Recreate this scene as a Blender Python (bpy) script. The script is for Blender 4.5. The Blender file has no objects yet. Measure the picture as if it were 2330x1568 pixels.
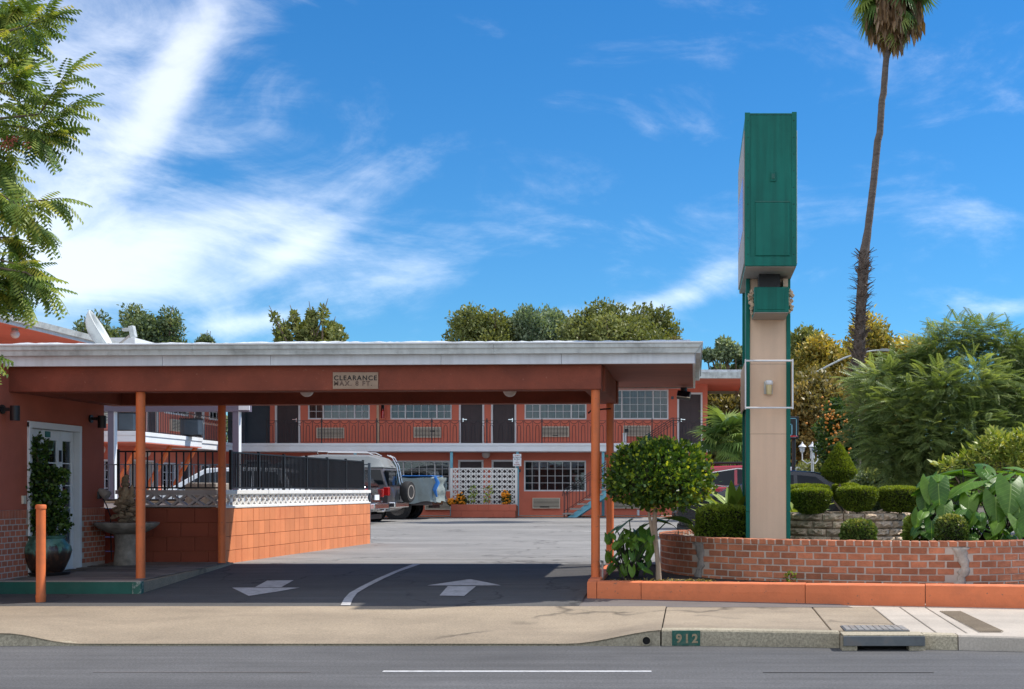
import bpy, math, random
import numpy as np
from mathutils import Vector, Matrix
R = math.radians
rnd = random.Random(7)
rng = np.random.default_rng(11)
scn = bpy.context.scene
col = scn.collection

# ------------------------------------------------------------------ camera
F, CX, CY, H = 2800.0, 1580.0, 1115.0, 1.48      # focal length, principal point (in a 2330 wide frame), eye height
cd = bpy.data.cameras.new('camera'); cam = bpy.data.objects.new('camera', cd); col.objects.link(cam)
cam.location = (0, 0, H); cam.rotation_euler = (R(90), 0, 0)
cd.sensor_width = 36; cd.lens = 36 * F / 2330
cd.shift_x = (1165 - CX) / 2330; cd.shift_y = (CY - 784) / 2330
cd.clip_start = 0.1; cd.clip_end = 2000
scn.camera = cam
scn.view_settings.view_transform = 'Standard'; scn.view_settings.look = 'None'
scn.view_settings.gamma = 1; scn.view_settings.use_curve_mapping = False
scn.view_settings.exposure = EXPO = 1.45
scn.render.engine = 'CYCLES'
scn.cycles.use_denoising = True
scn.cycles.max_bounces = 8
scn.cycles.transparent_max_bounces = 24

def XX(x, d): return (x - CX) * d / F
def ZZ(y, d): return H + (CY - y) * d / F
def W(x, y, d): return Vector((XX(x, d), d, ZZ(y, d)))

# ------------------------------------------------------------------ sun and sky
S = Vector((.74, .27, 1.0)).normalized()
sl = bpy.data.lights.new('sun', 'SUN'); sl.energy = 2.0; sl.angle = R(0.6); sl.color = (1, .94, .85)
so = bpy.data.objects.new('sun', sl); col.objects.link(so); so.rotation_euler = S.to_track_quat('Z', 'Y').to_euler()
so.location = (30, 10, 40)

world = bpy.data.worlds.new('World'); scn.world = world; world.use_nodes = True
nt = world.node_tree; nt.nodes.clear(); N, L = nt.nodes, nt.links
def wn(t, **k):
    n = N.new(t)
    for a, b in k.items(): setattr(n, a, b)
    return n
sky = wn('ShaderNodeTexSky', sky_type='NISHITA', sun_disc=False)
sky.sun_elevation = math.asin(S.z); sky.sun_rotation = math.atan2(S.x, S.y)
sky.altitude = 0; sky.air_density = 1.0; sky.dust_density = 0.0; sky.ozone_density = 6.0
tc = wn('ShaderNodeTexCoord')
def wm(op, a, b=None, c=None, clamp=False):
    n = wn('ShaderNodeMath', operation=op, use_clamp=clamp)
    for i, v in enumerate((a, b, c)):
        if v is None: continue
        if isinstance(v, (int, float)): n.inputs[i].default_value = v
        else: L.new(v, n.inputs[i])
    return n.outputs[0]
def wdot(v, src=None):
    n = wn('ShaderNodeVectorMath', operation='DOT_PRODUCT')
    L.new(src or tc.outputs['Generated'], n.inputs[0]); n.inputs[1].default_value = v
    return n.outputs['Value']
# wispy cirrus: noise stretched along the wind, warped
mp = wn('ShaderNodeMapping'); mp.inputs['Rotation'].default_value = (0, R(-38), 0); mp.inputs['Scale'].default_value = (2.2, 3.0, 6.0)
L.new(tc.outputs['Generated'], mp.inputs[0])
nz = wn('ShaderNodeTexNoise'); nz.inputs['Scale'].default_value = 2.6; nz.inputs['Detail'].default_value = 9; nz.inputs['Roughness'].default_value = .62; nz.inputs['Distortion'].default_value = .7
L.new(mp.outputs[0], nz.inputs['Vector'])
nz2 = wn('ShaderNodeTexNoise'); nz2.inputs['Scale'].default_value = 9; nz2.inputs['Detail'].default_value = 8; nz2.inputs['Roughness'].default_value = .65; nz2.inputs['Distortion'].default_value = .4
mp2 = wn('ShaderNodeMapping'); mp2.inputs['Rotation'].default_value = (0, R(-50), 0); mp2.inputs['Scale'].default_value = (1., 1., 2.2)
L.new(tc.outputs['Generated'], mp2.inputs[0]); L.new(mp2.outputs[0], nz2.inputs['Vector'])
# banks of cloud: (x, y, half length, half width, angle, weight) as directions from the street
banks = [(440, 90, 200, 50, 62, .62), (560, 40, 180, 60, 30, .6), (370, 230, 190, 42, 58, .68), (240, 370, 230, 65, 45, .66), (90, 640, 330, 120, 10, 1.05),
         (330, 560, 300, 95, 10, .66), (480, 500, 380, 90, 12, .6), (690, 560, 150, 32, 28, .75), (700, 600, 330, 60, 10, .45),
         (560, 735, 130, 22, 8, .85), (900, 640, 260, 45, 12, .42), (850, 420, 300, 50, 20, .40), (120, 300, 170, 120, 60, .55), (1600, 640, 120, 34, 24, .95), (1500, 690, 200, 20, 10, .5),
         (1480, 300, 90, 22, -45, .35), (2000, 600, 200, 25, 12, .3), (2290, 700, 110, 22, 10, .7), (-400, 200, 700, 500, 0, 1.0), (-100, 60, 260, 160, 0, .8), (950, 745, 60, 40, 60, .6), (1180, 480, 70, 120, 40, .22),
         (1320, 715, 160, 22, 0, .45)]
tot = None
for (bx, by, hl, hw, an, wt) in banks:
    c = Vector((XX(bx, 1), 1, (CY - by) / F)).normalized()
    e = Vector((1, 0, 0)); e = (e - c * e.dot(c)).normalized(); n_ = e.cross(c).normalized()
    if n_.z < 0: n_ = -n_
    a = R(an); p = e * math.cos(a) + n_ * math.sin(a); q = -e * math.sin(a) + n_ * math.cos(a)
    k = 1 / F * (c.y)
    u = wm('MULTIPLY', wdot(p), 1 / (hl * k)); v = wm('MULTIPLY', wdot(q), 1 / (hw * k))
    r2 = wm('ADD', wm('MULTIPLY', u, u), wm('MULTIPLY', v, v))
    g = wm('MULTIPLY', wm('EXPONENT', wm('MULTIPLY', r2, -.9)), wt)
    g = wm('MULTIPLY', g, wm('GREATER_THAN', wdot(c), 0.0))
    tot = g if tot is None else wm('ADD', tot, g)
def ramp(src, lo, hi):
    n = wn('ShaderNodeMapRange', interpolation_type='SMOOTHSTEP'); L.new(src, n.inputs[0])
    n.inputs[1].default_value = lo; n.inputs[2].default_value = hi
    return n.outputs[0]
wisps = wm('ADD', wm('MULTIPLY', nz.outputs[0], .7), wm('MULTIPLY', nz2.outputs[0], .45))
sepg = wn('ShaderNodeSeparateXYZ'); L.new(tc.outputs['Generated'], sepg.inputs[0])
# unseen thick cloud to the left, overhead and behind, added to brighten shaded fronts
field = ramp(wm('ADD', wm('MULTIPLY', sepg.outputs[0], -.75), wm('MULTIPLY', sepg.outputs[1], -1.0)), -.45, .35)
tot = wm('MAXIMUM', tot, wm('MULTIPLY', field, 1.15))
dens = wm('MULTIPLY', ramp(wm('ADD', wm('MULTIPLY', tot, .50), wm('MULTIPLY', wm('SUBTRACT', wisps, .60), 2.0)), .0, 1.0), wm('ADD', .44, wm('MULTIPLY', field, .48)))
# thin veil everywhere low down, brighter whites in the banks
up = wn('ShaderNodeSeparateXYZ'); L.new(tc.outputs['Generated'], up.inputs[0])
veil = wm('MULTIPLY', wm('EXPONENT', wm('MULTIPLY', wm('ABSOLUTE', up.outputs[2]), -9.0)), .10)
dens = wm('MINIMUM', wm('ADD', dens, veil), 1.0)
hs = wn('ShaderNodeHueSaturation'); L.new(sky.outputs[0], hs.inputs['Color']); hs.inputs['Saturation'].default_value = 1.12; hs.inputs['Value'].default_value = 1.0; hs.inputs['Hue'].default_value = .5
# keep the low sky blue instead of yellow
lowf = wm('EXPONENT', wm('MULTIPLY', wm('ABSOLUTE', up.outputs[2]), -5.5))
tint = wn('ShaderNodeMix', data_type='RGBA'); L.new(lowf, tint.inputs[0]); tint.inputs[6].default_value = (.145, .372, .46, 1); tint.inputs[7].default_value = (.125, .30, .375, 1)
ml = wn('ShaderNodeMix', data_type='RGBA', blend_type='MULTIPLY'); ml.inputs[0].default_value = 1; L.new(hs.outputs[0], ml.inputs[6]); L.new(tint.outputs[2], ml.inputs[7])
mx = wn('ShaderNodeMix', data_type='RGBA'); L.new(dens, mx.inputs[0]); L.new(ml.outputs[2], mx.inputs[6]); mx.inputs[7].default_value = (6.0, 5.9, 5.75, 1)
bg = wn('ShaderNodeBackground'); L.new(mx.outputs[2], bg.inputs[0]); bg.inputs[1].default_value = .12
wo = wn('ShaderNodeOutputWorld'); L.new(bg.outputs[0], wo.inputs[0])

# ------------------------------------------------------------------ materials
def base_mat(name):
    m = bpy.data.materials.new(name); m.use_nodes = True
    t = m.node_tree; b = t.nodes['Principled BSDF']
    return m, t, b
def tnode(t, ty, **k):
    n = t.nodes.new(ty)
    for a, b in k.items(): setattr(n, a, b)
    return n
def noise(t, scale, detail=4, rough=.55, vec=None, stretch=None, dist=0):
    n = tnode(t, 'ShaderNodeTexNoise'); n.inputs['Scale'].default_value = scale; n.inputs['Detail'].default_value = detail; n.inputs['Roughness'].default_value = rough; n.inputs['Distortion'].default_value = dist
    if vec is None:
        g = tnode(t, 'ShaderNodeNewGeometry'); vec = g.outputs['Position']
    if stretch:
        mp = tnode(t, 'ShaderNodeMapping'); mp.inputs['Scale'].default_value = stretch; t.links.new(vec, mp.inputs[0]); vec = mp.outputs[0]
    t.links.new(vec, n.inputs['Vector'])
    return n.outputs[0]
def mrange(t, src, a, b, lo=0., hi=1.):
    n = tnode(t, 'ShaderNodeMapRange'); t.links.new(src, n.inputs[0])
    for i, v in zip((1, 2, 3, 4), (a, b, lo, hi)): n.inputs[i].default_value = v
    return n.outputs[0]
def mixc(t, f, a, b, mode='MIX'):
    n = tnode(t, 'ShaderNodeMix', data_type='RGBA', blend_type=mode)
    for i, v in ((0, f), (6, a), (7, b)):
        if isinstance(v, (int, float)): n.inputs[i].default_value = v
        elif isinstance(v, tuple): n.inputs[i].default_value = (*v[:3], 1)
        else: t.links.new(v, n.inputs[i])
    return n.outputs[2]
def scalec(t, c, f):     # colour times scalar socket
    n = tnode(t, 'ShaderNodeVectorMath', operation='SCALE')
    if isinstance(c, tuple): n.inputs[0].default_value = c[:3]
    else: t.links.new(c, n.inputs[0])
    t.links.new(f, n.inputs['Scale']); return n.outputs[0]
def bumpit(t, b, h, strength, dist=.01):
    n = tnode(t, 'ShaderNodeBump'); n.inputs['Strength'].default_value = strength; n.inputs['Distance'].default_value = dist
    t.links.new(h, n.inputs['Height']); t.links.new(n.outputs[0], b.inputs['Normal'])
def mat(name, c, rough=.8, var=.12, scale=3, metal=0, bump=0, bscale=60, bdist=.004, streak=0, dirt=None, dirtamt=0, dirtscale=1.2, perobj=0, spec=.5, stretch=None, coat=0, fine=0, chips=None):
    m, t, b = base_mat(name)
    n = noise(t, scale, 5, .6, stretch=stretch)
    o = scalec(t, c, mrange(t, n, .3, .7, 1 - var, 1 + var))
    if fine: o = scalec(t, o, mrange(t, noise(t, 160, 2), .3, .7, 1 - fine, 1 + fine))
    if streak: o = scalec(t, o, mrange(t, noise(t, 14, 3, stretch=(1, 1, .06)), .35, .65, 1 - streak, 1 + streak * .5))
    if perobj:
        oi = tnode(t, 'ShaderNodeObjectInfo'); o = scalec(t, o, mrange(t, oi.outputs['Random'], 0, 1, 1 - perobj, 1 + perobj))
    if dirt: o = mixc(t, mrange(t, noise(t, dirtscale, 7, .65), .5, .72, 0, dirtamt), o, dirt)
    if chips: o = mixc(t, mrange(t, noise(t, 22, 5, .6), .66, .69, 0, .8), o, chips)
    t.links.new(o, b.inputs['Base Color'])
    b.inputs['Roughness'].default_value = rough; b.inputs['Metallic'].default_value = metal
    b.inputs['Specular IOR Level'].default_value = spec
    if coat: b.inputs['Coat Weight'].default_value = coat; b.inputs['Coat Roughness'].default_value = .05
    if bump: bumpit(t, b, noise(t, bscale, 4, .6), bump, bdist)
    return m
M = {}
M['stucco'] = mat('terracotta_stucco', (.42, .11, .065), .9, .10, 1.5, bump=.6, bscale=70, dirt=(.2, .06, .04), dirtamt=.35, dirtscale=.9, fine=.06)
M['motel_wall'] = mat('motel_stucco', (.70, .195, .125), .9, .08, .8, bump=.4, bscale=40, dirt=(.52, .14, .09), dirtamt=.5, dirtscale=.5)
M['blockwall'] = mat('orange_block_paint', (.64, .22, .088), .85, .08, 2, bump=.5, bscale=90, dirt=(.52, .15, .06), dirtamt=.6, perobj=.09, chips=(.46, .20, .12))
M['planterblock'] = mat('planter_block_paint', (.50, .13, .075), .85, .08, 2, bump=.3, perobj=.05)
M['porchblock'] = mat('dark_red_block_paint', (.26, .062, .032), .85, .12, 2, bump=.5, bscale=90, dirt=(.16, .04, .025), dirtamt=.5, perobj=.08)  # orange block paint, darkened to carry the porch shade in its colour
M['blockjoint'] = mat('block_joint', (.36, .11, .05), .9)
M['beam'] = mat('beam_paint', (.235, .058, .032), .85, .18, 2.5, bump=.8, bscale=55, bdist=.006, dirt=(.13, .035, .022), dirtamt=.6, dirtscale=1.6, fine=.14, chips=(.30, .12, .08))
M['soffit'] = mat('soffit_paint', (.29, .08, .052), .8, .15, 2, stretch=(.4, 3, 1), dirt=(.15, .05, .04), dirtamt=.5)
M['post'] = mat('post_paint', (.68, .165, .045), .55, .08, 3, bump=.15, bscale=30, dirt=(.35, .11, .05), dirtamt=.5, dirtscale=4, streak=.10, chips=(.30, .11, .06))
M['kerbpaint'] = mat('kerb_paint', (.68, .19, .075), .75, .08, 3, bump=.7, bscale=35, bdist=.006, dirt=(.42, .13, .06), dirtamt=.6, dirtscale=2.2, chips=(.20, .12, .09))
M['white'] = mat('white_paint', (.74, .76, .78), .6, .04, 3, dirt=(.45, .45, .42), dirtamt=.25, dirtscale=2)
M['gutter'] = mat('gutter_metal', (.55, .58, .57), .45, .05, 2, dirt=(.13, .13, .12), dirtamt=.7, dirtscale=2.6, streak=.1)
M['fascia'] = mat('fascia_board', (.68, .71, .76), .65, .05, 1.5, streak=.08, dirt=(.4, .38, .35), dirtamt=.3, dirtscale=2.2)
M['membrane'] = mat('roof_membrane', (.62, .66, .70), .5, .2, 6, bump=1, bscale=9, bdist=.02, dirt=(.25, .25, .25), dirtamt=.5, dirtscale=5)
M['slabwhite'] = mat('balcony_edge_paint', (.72, .75, .78), .7, .04, 2, bump=.4, bscale=12, dirt=(.5, .42, .33), dirtamt=.3, dirtscale=.8)
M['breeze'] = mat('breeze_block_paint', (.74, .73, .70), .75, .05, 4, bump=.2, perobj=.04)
M['breezeshade'] = mat('breeze_block_grey', (.42, .38, .37), .8, .08, 4, bump=.2, perobj=.05)  # white breeze block with the porch shade put into the colour
M['green'] = mat('green_sign_metal', (.003, .145, .11), .5, .14, 1.2, streak=.18, dirt=(.02, .20, .155), dirtamt=.35, dirtscale=1.1, spec=.25)
M['greenrust'] = mat('green_trim', (.005, .12, .09), .45, .1, 3, streak=.15)
M['peach'] = mat('peach_panel', (.76, .55, .39), .8, .04, 1.2, streak=.04, dirt=(.60, .44, .33), dirtamt=.3, dirtscale=1.3, fine=.03)
M['stepgreen'] = mat('step_paint', (.008, .10, .075), .6, .15, 5, dirt=(.05, .12, .1), dirtamt=.5, dirtscale=4, bump=.3)
M['tin'] = mat('sheet_metal', (.33, .30, .27), .55, .15, 3)
M['dark'] = mat('dark_metal', (.012, .012, .014), .45, .1)
M['iron'] = mat('black_iron', (.012, .014, .018), .4, .2, 8)
M['bluefence'] = mat('slate_fence_metal', (.05, .075, .10), .4, .1)
M['rail'] = mat('railing_iron', (.02, .02, .025), .5, .15)
M['bluepost'] = mat('light_blue_paint', (.16, .42, .52), .6, .08, 5)
M['tan'] = mat('tan_paint', (.55, .40, .27), .6, .05)
M['cream'] = mat('cream_metal', (.68, .62, .50), .6, .06)
M['lav'] = mat('lavender_paint', (.14, .12, .165), .7, .08, 2)
M['door'] = mat('brown_door', (.050, .034, .038), .55, .1, 4)
M['chrome'] = mat('chrome', (.75, .75, .77), .18, .02, metal=1)
M['rubber'] = mat('rubber', (.018, .018, .019), .8, .15)
M['berry'] = mat('dull_red_berries', (.30, .07, .035), .6, .2)
M['red'] = mat('red_lens', (.45, .01, .012), .15, .1, coat=.6)
M['redpaint'] = mat('red_car_paint', (.42, .022, .045), .3, .04, coat=.8)
M['blackpaint'] = mat('black_car_paint', (.012, .014, .020), .2, .05, coat=.8)
M['silver'] = mat('silver_car_paint', (.48, .50, .52), .3, .04, metal=.4, coat=.6)
M['greypaint'] = mat('grey_van_paint', (.10, .09, .095), .28, .05, metal=.4, coat=.6)
M['vantop'] = mat('pale_van_top', (.27, .29, .29), .35, .06, coat=.4)
M['whitepaint'] = mat('white_car_paint', (.72, .74, .76), .3, .03, coat=.7)
M['tarp'] = mat('grey_tarp', (.22, .27, .275), .7, .12, 2, bump=.8, bscale=5, bdist=.05)
M['bluetarp'] = mat('blue_tarp', (.02, .16, .50), .5, .12, 4)
M['glass_dark'] = mat('tinted_glass', (.010, .013, .016), .06, .1, spec=.35)
M['globe'] = mat('opal_globe', (.70, .62, .58), .35, .02)
M['bark'] = mat('bark', (.16, .115, .08), .95, .3, 8, bump=1, bscale=25, bdist=.02, stretch=(1, 1, .3))
M['barkpale'] = mat('pale_bark', (.34, .26, .19), .9, .2, 10, bump=.8, bscale=40, bdist=.01, stretch=(1, 1, .3))
M['palmbark'] = mat('palm_bark', (.12, .095, .08), .95, .3, 3, bump=1, bscale=8, bdist=.05, stretch=(1, 1, 4))
M['palmboot'] = mat('palm_boots', (.17, .135, .115), .95, .4, 6, bump=1, bscale=12, bdist=.04)
M['soil'] = mat('soil', (.045, .032, .024), 1, .4, 12, bump=1, bscale=40, bdist=.02)
M['mortar'] = mat('mortar', (.50, .43, .37), .95, .15, 6, bump=.8, bscale=60, dirt=(.25, .2, .17), dirtamt=.5, dirtscale=3)
M['brick'] = mat('red_brick', (.42, .155, .08), .9, .2, 9, bump=1, bscale=60, bdist=.008, perobj=.30, dirt=(.22, .09, .06), dirtamt=.4, dirtscale=3.5)
M['brickoffice'] = mat('office_brick', (.46, .14, .075), .9, .14, 9, bump=.7, bscale=60, bdist=.004, perobj=.18)
M['patch'] = mat('cement_patch', (.26, .24, .22), .95, .3, 10, bump=1, bscale=30, bdist=.015)
M['patchpale'] = mat('pale_cement_patch', (.42, .38, .33), .95, .25, 10, bump=1, bscale=30, bdist=.015)
M['stone'] = mat('split_face_stone', (.56, .43, .31), .95, .30, 9, bump=1, bscale=22, bdist=.03, perobj=.25, fine=.1)
M['fountain'] = mat('fountain_stone', (.27, .235, .195), .85, .35, 9, bump=1, bscale=30, bdist=.015)
M['rock'] = mat('tan_rock', (.28, .20, .125), .9, .35, 12, bump=1, bscale=40, bdist=.012, perobj=.35)
M['potglaze'] = mat('green_glaze', (.03, .105, .085), .25, .3, 5, coat=.5)
M['stepchip'] = mat('chipped_step_paint', (.03, .12, .09), .7, .2, 5, dirt=(.6, .58, .52), dirtamt=.95, dirtscale=14)
M['clearsign'] = mat('tan_sign_plate', (.34, .24, .17), .7, .08, 4, dirt=(.24, .15, .1), dirtamt=.4, dirtscale=6)
M['ink'] = mat('black_ink', (.02, .018, .018), .8, .4, 30)
M['inkfaded'] = mat('faded_ink', (.14, .09, .07), .8, .4, 30)
M['inknavy'] = mat('navy_ink', (.03, .035, .10), .8, .1)
M['inkred'] = mat('red_ink', (.35, .04, .05), .8, .1)
M['inktan'] = mat('worn_tan_paint', (.30, .24, .15), .9, .3, 40)
M['kerbgreen'] = mat('kerb_green_paint', (.02, .10, .075), .85, .2, 10, dirt=(.2, .2, .15), dirtamt=.5, dirtscale=18)
M['steel'] = mat('worn_steel', (.15, .165, .175), .5, .25, 5, metal=.5, dirt=(.2, .12, .07), dirtamt=.5, dirtscale=5)
M['grate'] = mat('grate_steel', (.30, .29, .27), .6, .25, 9, metal=.3, dirt=(.3, .18, .1), dirtamt=.5, dirtscale=7)
M['void'] = mat('drain_shadow', (.01, .01, .01), 1)
M['orangefruit'] = mat('orange_fruit', (.65, .25, .03), .5, .15)
M['marigold'] = mat('marigold', (.85, .30, .01), .7, .2, 30)
M['deck'] = mat('plank_tiles', (.17, .145, .125), .85, .2, 8, perobj=.28, stretch=(.3, 3, 1), bump=.3)
M['lampglass'] = mat('amber_lamp_glass', (.62, .52, .28), .3, .1)
M['planterred'] = M['planterblock']
M['white_mark'] = mat('worn_road_paint', (.46, .46, .47), .8, .10, 8, dirt=(.18, .18, .18), dirtamt=.75, dirtscale=12)
M['road_white'] = mat('road_line_paint', (.68, .68, .68), .8, .12, 12, dirt=(.25, .25, .25), dirtamt=.6, dirtscale=14)

def potmat():
    m, t, b = base_mat('dripping_green_brown_glaze')
    g = tnode(t, 'ShaderNodeNewGeometry'); sp = tnode(t, 'ShaderNodeSeparateXYZ'); t.links.new(g.outputs['Position'], sp.inputs[0])
    ad = tnode(t, 'ShaderNodeMath', operation='ADD'); t.links.new(sp.outputs[2], ad.inputs[0]); t.links.new(mrange(t, noise(t, 9, 5, .7, stretch=(1, 1, .25)), .3, .7, -.16, .16), ad.inputs[1])
    k = mrange(t, ad.outputs[0], .70, .76)
    lo = mixc(t, mrange(t, noise(t, 16, 4, stretch=(1, 1, .4)), .5, .6), (.028, .016, .012), (.09, .04, .02))
    hi = mixc(t, mrange(t, noise(t, 12, 4), .4, .6), (.03, .11, .085), (.10, .22, .17))
    t.links.new(mixc(t, k, lo, hi), b.inputs['Base Color']); b.inputs['Roughness'].default_value = .35; b.inputs['Coat Weight'].default_value = .3
    return m
M['potglaze'] = potmat()
def glass_mat():
    m = bpy.data.materials.new('window_glass'); m.use_nodes = True; t = m.node_tree; t.nodes.clear()
    tr = tnode(t, 'ShaderNodeBsdfTransparent'); tr.inputs[0].default_value = (.62, .66, .68, 1)
    gl = tnode(t, 'ShaderNodeBsdfGlossy'); gl.inputs['Roughness'].default_value = .02; gl.inputs[0].default_value = (.9, .95, 1, 1)
    fr = tnode(t, 'ShaderNodeFresnel'); fr.inputs[0].default_value = 1.6
    bp = tnode(t, 'ShaderNodeBump'); bp.inputs['Strength'].default_value = .12; bp.inputs['Distance'].default_value = .02
    t.links.new(noise(t, 1.5, 2), bp.inputs['Height']); t.links.new(bp.outputs[0], gl.inputs['Normal'])
    mx = tnode(t, 'ShaderNodeMixShader'); t.links.new(mrange(t, fr.outputs[0], 0, 1, .0, 1), mx.inputs[0])
    t.links.new(tr.outputs[0], mx.inputs[1]); t.links.new(gl.outputs[0], mx.inputs[2])
    o = tnode(t, 'ShaderNodeOutputMaterial'); t.links.new(mx.outputs[0], o.inputs[0]); return m
M['glass'] = glass_mat()
def lampclear():
    m, t, b = base_mat('clear_lamp_glass'); b.inputs['Base Color'].default_value = (.75, .76, .74, 1); b.inputs['Roughness'].default_value = .2; b.inputs['Transmission Weight'].default_value = .5; return m
M['clear'] = lampclear()
def curtain(name, a, b_, sc=30, ax=(1, 1, 0)):
    m, t, b = base_mat(name)
    g = tnode(t, 'ShaderNodeNewGeometry'); d = tnode(t, 'ShaderNodeVectorMath', operation='DOT_PRODUCT'); t.links.new(g.outputs['Position'], d.inputs[0]); d.inputs[1].default_value = ax
    cx = tnode(t, 'ShaderNodeCombineXYZ'); t.links.new(d.outputs['Value'], cx.inputs[0])
    n = noise(t, sc, 3, .7, vec=cx.outputs[0])
    t.links.new(mixc(t, mrange(t, n, .38, .62), a, b_), b.inputs['Base Color']); b.inputs['Roughness'].default_value = .9
    bumpit(t, b, n, .8, .03)
    return m
M['curtain'] = curtain('striped_curtain', (.07, .055, .05), (.48, .40, .33), 26)
M['curtain_pale'] = curtain('pale_curtain', (.30, .30, .26), (.62, .60, .50), 9)
M['curtain_warm'] = curtain('warm_curtain', (.16, .12, .09), (.50, .40, .30), 15)
M['curtain_grey'] = curtain('grey_curtain', (.10, .11, .11), (.36, .38, .37), 19)
M['curtain_dark'] = curtain('dark_curtain', (.05, .045, .045), (.24, .20, .18), 26)
def asphalt(name, c, speck, dirt=None, cracks=0, dark=None, oil=0):
    m, t, b = base_mat(name)
    n1 = noise(t, 48, 6, .85); n2 = noise(t, .5, 6, .6, stretch=(.35, 1, 1)); n3 = noise(t, 2.2, 5, .6)
    o = scalec(t, c, mrange(t, n1, .3, .72, 1 - speck, 1 + speck * 1.6))
    o = scalec(t, o, mrange(t, n2, .35, .65, .80, 1.2)); o = scalec(t, o, mrange(t, n3, .3, .7, .92, 1.08))
    if dirt: o = mixc(t, mrange(t, noise(t, 1.1, 6, .7, stretch=(.4, 1.2, 1)), .52, .74, 0, .55), o, dirt)
    if oil:
        o = mixc(t, mrange(t, noise(t, 1.7, 3, .5), .66, .74, 0, oil), o, (.03, .03, .032))
        o = scalec(t, o, mrange(t, noise(t, 3.0, 4, .6, stretch=(.12, 2.5, 1)), .35, .65, .86, 1.12))
    if cracks:
        v = tnode(t, 'ShaderNodeTexVoronoi', feature='DISTANCE_TO_EDGE'); v.inputs['Scale'].default_value = cracks
        g = tnode(t, 'ShaderNodeNewGeometry'); wv = tnode(t, 'ShaderNodeVectorMath', operation='ADD'); t.links.new(g.outputs['Position'], wv.inputs[0])
        nn = tnode(t, 'ShaderNodeTexNoise'); nn.inputs['Scale'].default_value = 1.2; nn.inputs['Detail'].default_value = 6; t.links.new(g.outputs['Position'], nn.inputs['Vector'])
        sc_ = tnode(t, 'ShaderNodeVectorMath', operation='SCALE'); sc_.inputs['Scale'].default_value = 1.6; t.links.new(nn.outputs['Color'], sc_.inputs[0]); t.links.new(sc_.outputs[0], wv.inputs[1])
        t.links.new(wv.outputs[0], v.inputs['Vector'])
        msk = mrange(t, v.outputs['Distance'], .0, .02, 1, 0); n4 = mrange(t, noise(t, .7, 3), .46, .56, 0, .85)
        mm = tnode(t, 'ShaderNodeMath', operation='MULTIPLY'); t.links.new(msk, mm.inputs[0]); t.links.new(n4, mm.inputs[1])
        o = mixc(t, mm.outputs[0], o, (c[0] * .3, c[1] * .3, c[2] * .3))
    t.links.new(o, b.inputs['Base Color']); b.inputs['Roughness'].default_value = .88
    bumpit(t, b, n1, .5, .004)
    return m
M['road'] = asphalt('road_asphalt', (.078, .078, .080), .7, (.07, .07, .07), oil=.2)
M['lot'] = asphalt('lot_asphalt', (.215, .21, .20), .22, (.12, .115, .11), cracks=.35, oil=.45)
M['driveway'] = asphalt('driveway_asphalt', (.07, .069, .068), .3, (.11, .105, .10), cracks=.5, oil=.3)  # dark sealcoat, with some of the carport shade put into its colour
M['strip'] = asphalt('strip_asphalt', (.135, .12, .115), .15, (.2, .17, .15))
M['concrete'] = asphalt('sidewalk_concrete', (.265, .215, .155), .34, (.17, .135, .10), cracks=.22)
M['concretepale'] = asphalt('pale_concrete', (.40, .355, .30), .2, (.32, .29, .25))
M['kerb'] = asphalt('kerb_concrete', (.33, .29, .21), .6, (.20, .17, .12))
M['ground'] = asphalt('ground_earth', (.10, .085, .06), .3)
def leafmat(name, stops, rough=.45, trans=.35, spec=.4):
    m, t, b = base_mat(name)
    a = tnode(t, 'ShaderNodeAttribute', attribute_name='rnd')
    cr = tnode(t, 'ShaderNodeValToRGB'); e = cr.color_ramp.elements
    while len(e) < len(stops): e.new(.5)
    for i, (p, c) in enumerate(stops): e[i].position = p; e[i].color = (*c, 1)
    t.links.new(a.outputs['Fac'], cr.inputs[0]); t.links.new(cr.outputs[0], b.inputs['Base Color'])
    b.inputs['Roughness'].default_value = rough; b.inputs['Specular IOR Level'].default_value = spec
    tl = tnode(t, 'ShaderNodeBsdfTranslucent'); t.links.new(mixc(t, 1.0, cr.outputs[0], (1.0, .95, .35), 'MULTIPLY'), tl.inputs[0])
    sc2 = tnode(t, 'ShaderNodeMixShader'); sc2.inputs[0].default_value = trans
    o = t.nodes['Material Output']; t.links.new(b.outputs[0], sc2.inputs[1]); t.links.new(tl.outputs[0], sc2.inputs[2]); t.links.new(sc2.outputs[0], o.inputs[0])
    return m
M['l_round'] = leafmat('round_tree_leaves', [(0, (0.025, 0.056, 0.013)), (0.5, (0.062, 0.138, 0.021)), (0.72, (0.200, 0.300, 0.025)), (1, (0.688, 0.725, 0.062))])
M['l_hedge'] = leafmat('clipped_hedge_leaves', [(0, (0.046, 0.069, 0.011)), (0.4, (0.161, 0.230, 0.023)), (1, (0.483, 0.552, 0.057))])
M['l_box'] = leafmat('boxwood_leaves', [(0, (0.052, 0.091, 0.013)), (0.45, (0.195, 0.299, 0.033)), (1, (0.598, 0.715, 0.091))])
M['l_varieg'] = leafmat('variegated_leaves', [(0, (0.042, 0.084, 0.014)), (.5, (0.126, 0.196, 0.042)), (.8, (0.420, 0.420, 0.112)), (1, (0.630, 0.588, 0.252))])
M['l_feather'] = leafmat('feathery_leaves', [(0, (0.062, 0.105, 0.037)), (0.45, (0.185, 0.265, 0.099)), (0.8, (0.394, 0.481, 0.185)), (1, (0.665, 0.715, 0.370))], trans=0.42)
M['l_yshrub'] = leafmat('yellow_green_leaves', [(0, (0.125, 0.188, 0.025)), (.5, (0.275, 0.362, 0.062)), (1, (0.562, 0.562, 0.125))])
M['l_pist'] = leafmat('pistache_leaves', [(0, (0.069, 0.125, 0.031)), (0.5, (0.175, 0.275, 0.056)), (0.85, (0.400, 0.475, 0.100)), (1, (0.700, 0.625, 0.125))], trans=0.42)
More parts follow.
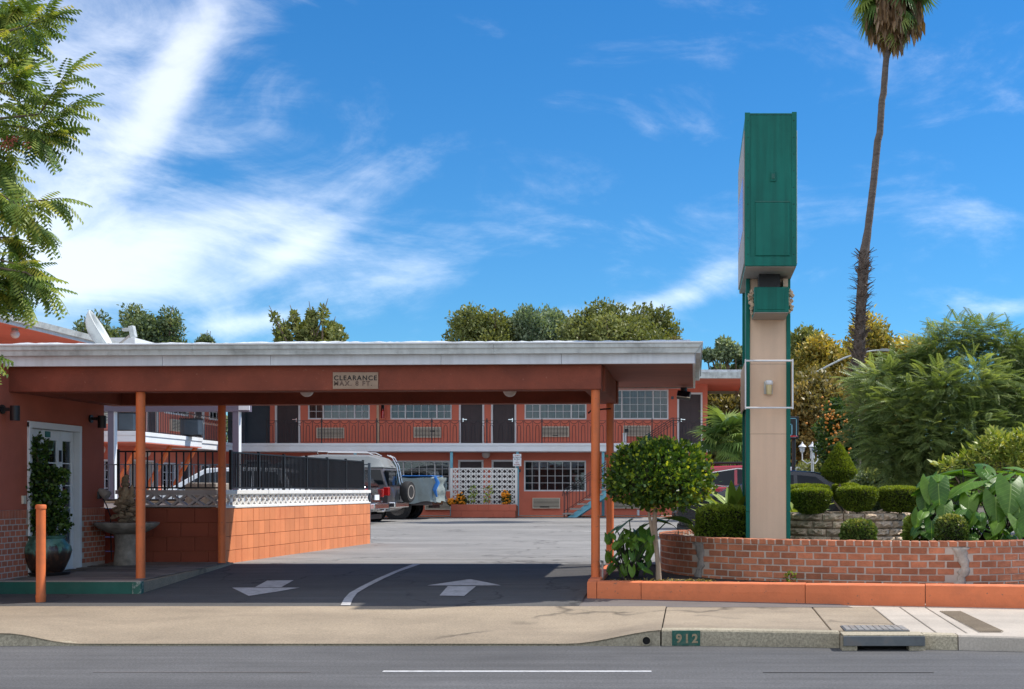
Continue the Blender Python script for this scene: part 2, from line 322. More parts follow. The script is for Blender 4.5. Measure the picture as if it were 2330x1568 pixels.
M['l_darkoak'] = leafmat('oak_leaves', [(0, (0.071, 0.113, 0.064)), (.6, (0.160, 0.223, 0.113)), (1, (0.415, 0.446, 0.223))])
M['l_green'] = leafmat('bright_tree_leaves', [(0, (0.081, 0.103, 0.034)), (0.5, (0.196, 0.230, 0.075)), (1, (0.380, 0.380, 0.138))])
M['l_grey'] = leafmat('grey_green_leaves', [(0, (0.085, 0.135, 0.089)), (.5, (0.220, 0.304, 0.186)), (1, (0.574, 0.641, 0.405))])
M['l_yellow'] = leafmat('autumn_leaves', [(0, (0.120, 0.135, 0.045)), (0.35, (0.299, 0.284, 0.075)), (0.7, (0.628, 0.463, 0.105)), (1, (0.800, 0.718, 0.164))])
M['l_brown'] = leafmat('brownish_leaves', [(0, (0.096, 0.102, 0.042)), (0.5, (0.264, 0.222, 0.084)), (1, (0.576, 0.408, 0.132))])
M['l_palm'] = leafmat('palm_fronds', [(0, (0.058, 0.117, 0.039)), (.6, (0.176, 0.293, 0.088)), (1, (0.429, 0.527, 0.156))])
M['l_palmdry'] = leafmat('dry_palm_fronds', [(0, (0.130, 0.078, 0.039)), (.6, (0.286, 0.182, 0.104)), (1, (0.494, 0.338, 0.221))])
M['l_pot'] = leafmat('glossy_dark_leaves', [(0, (0.016, 0.039, 0.010)), (.6, (0.039, 0.091, 0.019)), (1, (0.156, 0.260, 0.052))], rough=.3)
M['l_mari'] = leafmat('marigold_foliage', [(0, (0.026, 0.052, 0.013)), (1, (0.104, 0.156, 0.039))])
M['l_strap'] = leafmat('strap_leaves', [(0, (0.108, 0.192, 0.036)), (.6, (0.240, 0.360, 0.060)), (1, (0.456, 0.540, 0.120))], rough=.35)
M['core'] = mat('inner_twigs', (.025, .028, .012), 1, .3, 20)
def elephant(name, a, b_, vein):
    m, t, b = base_mat(name)
    uv = tnode(t, 'ShaderNodeUVMap'); sp = tnode(t, 'ShaderNodeSeparateXYZ'); t.links.new(uv.outputs[0], sp.inputs[0])
    def mth(op, x, y=0.):
        n = tnode(t, 'ShaderNodeMath', operation=op)
        for i, v in enumerate((x, y)):
            if isinstance(v, (int, float)): n.inputs[i].default_value = v
            else: t.links.new(v, n.inputs[i])
        return n.outputs[0]
    ax = mth('ABSOLUTE', sp.outputs[0])
    mid = mrange(t, ax, .008, .03, 1, 0)
    ph = mth('MULTIPLY', mth('SUBTRACT', sp.outputs[1], mth('MULTIPLY', ax, .55)), 44.0)
    side = mrange(t, mth('SINE', ph), .88, 1.0, 0, .35)
    vv = mth('MAXIMUM', mid, side)
    oi = tnode(t, 'ShaderNodeObjectInfo')
    o = mixc(t, oi.outputs['Random'], a, b_)
    o = scalec(t, o, mrange(t, noise(t, 9, 4), .3, .7, .8, 1.2))
    o = mixc(t, vv, o, vein)
    t.links.new(o, b.inputs['Base Color']); b.inputs['Roughness'].default_value = .42
    bumpit(t, b, vv, .6, .006)
    tl = tnode(t, 'ShaderNodeBsdfTranslucent'); t.links.new(mixc(t, 1.0, o, (1, 1, .3), 'MULTIPLY'), tl.inputs[0])
    ms = tnode(t, 'ShaderNodeMixShader'); ms.inputs[0].default_value = .4
    out = t.nodes['Material Output']; t.links.new(b.outputs[0], ms.inputs[1]); t.links.new(tl.outputs[0], ms.inputs[2]); t.links.new(ms.outputs[0], out.inputs[0])
    return m
M['elephant'] = elephant('elephant_ear_leaf', (.05, .15, .022), (.17, .32, .03), (.25, .40, .08))
M['stalk'] = mat('leaf_stalk', (.04, .07, .02), .6, .2)
M['stalkdark'] = mat('dark_leaf_stalk', (.03, .022, .02), .6, .2)

# ------------------------------------------------------------------ mesh helpers
class MB:
    def __init__(s): s.v = []; s.f = []; s.uv = None
    def add(s, vs, fs):
        o = len(s.v); s.v += [tuple(p) for p in vs]; s.f += [tuple(i + o for i in f) for f in fs]; return s
    def box(s, x0, x1, y0, y1, z0, z1):
        return s.add([(x0, y0, z0), (x1, y0, z0), (x1, y1, z0), (x0, y1, z0), (x0, y0, z1), (x1, y0, z1), (x1, y1, z1), (x0, y1, z1)],
                     [(3, 2, 1, 0), (4, 5, 6, 7), (0, 1, 5, 4), (1, 2, 6, 5), (2, 3, 7, 6), (3, 0, 4, 7)])
    def obox(s, c, size, m=None):
        a, b, h = size[0] / 2, size[1] / 2, size[2] / 2
        vs = [Vector(p) for p in [(-a, -b, -h), (a, -b, -h), (a, b, -h), (-a, b, -h), (-a, -b, h), (a, -b, h), (a, b, h), (-a, b, h)]]
        if m is not None: vs = [m @ p for p in vs]
        c = Vector(c)
        return s.add([p + c for p in vs], [(3, 2, 1, 0), (4, 5, 6, 7), (0, 1, 5, 4), (1, 2, 6, 5), (2, 3, 7, 6), (3, 0, 4, 7)])
    def bar(s, p0, p1, w, h=None):      # square bar between two points
        p0, p1 = Vector(p0), Vector(p1); d = p1 - p0
        q = d.to_track_quat('Y', 'Z').to_matrix()
        return s.obox((p0 + p1) / 2, (w, d.length, h or w), q)
    def tube(s, pts, r, n=8, caps=True):
        pts = [Vector(p) for p in pts]; k = len(pts); rr = r if isinstance(r, (list, tuple)) else [r] * k
        o = len(s.v); up = None
        for i, p in enumerate(pts):
            d = (pts[min(i + 1, k - 1)] - pts[max(i - 1, 0)]).normalized()
            if up is None:
                up = Vector((0, 0, 1)) if abs(d.z) < .9 else Vector((1, 0, 0))
            a = d.cross(up).normalized(); b = a.cross(d).normalized(); up = b
            for j in range(n):
                t = 2 * math.pi * j / n; s.v.append(tuple(p + (a * math.cos(t) + b * math.sin(t)) * rr[i]))
        for i in range(k - 1):
            for j in range(n):
                s.f.append((o + i * n + j, o + i * n + (j + 1) % n, o + (i + 1) * n + (j + 1) % n, o + (i + 1) * n + j))
        if caps:
            s.f.append(tuple(o + j for j in range(n))[::-1]); s.f.append(tuple(o + (k - 1) * n + j for j in range(n)))
        return s
    def cyl(s, p0, p1, r0, r1=None, n=16): return s.tube([p0, p1], [r0, r0 if r1 is None else r1], n)
    def lathe(s, prof, c=(0, 0, 0), n=24, wob=None):
        o = len(s.v); c = Vector(c)
        for i, (r, z) in enumerate(prof):
            for j in range(n):
                t = 2 * math.pi * j / n; k = wob(t, i) if wob else 1
                s.v.append((c.x + r * k * math.cos(t), c.y + r * k * math.sin(t), c.z + z))
        for i in range(len(prof) - 1):
            for j in range(n):
                s.f.append((o + i * n + j, o + i * n + (j + 1) % n, o + (i + 1) * n + (j + 1) % n, o + (i + 1) * n + j))
        s.f.append(tuple(o + j for j in range(n))[::-1]); s.f.append(tuple(o + (len(prof) - 1) * n + j for j in range(n)))
        return s
    def sphere(s, c, r, n=16, m=10, sc=(1, 1, 1)):
        prof = [(math.sin(math.pi * i / m) * r + 1e-5, -math.cos(math.pi * i / m) * r) for i in range(m + 1)]
        o = len(s.v); s.lathe(prof, (0, 0, 0), n)
        for i in range(o, len(s.v)):
            x, y, z = s.v[i]; s.v[i] = (x * sc[0] + c[0], y * sc[1] + c[1], z * sc[2] + c[2])
        return s
    def prism(s, poly, ax, a, b):       # polygon (2D) extruded along axis from a to b
        n = len(poly); mk = {'x': lambda p, t: (t, p[0], p[1]), 'y': lambda p, t: (p[0], t, p[1]), 'z': lambda p, t: (p[0], p[1], t)}[ax]
        vs = [mk(p, a) for p in poly] + [mk(p, b) for p in poly]
        fs = [tuple(range(n)), tuple(range(2 * n - 1, n - 1, -1))] + [(i, i + n, (i + 1) % n + n, (i + 1) % n) for i in range(n)]
        return s.add(vs, fs)
    def fix(s, me):
        import bmesh
        bm = bmesh.new(); bm.from_mesh(me); bmesh.ops.recalc_face_normals(bm, faces=bm.faces); bm.to_mesh(me); bm.free()
    def mesh(s, name, m, smooth=False, fix=True):
        me = bpy.data.meshes.new(name); me.from_pydata(s.v, [], s.f); me.materials.append(m)
        if fix: s.fix(me)
        if smooth: me.shade_smooth(); me.set_sharp_from_angle(angle=R(40))
        me.update(); return me
    def build(s, name, m, parent=None, smooth=False, bevel=0, seg=2, fix=True):
        o = bpy.data.objects.new(name, s.mesh(name, m, smooth, fix)); link(o, parent)
        if bevel:
            b = o.modifiers.new('bevel', 'BEVEL'); b.width = bevel; b.segments = seg; b.limit_method = 'ANGLE'; b.angle_limit = R(35)
        return o
LOCAL = set()
def link(o, parent=None):
    col.objects.link(o)
    if parent is not None:
        o.parent = parent
        root = parent
        if parent.name not in LOCAL: o.matrix_parent_inverse = wmat(parent).inverted()
        if parent.name in LOCAL: LOCAL.add(o.name)
    return o
def wmat(o):
    m = o.matrix_basis.copy()
    if o.parent is not None: m = wmat(o.parent) @ o.matrix_parent_inverse @ m
    return m
def tag(o, label=None, cat=None, group=None, kind=None):
    if label: o['label'] = label
    if cat: o['category'] = cat
    if group: o['group'] = group
    if kind: o['kind'] = kind
    return o
def thing(name, label, cat, loc=(0, 0, 0), rz=0, group=None, local=False):
    o = bpy.data.objects.new(name, None); col.objects.link(o); o.empty_display_size = .2
    o.location = loc; o.rotation_euler = (0, 0, rz); tag(o, label, cat, group)
    if local: LOCAL.add(o.name)
    return o
def part(name, parent, loc=(0, 0, 0)):      # an Empty part (when it has sub-parts)
    o = bpy.data.objects.new(name, None); link(o, parent); return o
def place(src, parent, loc, rot=(0, 0, 0), scale=None):   # another piece sharing the mesh; loc in world (or local) space
    o = src.copy(); col.objects.link(o); o.parent = parent
    if parent is not None and parent.name not in LOCAL: o.matrix_parent_inverse = wmat(parent).inverted()
    o.location = loc; o.rotation_euler = rot
    if scale: o.scale = scale
    return o
def piece(name, me, parent, loc=(0, 0, 0), rot=(0, 0, 0), scale=None, bevel=0):
    o = bpy.data.objects.new(name, me); link(o, parent); o.location = loc; o.rotation_euler = rot
    if scale: o.scale = scale
    if bevel:
        b = o.modifiers.new('bevel', 'BEVEL'); b.width = bevel; b.segments = 1; b.limit_method = 'ANGLE'
    return o
def copy_tree(o, parent=None):
    c = o.copy(); col.objects.link(c)
    if parent is not None: c.parent = parent
    for ch in list(o.children): copy_tree(ch, c)
    return c
def struct(name, mb, m, **k):
    o = mb.build(name, m, None, **k); o['kind'] = 'structure'; return o
def text(name, body, size, m, parent, loc, rot=(R(90), 0, 0), ext=.002, space=1.0, align='CENTER', bold=0.0):
    cu = bpy.data.curves.new(name, 'FONT'); cu.body = body; cu.size = size; cu.extrude = ext; cu.align_x = align; cu.align_y = 'CENTER'; cu.space_character = space; cu.offset = bold
    cu.materials.append(m); tmp = bpy.data.objects.new(name, cu); col.objects.link(tmp)
    bpy.context.view_layer.update()
    me = bpy.data.meshes.new_from_object(tmp.evaluated_get(bpy.context.evaluated_depsgraph_get()))
    bpy.data.objects.remove(tmp); bpy.data.curves.remove(cu)
    o = bpy.data.objects.new(name, me); link(o, parent); o.location = loc; o.rotation_euler = rot
    return o

# ------------------------------------------------------------------ foliage helpers
def nrm(a): return a / np.maximum(np.linalg.norm(a, axis=-1, keepdims=True), 1e-9)
def scatter(name, tpl, pos, axis, up, sc, m, parent=None, rn=None):
    tv, tf = tpl; tv = np.array(tv, float); tf = np.array(tf, int)
    n = len(pos); y = nrm(axis); x = nrm(np.cross(y, up)); z = np.cross(x, y)
    sc = np.broadcast_to(np.asarray(sc, float).reshape(-1, 1, 1), (n, 1, 1))
    V = pos[:, None, :] + sc * (tv[None, :, 0:1] * x[:, None, :] + tv[None, :, 1:2] * y[:, None, :] + tv[None, :, 2:3] * z[:, None, :])
    nv, nf = len(tv), len(tf); V = V.reshape(-1, 3)
    Fc = (tf[None] + (np.arange(n) * nv)[:, None, None]).reshape(-1, 4)
    me = bpy.data.meshes.new(name); me.vertices.add(len(V)); me.vertices.foreach_set('co', V.astype(np.float32).ravel())
    me.loops.add(Fc.size); me.loops.foreach_set('vertex_index', Fc.astype(np.int32).ravel())
    me.polygons.add(len(Fc)); me.polygons.foreach_set('loop_start', (np.arange(len(Fc)) * 4).astype(np.int32))
    me.update(calc_edges=True)
    if rn is None: rn = rng.random(n)
    at = me.attributes.new('rnd', 'FLOAT', 'FACE'); at.data.foreach_set('value', np.repeat(np.clip(rn, 0, 1), nf).astype(np.float32))
    me.materials.append(m)
    o = bpy.data.objects.new(name, me); link(o, parent); return o
LEAF = ([(0, 0, 0), (.28, .45, .08), (0, 1, -.05), (-.28, .45, .08)], [(0, 1, 2, 3)])
ROUNDLEAF = ([(0, 0, 0), (.42, .5, .1), (0, 1, 0), (-.42, .5, .1)], [(0, 1, 2, 3)])
NEEDLE = ([(0, 0, 0), (.13, .5, 0), (0, 1, 0), (-.13, .5, 0)], [(0, 1, 2, 3)])
def frond_tpl(pairs=9, ll=.26, lw=.055, droop=.25, lean=35, tipdroop=.1):
    v, f = [], []
    def rach(s): return np.array([0, s, -droop * s * s])
    v += [tuple(rach(0) + [-.008, 0, 0]), tuple(rach(.5) + [-.006, 0, 0]), tuple(rach(1)), tuple(rach(.5) + [.006, 0, 0])]; f.append((0, 1, 2, 3))
    for i in range(pairs):
        s = .12 + .88 * i / (pairs - 1); b = rach(s); k = ll * (math.sin(math.pi * (.2 + .75 * s)) * .6 + .45)
        for sg in (-1, 1):
            a = R(lean); d = np.array([sg * math.cos(a), math.sin(a), -tipdroop - .15 * s]); d = d / np.linalg.norm(d); w = np.array([-d[1] * sg, d[0] * sg, 0]) * lw
            o = len(v); v += [tuple(b), tuple(b + d * k * .45 + w), tuple(b + d * k + np.array([0, 0, -.12 * k])), tuple(b + d * k * .45 - w)]; f.append((o, o + 1, o + 2, o + 3))
    return v, f
def blob_points(blobs, n, shell=.55, seed=0):
    g = np.random.default_rng(seed + 100)
    w = np.array([b[1][0] * b[1][1] + b[1][1] * b[1][2] + b[1][0] * b[1][2] for b in blobs]); w = w / w.sum()
    idx = g.choice(len(blobs), n, p=w); C = np.array([b[0] for b in blobs], float)[idx]; Rr = np.array([b[1] for b in blobs], float)[idx]
    d = nrm(g.normal(size=(n, 3))); r = (shell + (1 - shell) * g.random(n) ** .7)[:, None] * (1 + .14 * g.normal(size=(n, 1)))
    return C + d * r * Rr, d, idx
def tree(name, label, cat, base, blobs, n, size, m, tpl=LEAF, bark='bark', trunk_r=.2, group=None, seed=0, droop=0., up=.4, tint=.35, shell=.45, limbs=True, orient=.6):
    base = Vector(base); t = thing(name, label, cat, base, 0, group)
    g = np.random.default_rng(seed + 5)
    P, D, idx = blob_points(blobs, n, shell, seed)
    ax = D * orient + g.normal(size=(n, 3)) * .6 + np.array([0, 0, up - droop])
    upv = g.normal(size=(n, 3)) * .6 + np.array([0, 0, 1.0]) + D * .5
    bt = g.random(len(blobs))[idx]
    rn = tint * bt + (1 - tint) * g.random(n)
    o = scatter('crown', tpl, P, ax, upv, size * (.7 + .6 * g.random(n)), m, t, rn)
    if limbs:
        mb = MB(); cs = [Vector(b[0]) for b in blobs]; low = min(c.z for c in cs); fork = base.lerp(sum(cs, Vector()) / len(cs), .45)
        mb.tube([base, base.lerp(fork, .5) + Vector((rnd.uniform(-.1, .1) * trunk_r * 4, 0, 0)), fork], [trunk_r * 1.2, trunk_r, trunk_r * .8], 10)
        for c in cs[:26]:
            mid = fork.lerp(c, .5) + Vector((rnd.uniform(-1, 1), rnd.uniform(-1, 1), rnd.uniform(0, 1))) * (c - fork).length * .08
            mb.tube([fork, mid, c, c + (c - mid) * .25], [trunk_r * .55, trunk_r * .3, trunk_r * .15, trunk_r * .05], 6)
        mb.build('trunk', M[bark], t, smooth=True, fix=False)
    return t
def envelope(cx, cy, cz, rx, ry, rz, k, r0, r1, seed=0, flat=1.0):   # k sub-blobs inside an ellipsoid
    g = random.Random(seed); out = []
    while len(out) < k:
        x, y, z = [g.uniform(-1, 1) for _ in range(3)]
        q = x * x + y * y + z * z
        if q > 1 or q < .12: continue
        r = g.uniform(r0, r1); out.append(((cx + x * rx, cy + y * ry, cz + z * rz), (r, r, r * flat)))
    return out
# ================================================================== GROUND
def zlot(y): 
    if y < 13.6: return .19
    if y < 17.6: return .19 + .23 * (y - 13.6) / 4.0
    return .42 + .02 * min(1, (y - 17.6) / 30)
mb = MB(); ys = [-300, 11.0, 13.5, 17.6, 60, 900]; zs = [-.05, -.05, .10, .36, .40, .40]
for a in range(5): mb.add([(-700, ys[a], zs[a]), (700, ys[a], zs[a]), (700, ys[a + 1], zs[a + 1]), (-700, ys[a + 1], zs[a + 1])], [(0, 1, 2, 3)])
struct('ground', mb, M['ground'])
road = struct('road', MB().box(-80, 80, -14, 12.2, -.04, 0), M['road'])
tag(MB().box(XX(872, 10.03), XX(1482, 10.03), 10.0, 10.045, .001, .005).build('lane_line', M['road_white'], road), 'thin white line painted on the road')
tag(MB().box(XX(200, 9.9), XX(700, 9.9), 9.98, 9.995, .001, .003).build('lane_line', M['strip'], road))
mb = MB()
for (a, b, d, w) in ((2860, 3500, 9.95, .02),):
    mb.box(XX(a * .607, d), XX(b * .607, d), d, d + w, .001, .003)
mb.build('crack_seal', M['void'], road)
def gridsheet(xs, ys, zf):
    mb = MB(); nx = len(xs)
    vs = [(x, y, zf(x, y)) for y in ys for x in xs]
    fs = [(j * nx + i, j * nx + i + 1, (j + 1) * nx + i + 1, (j + 1) * nx + i) for j in range(len(ys) - 1) for i in range(nx - 1)]
    return mb.add(vs, fs)
lin = lambda a, b, n: [a + (b - a) * i / n for i in range(n + 1)]
# kerb line distance and height along X
def kd(x): return 11.67 if x < 0 else 11.67 - .45 * min(1, (x / 3.2)) ** 1.3
def kh(x):
    def sm(t): t = max(0, min(1, t)); return t * t * (3 - 2 * t)
    if x > -3: return .018 + .132 * sm((x + 1.2) / .95) - (.018 * max(0, min(1, x / 3)))
    return .018 + .10 * sm((-5.85 - x) / .7)
EX0, EX1 = -9.5, -.315
apron = struct('driveway_apron', gridsheet(lin(EX0, EX1, 70), [11.67 + (13.62 - 11.67) * i / 12 for i in range(13)],
        lambda x, y: kh(x) + (.190 - kh(x)) * ((y - 11.67) / 1.95) ** .8 + .004), M['concrete'], smooth=True, fix=False)
struct('sidewalk_left', MB().box(-60, EX0, 11.67, 13.62, -.02, .15), M['concrete'])
# kerb face stones
kerb = bpy.data.objects.new('kerb', None); col.objects.link(kerb); kerb['kind'] = 'structure'
def kerbrun(x0, x1, m, n=12, nm='kerbstone', zt=None):
    xs = lin(x0, x1, n); mb = MB(); vs = []
    for x in xs:
        d = kd(x); h = zt or kh(x); vs += [(x, d, -.02), (x, d + .012, h - .012), (x, d + .024, h + .003), (x, d + .16, h + .006), (x, d + .16, -.02)]
    fs = []
    for i in range(n):
        for j in range(4): fs.append((i * 5 + j, i * 5 + j + 1, (i + 1) * 5 + j + 1, (i + 1) * 5 + j))
    fs += [(0, 1, 2, 3, 4), tuple(n * 5 + j for j in range(5))[::-1]]
    return mb.add(vs, fs).build(nm, m, kerb)
kerbrun(-9.5, -6.75, M['kerb'], 10); kerbrun(-6.745, -3.6, M['kerb'], 10); kerbrun(-3.595, -1.3, M['kerb'], 8); kerbrun(-1.295, -.325, M['kerb'], 16)
kerbrun(-.31, 1.36, M['kerb'], 10); kerbrun(2.13, 2.43, M['kerb'], 4); kerbrun(2.44, 6.0, M['concretepale'], 12); kerbrun(6.005, 12, M['kerb'], 8)
# drain pipe mouth in the kerb
xh = XX(1471, 11.67); mb = MB().lathe([(.037, 0), (.037, .02), (.044, .02), (.044, 0)], (0, 0, 0), 20)
o = mb.build('pipe_mouth', M['kerb'], kerb); o.location = (xh, 11.672, .052); o.rotation_euler = (R(90), 0, 0)
o = MB().lathe([(.037, 0), (.037, .008)], (0, 0, 0), 20).build('pipe_hole', M['void'], kerb); o.location = (xh, 11.672, .052); o.rotation_euler = (R(90), 0, 0)  # flat black disc in place of the shade inside the pipe
# painted address
xa, xb = XX(1529, 11.64), XX(1593, 11.64); da = kd((xa + xb) / 2)
adr = MB().box(xa, xb, da - .004, da + .01, .004, .146).build('address_paint', M['kerbgreen'], kerb)
for i, ch in enumerate('912'): text('address_numeral', ch, .115, M['inktan'], kerb, (xa + .065 + i * .076, da - .006, .068), ext=.001, bold=.004)
# storm drain
dr = thing('storm_drain', 'steel storm drain inlet with dark slot set in the kerb', 'drain', (1.75, 11.3, 0))
MB().box(1.37, 2.12, 11.31, 11.33, .045, .135).build('face_plate', M['steel'], dr, bevel=.004)
MB().box(1.37, 2.12, 11.50, 11.52, -.02, .12).build('inlet_back', M['void'], dr)
MB().box(1.37, 2.12, 11.335, 11.60, .128, .146).build('lintel', M['kerb'], dr, bevel=.006)
MB().box(1.362, 1.50, 11.335, 11.49, -.02, .127).build('cheek', M['kerb'], dr)
MB().box(1.98, 2.128, 11.335, 11.49, -.02, .127).build('cheek', M['kerb'], dr)
gr = thing('drain_grate', 'ribbed steel access plate lying in the sidewalk above the storm drain', 'grate', (1.7, 11.7, .15))
MB().box(1.42, 2.03, 11.52 + .07, 12.0, .145, .158).build('frame', M['steel'], gr, bevel=.003)
for i in range(10):
    for j in range(4): MB().box(1.435 + i * .059, 1.485 + i * .059, 11.605 + j * .097, 11.69 + j * .097, .156, .164).build('rib', M['grate'], gr)
# sidewalk slabs
sw = bpy.data.objects.new('sidewalk', None); col.objects.link(sw); sw['kind'] = 'structure'
def slab(x0, x1, m, tilt=0, y1=13.6, nm='slab'):
    g = .006; n = 6; xs = lin(x0 + g, x1 - g, n); vs = []
    for x in xs: d = kd(x) + .162; vs += [(x, d, -.02), (x, d, kh(x) + .004), (x, y1, .186), (x, y1, -.02)]
    fs = [(i * 4 + j, i * 4 + j + 1, i * 4 + j + 5, i * 4 + j + 4) for i in range(n) for j in range(3)] + [(0, 1, 2, 3), tuple(n * 4 + j for j in range(4))[::-1]]
    return MB().add(vs, fs).build(nm, m, sw, bevel=.006, seg=1)
slab(-.315, 1.30, M['concrete']); slab(1.30, 1.97, M['concrete'])
slab(1.97, 2.27, M['concretepale']); slab(2.27, 2.55, M['concretepale']); slab(2.55, 6.0, M['concretepale']); slab(6.0, 9.0, M['concrete']); slab(9.0, 12.0, M['concrete'])
tact = MB()
for i in range(11): tact.box(2.66 + i * .021, 2.668 + i * .021, 11.55, 13.2, .155, .195 - .02)
for k in range(len(tact.v)):
    x, y, z = tact.v[k]; tact.v[k] = (x - (y - 12.3) * .03, y, (z - .155) * .45 + .147 + .036 * (y - 11.4) / 2.2)
tag(tact.build('tactile_grooves', M['concrete'], sw), 'strip of fine grooves across the sidewalk')
# asphalt strip between sidewalk and the painted kerb
struct('asphalt_strip', MB().add([(-1.35, 13.6, .188), (1.75, 13.55, .188), (1.6, 13.9, .20), (-1.30, 14.6, .226)], [(0, 1, 2, 3)]), M['strip'], fix=False)
struct('verge_slab', MB().box(1.62, 12, 13.605, 14.0, .05, .187), M['concretepale'])
# parking lot and driveway
struct('parking_lot', gridsheet(lin(-34, 24, 20), [17.55, 20, 25, 32, 40, 47.4], lambda x, y: zlot(y)), M['lot'], fix=False)
struct('driveway', gridsheet(lin(-12, -1.28, 40), lin(13.62, 17.56, 14), lambda x, y: zlot(y) + .003), M['driveway'], smooth=True, fix=False)
struct('pale_driveway_patch', MB().add([(-9.2, 13.95, .212), (-6.85, 13.95, .212), (-6.35, 14.55, .246), (-9.2, 14.68, .254)], [(0, 1, 2, 3)]), M['strip'], fix=False)
def zd(y): return zlot(y) + .009
def marking(pts, lab):   # pts in driveway x,y
    return tag(MB().add([(x, y, zd(y)) for x, y in pts], [tuple(range(len(pts)))]).build('painted_arrow', M['white_mark'], None, fix=False), kind='structure')
def dpt(x, y):            # a point on the driveway seen at (x, y)
    d = 15.
    for _ in range(20): d = (H - zd(d)) * F / (y - CY)
    return (XX(x, d), d)
dw = bpy.data.objects['driveway']
def mark(name, quads, lab=None):
    mb = MB()
    for q in quads: 
        pts = [dpt(*p) for p in q]; mb.add([(x, y, zd(y)) for x, y in pts], [tuple(range(len(pts)))])
    o = mb.build(name, M['white_mark'], dw, fix=False); 
    if lab: o['label'] = lab
    return o
mark('painted_arrow', [[(528, 1337), (682, 1337), (637, 1345), (566, 1356)], [(580, 1336), (640, 1336), (668, 1320), (608, 1321)]], 'worn white arrow pointing towards the street')
mark('painted_arrow', [[(972, 1332), (1140, 1332), (1113, 1326), (1072, 1318), (1062, 1318.5)], [(1000, 1355), (1056, 1356), (1083, 1334), (1019, 1333.5)]], 'worn white arrow pointing into the car park')
cur = [(775, 1377, 797), (783, 1362, 803), (795, 1349, 813), (822, 1334, 838), (858, 1316, 873), (895, 1299, 908), (940, 1283, 958)]
mark('painted_lane_line', [[(a[0], a[1]), (b[0], b[1]), (b[2], b[1]), (a[2], a[1])] for a, b in zip(cur, cur[1:])], 'curved white line dividing the two lanes')

# ================================================================== CARPORT
cp = thing('carport', 'flat roofed entrance carport with white fascia over the driveway', 'carport', (-4, 16, .3))
tl = .0047            # the roof rises slightly to the right
def tilt(o, piv=(-4, 16, 3)):
    Mx = Matrix.Translation(piv) @ Matrix.Rotation(-math.atan(tl), 4, 'Y') @ Matrix.Translation([-c for c in piv])
    for v in o.data.vertices: v.co = Mx @ v.co
    return o
xl = -11.5
def bp(name, mb, m, **k): return tilt(mb.build(name, m, cp, **k))
def wob(mb, amp, seed=3):
    g = random.Random(seed)
    return mb
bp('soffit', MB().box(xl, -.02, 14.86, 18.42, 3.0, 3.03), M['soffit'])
bp('roof_deck', MB().box(xl, -.02, 14.86, 18.42, 3.03, 3.20), M['white'])
# front fascia board in lengths
for a, b in ((xl, -9.3), (-9.296, -6.4), (-6.396, -5.1), (-5.096, -3.05), (-3.046, -1.6), (-1.596, 0.0)):
    bp('fascia_board', MB().box(a, b, 14.80, 14.855, 2.985, 3.125), M['fascia'], bevel=.003)
for a, b in ((xl, -6.0), (-5.997, -2.4), (-2.397, .10)):
    prof = [(14.80, 3.105), (14.725, 3.105), (14.72, 3.165), (14.70, 3.172), (14.70, 3.215), (14.69, 3.235), (14.80, 3.235)]
    mb = MB(); n = len(prof); cut = .09 if b > 0 else 0
    vs = [(a, y, z) for y, z in prof] + [(b - (cut * (1 - min(1, (z - 3.105) / .12)) if cut else 0), y, z) for y, z in prof]
    mb.add(vs, [tuple(range(n)), tuple(range(2 * n - 1, n - 1, -1))] + [(i, i + n, (i + 1) % n + n, (i + 1) % n) for i in range(n)])
    bp('gutter', mb, M['gutter'])
bp('gutter_lip', MB().box(xl, .105, 14.683, 14.70, 3.222, 3.237), M['white'])
bp('gutter_ridge', MB().box(xl, .06, 14.712, 14.72, 3.166, 3.174), M['white'])
# side fascia + gutter
bp('fascia_board', MB().box(-.018, .012, 14.858, 18.45, 2.985, 3.125), M['fascia'], bevel=.003)
prof = [(.014, 3.105), (.075, 3.105), (.085, 3.165), (.10, 3.172), (.105, 3.235), (.014, 3.235)]
bp('gutter', MB().prism(prof, 'y', 14.76, 18.5), M['gutter'])
bp('fascia_board', MB().box(xl, -.02, 18.425, 18.46, 2.985, 3.125), M['fascia'])
# loose roofing membrane along the edge
mb = MB(); xs = lin(xl, -.05, 260); vs = []; g = random.Random(4); ph = 0
for x in xs:
    ph = .75 * ph + g.uniform(-.5, .5) * .018
    vs += [(x, 14.74, 3.237), (x, 14.80 + ph * .5, 3.262 + ph * .7), (x, 15.1, 3.285 + abs(ph) * .4), (x, 16.6, 3.30), (x, 18.4, 3.24)]
bp('roof_membrane', mb.add(vs, [(i * 5 + j, i * 5 + j + 1, (i + 1) * 5 + j + 1, (i + 1) * 5 + j) for i in range(260) for j in range(4)]), M['membrane'], fix=False)
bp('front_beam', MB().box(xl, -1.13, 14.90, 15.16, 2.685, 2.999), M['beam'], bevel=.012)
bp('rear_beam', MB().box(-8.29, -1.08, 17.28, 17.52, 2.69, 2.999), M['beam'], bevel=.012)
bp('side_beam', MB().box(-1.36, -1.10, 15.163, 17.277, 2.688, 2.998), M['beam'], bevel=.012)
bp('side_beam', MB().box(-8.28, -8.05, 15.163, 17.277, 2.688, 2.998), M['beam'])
for (px, d, zb, r) in ((320, 15.0, .40, .054), (1355, 14.98, .41, .054), (505, 17.38, .42, .054), (1388, 17.38, .44, .054)):
    x = XX(px, d); zt = 2.686 + (x + 4) * tl
    o = MB().lathe([(r, zb), (r, zt)], (x, d, 0), 24).build('post', M['post'], cp, smooth=True)
    MB().lathe([(r + .012, zb), (r + .012, zb + .006)], (x, d, 0), 24).build('base_plate', M['post'], o)
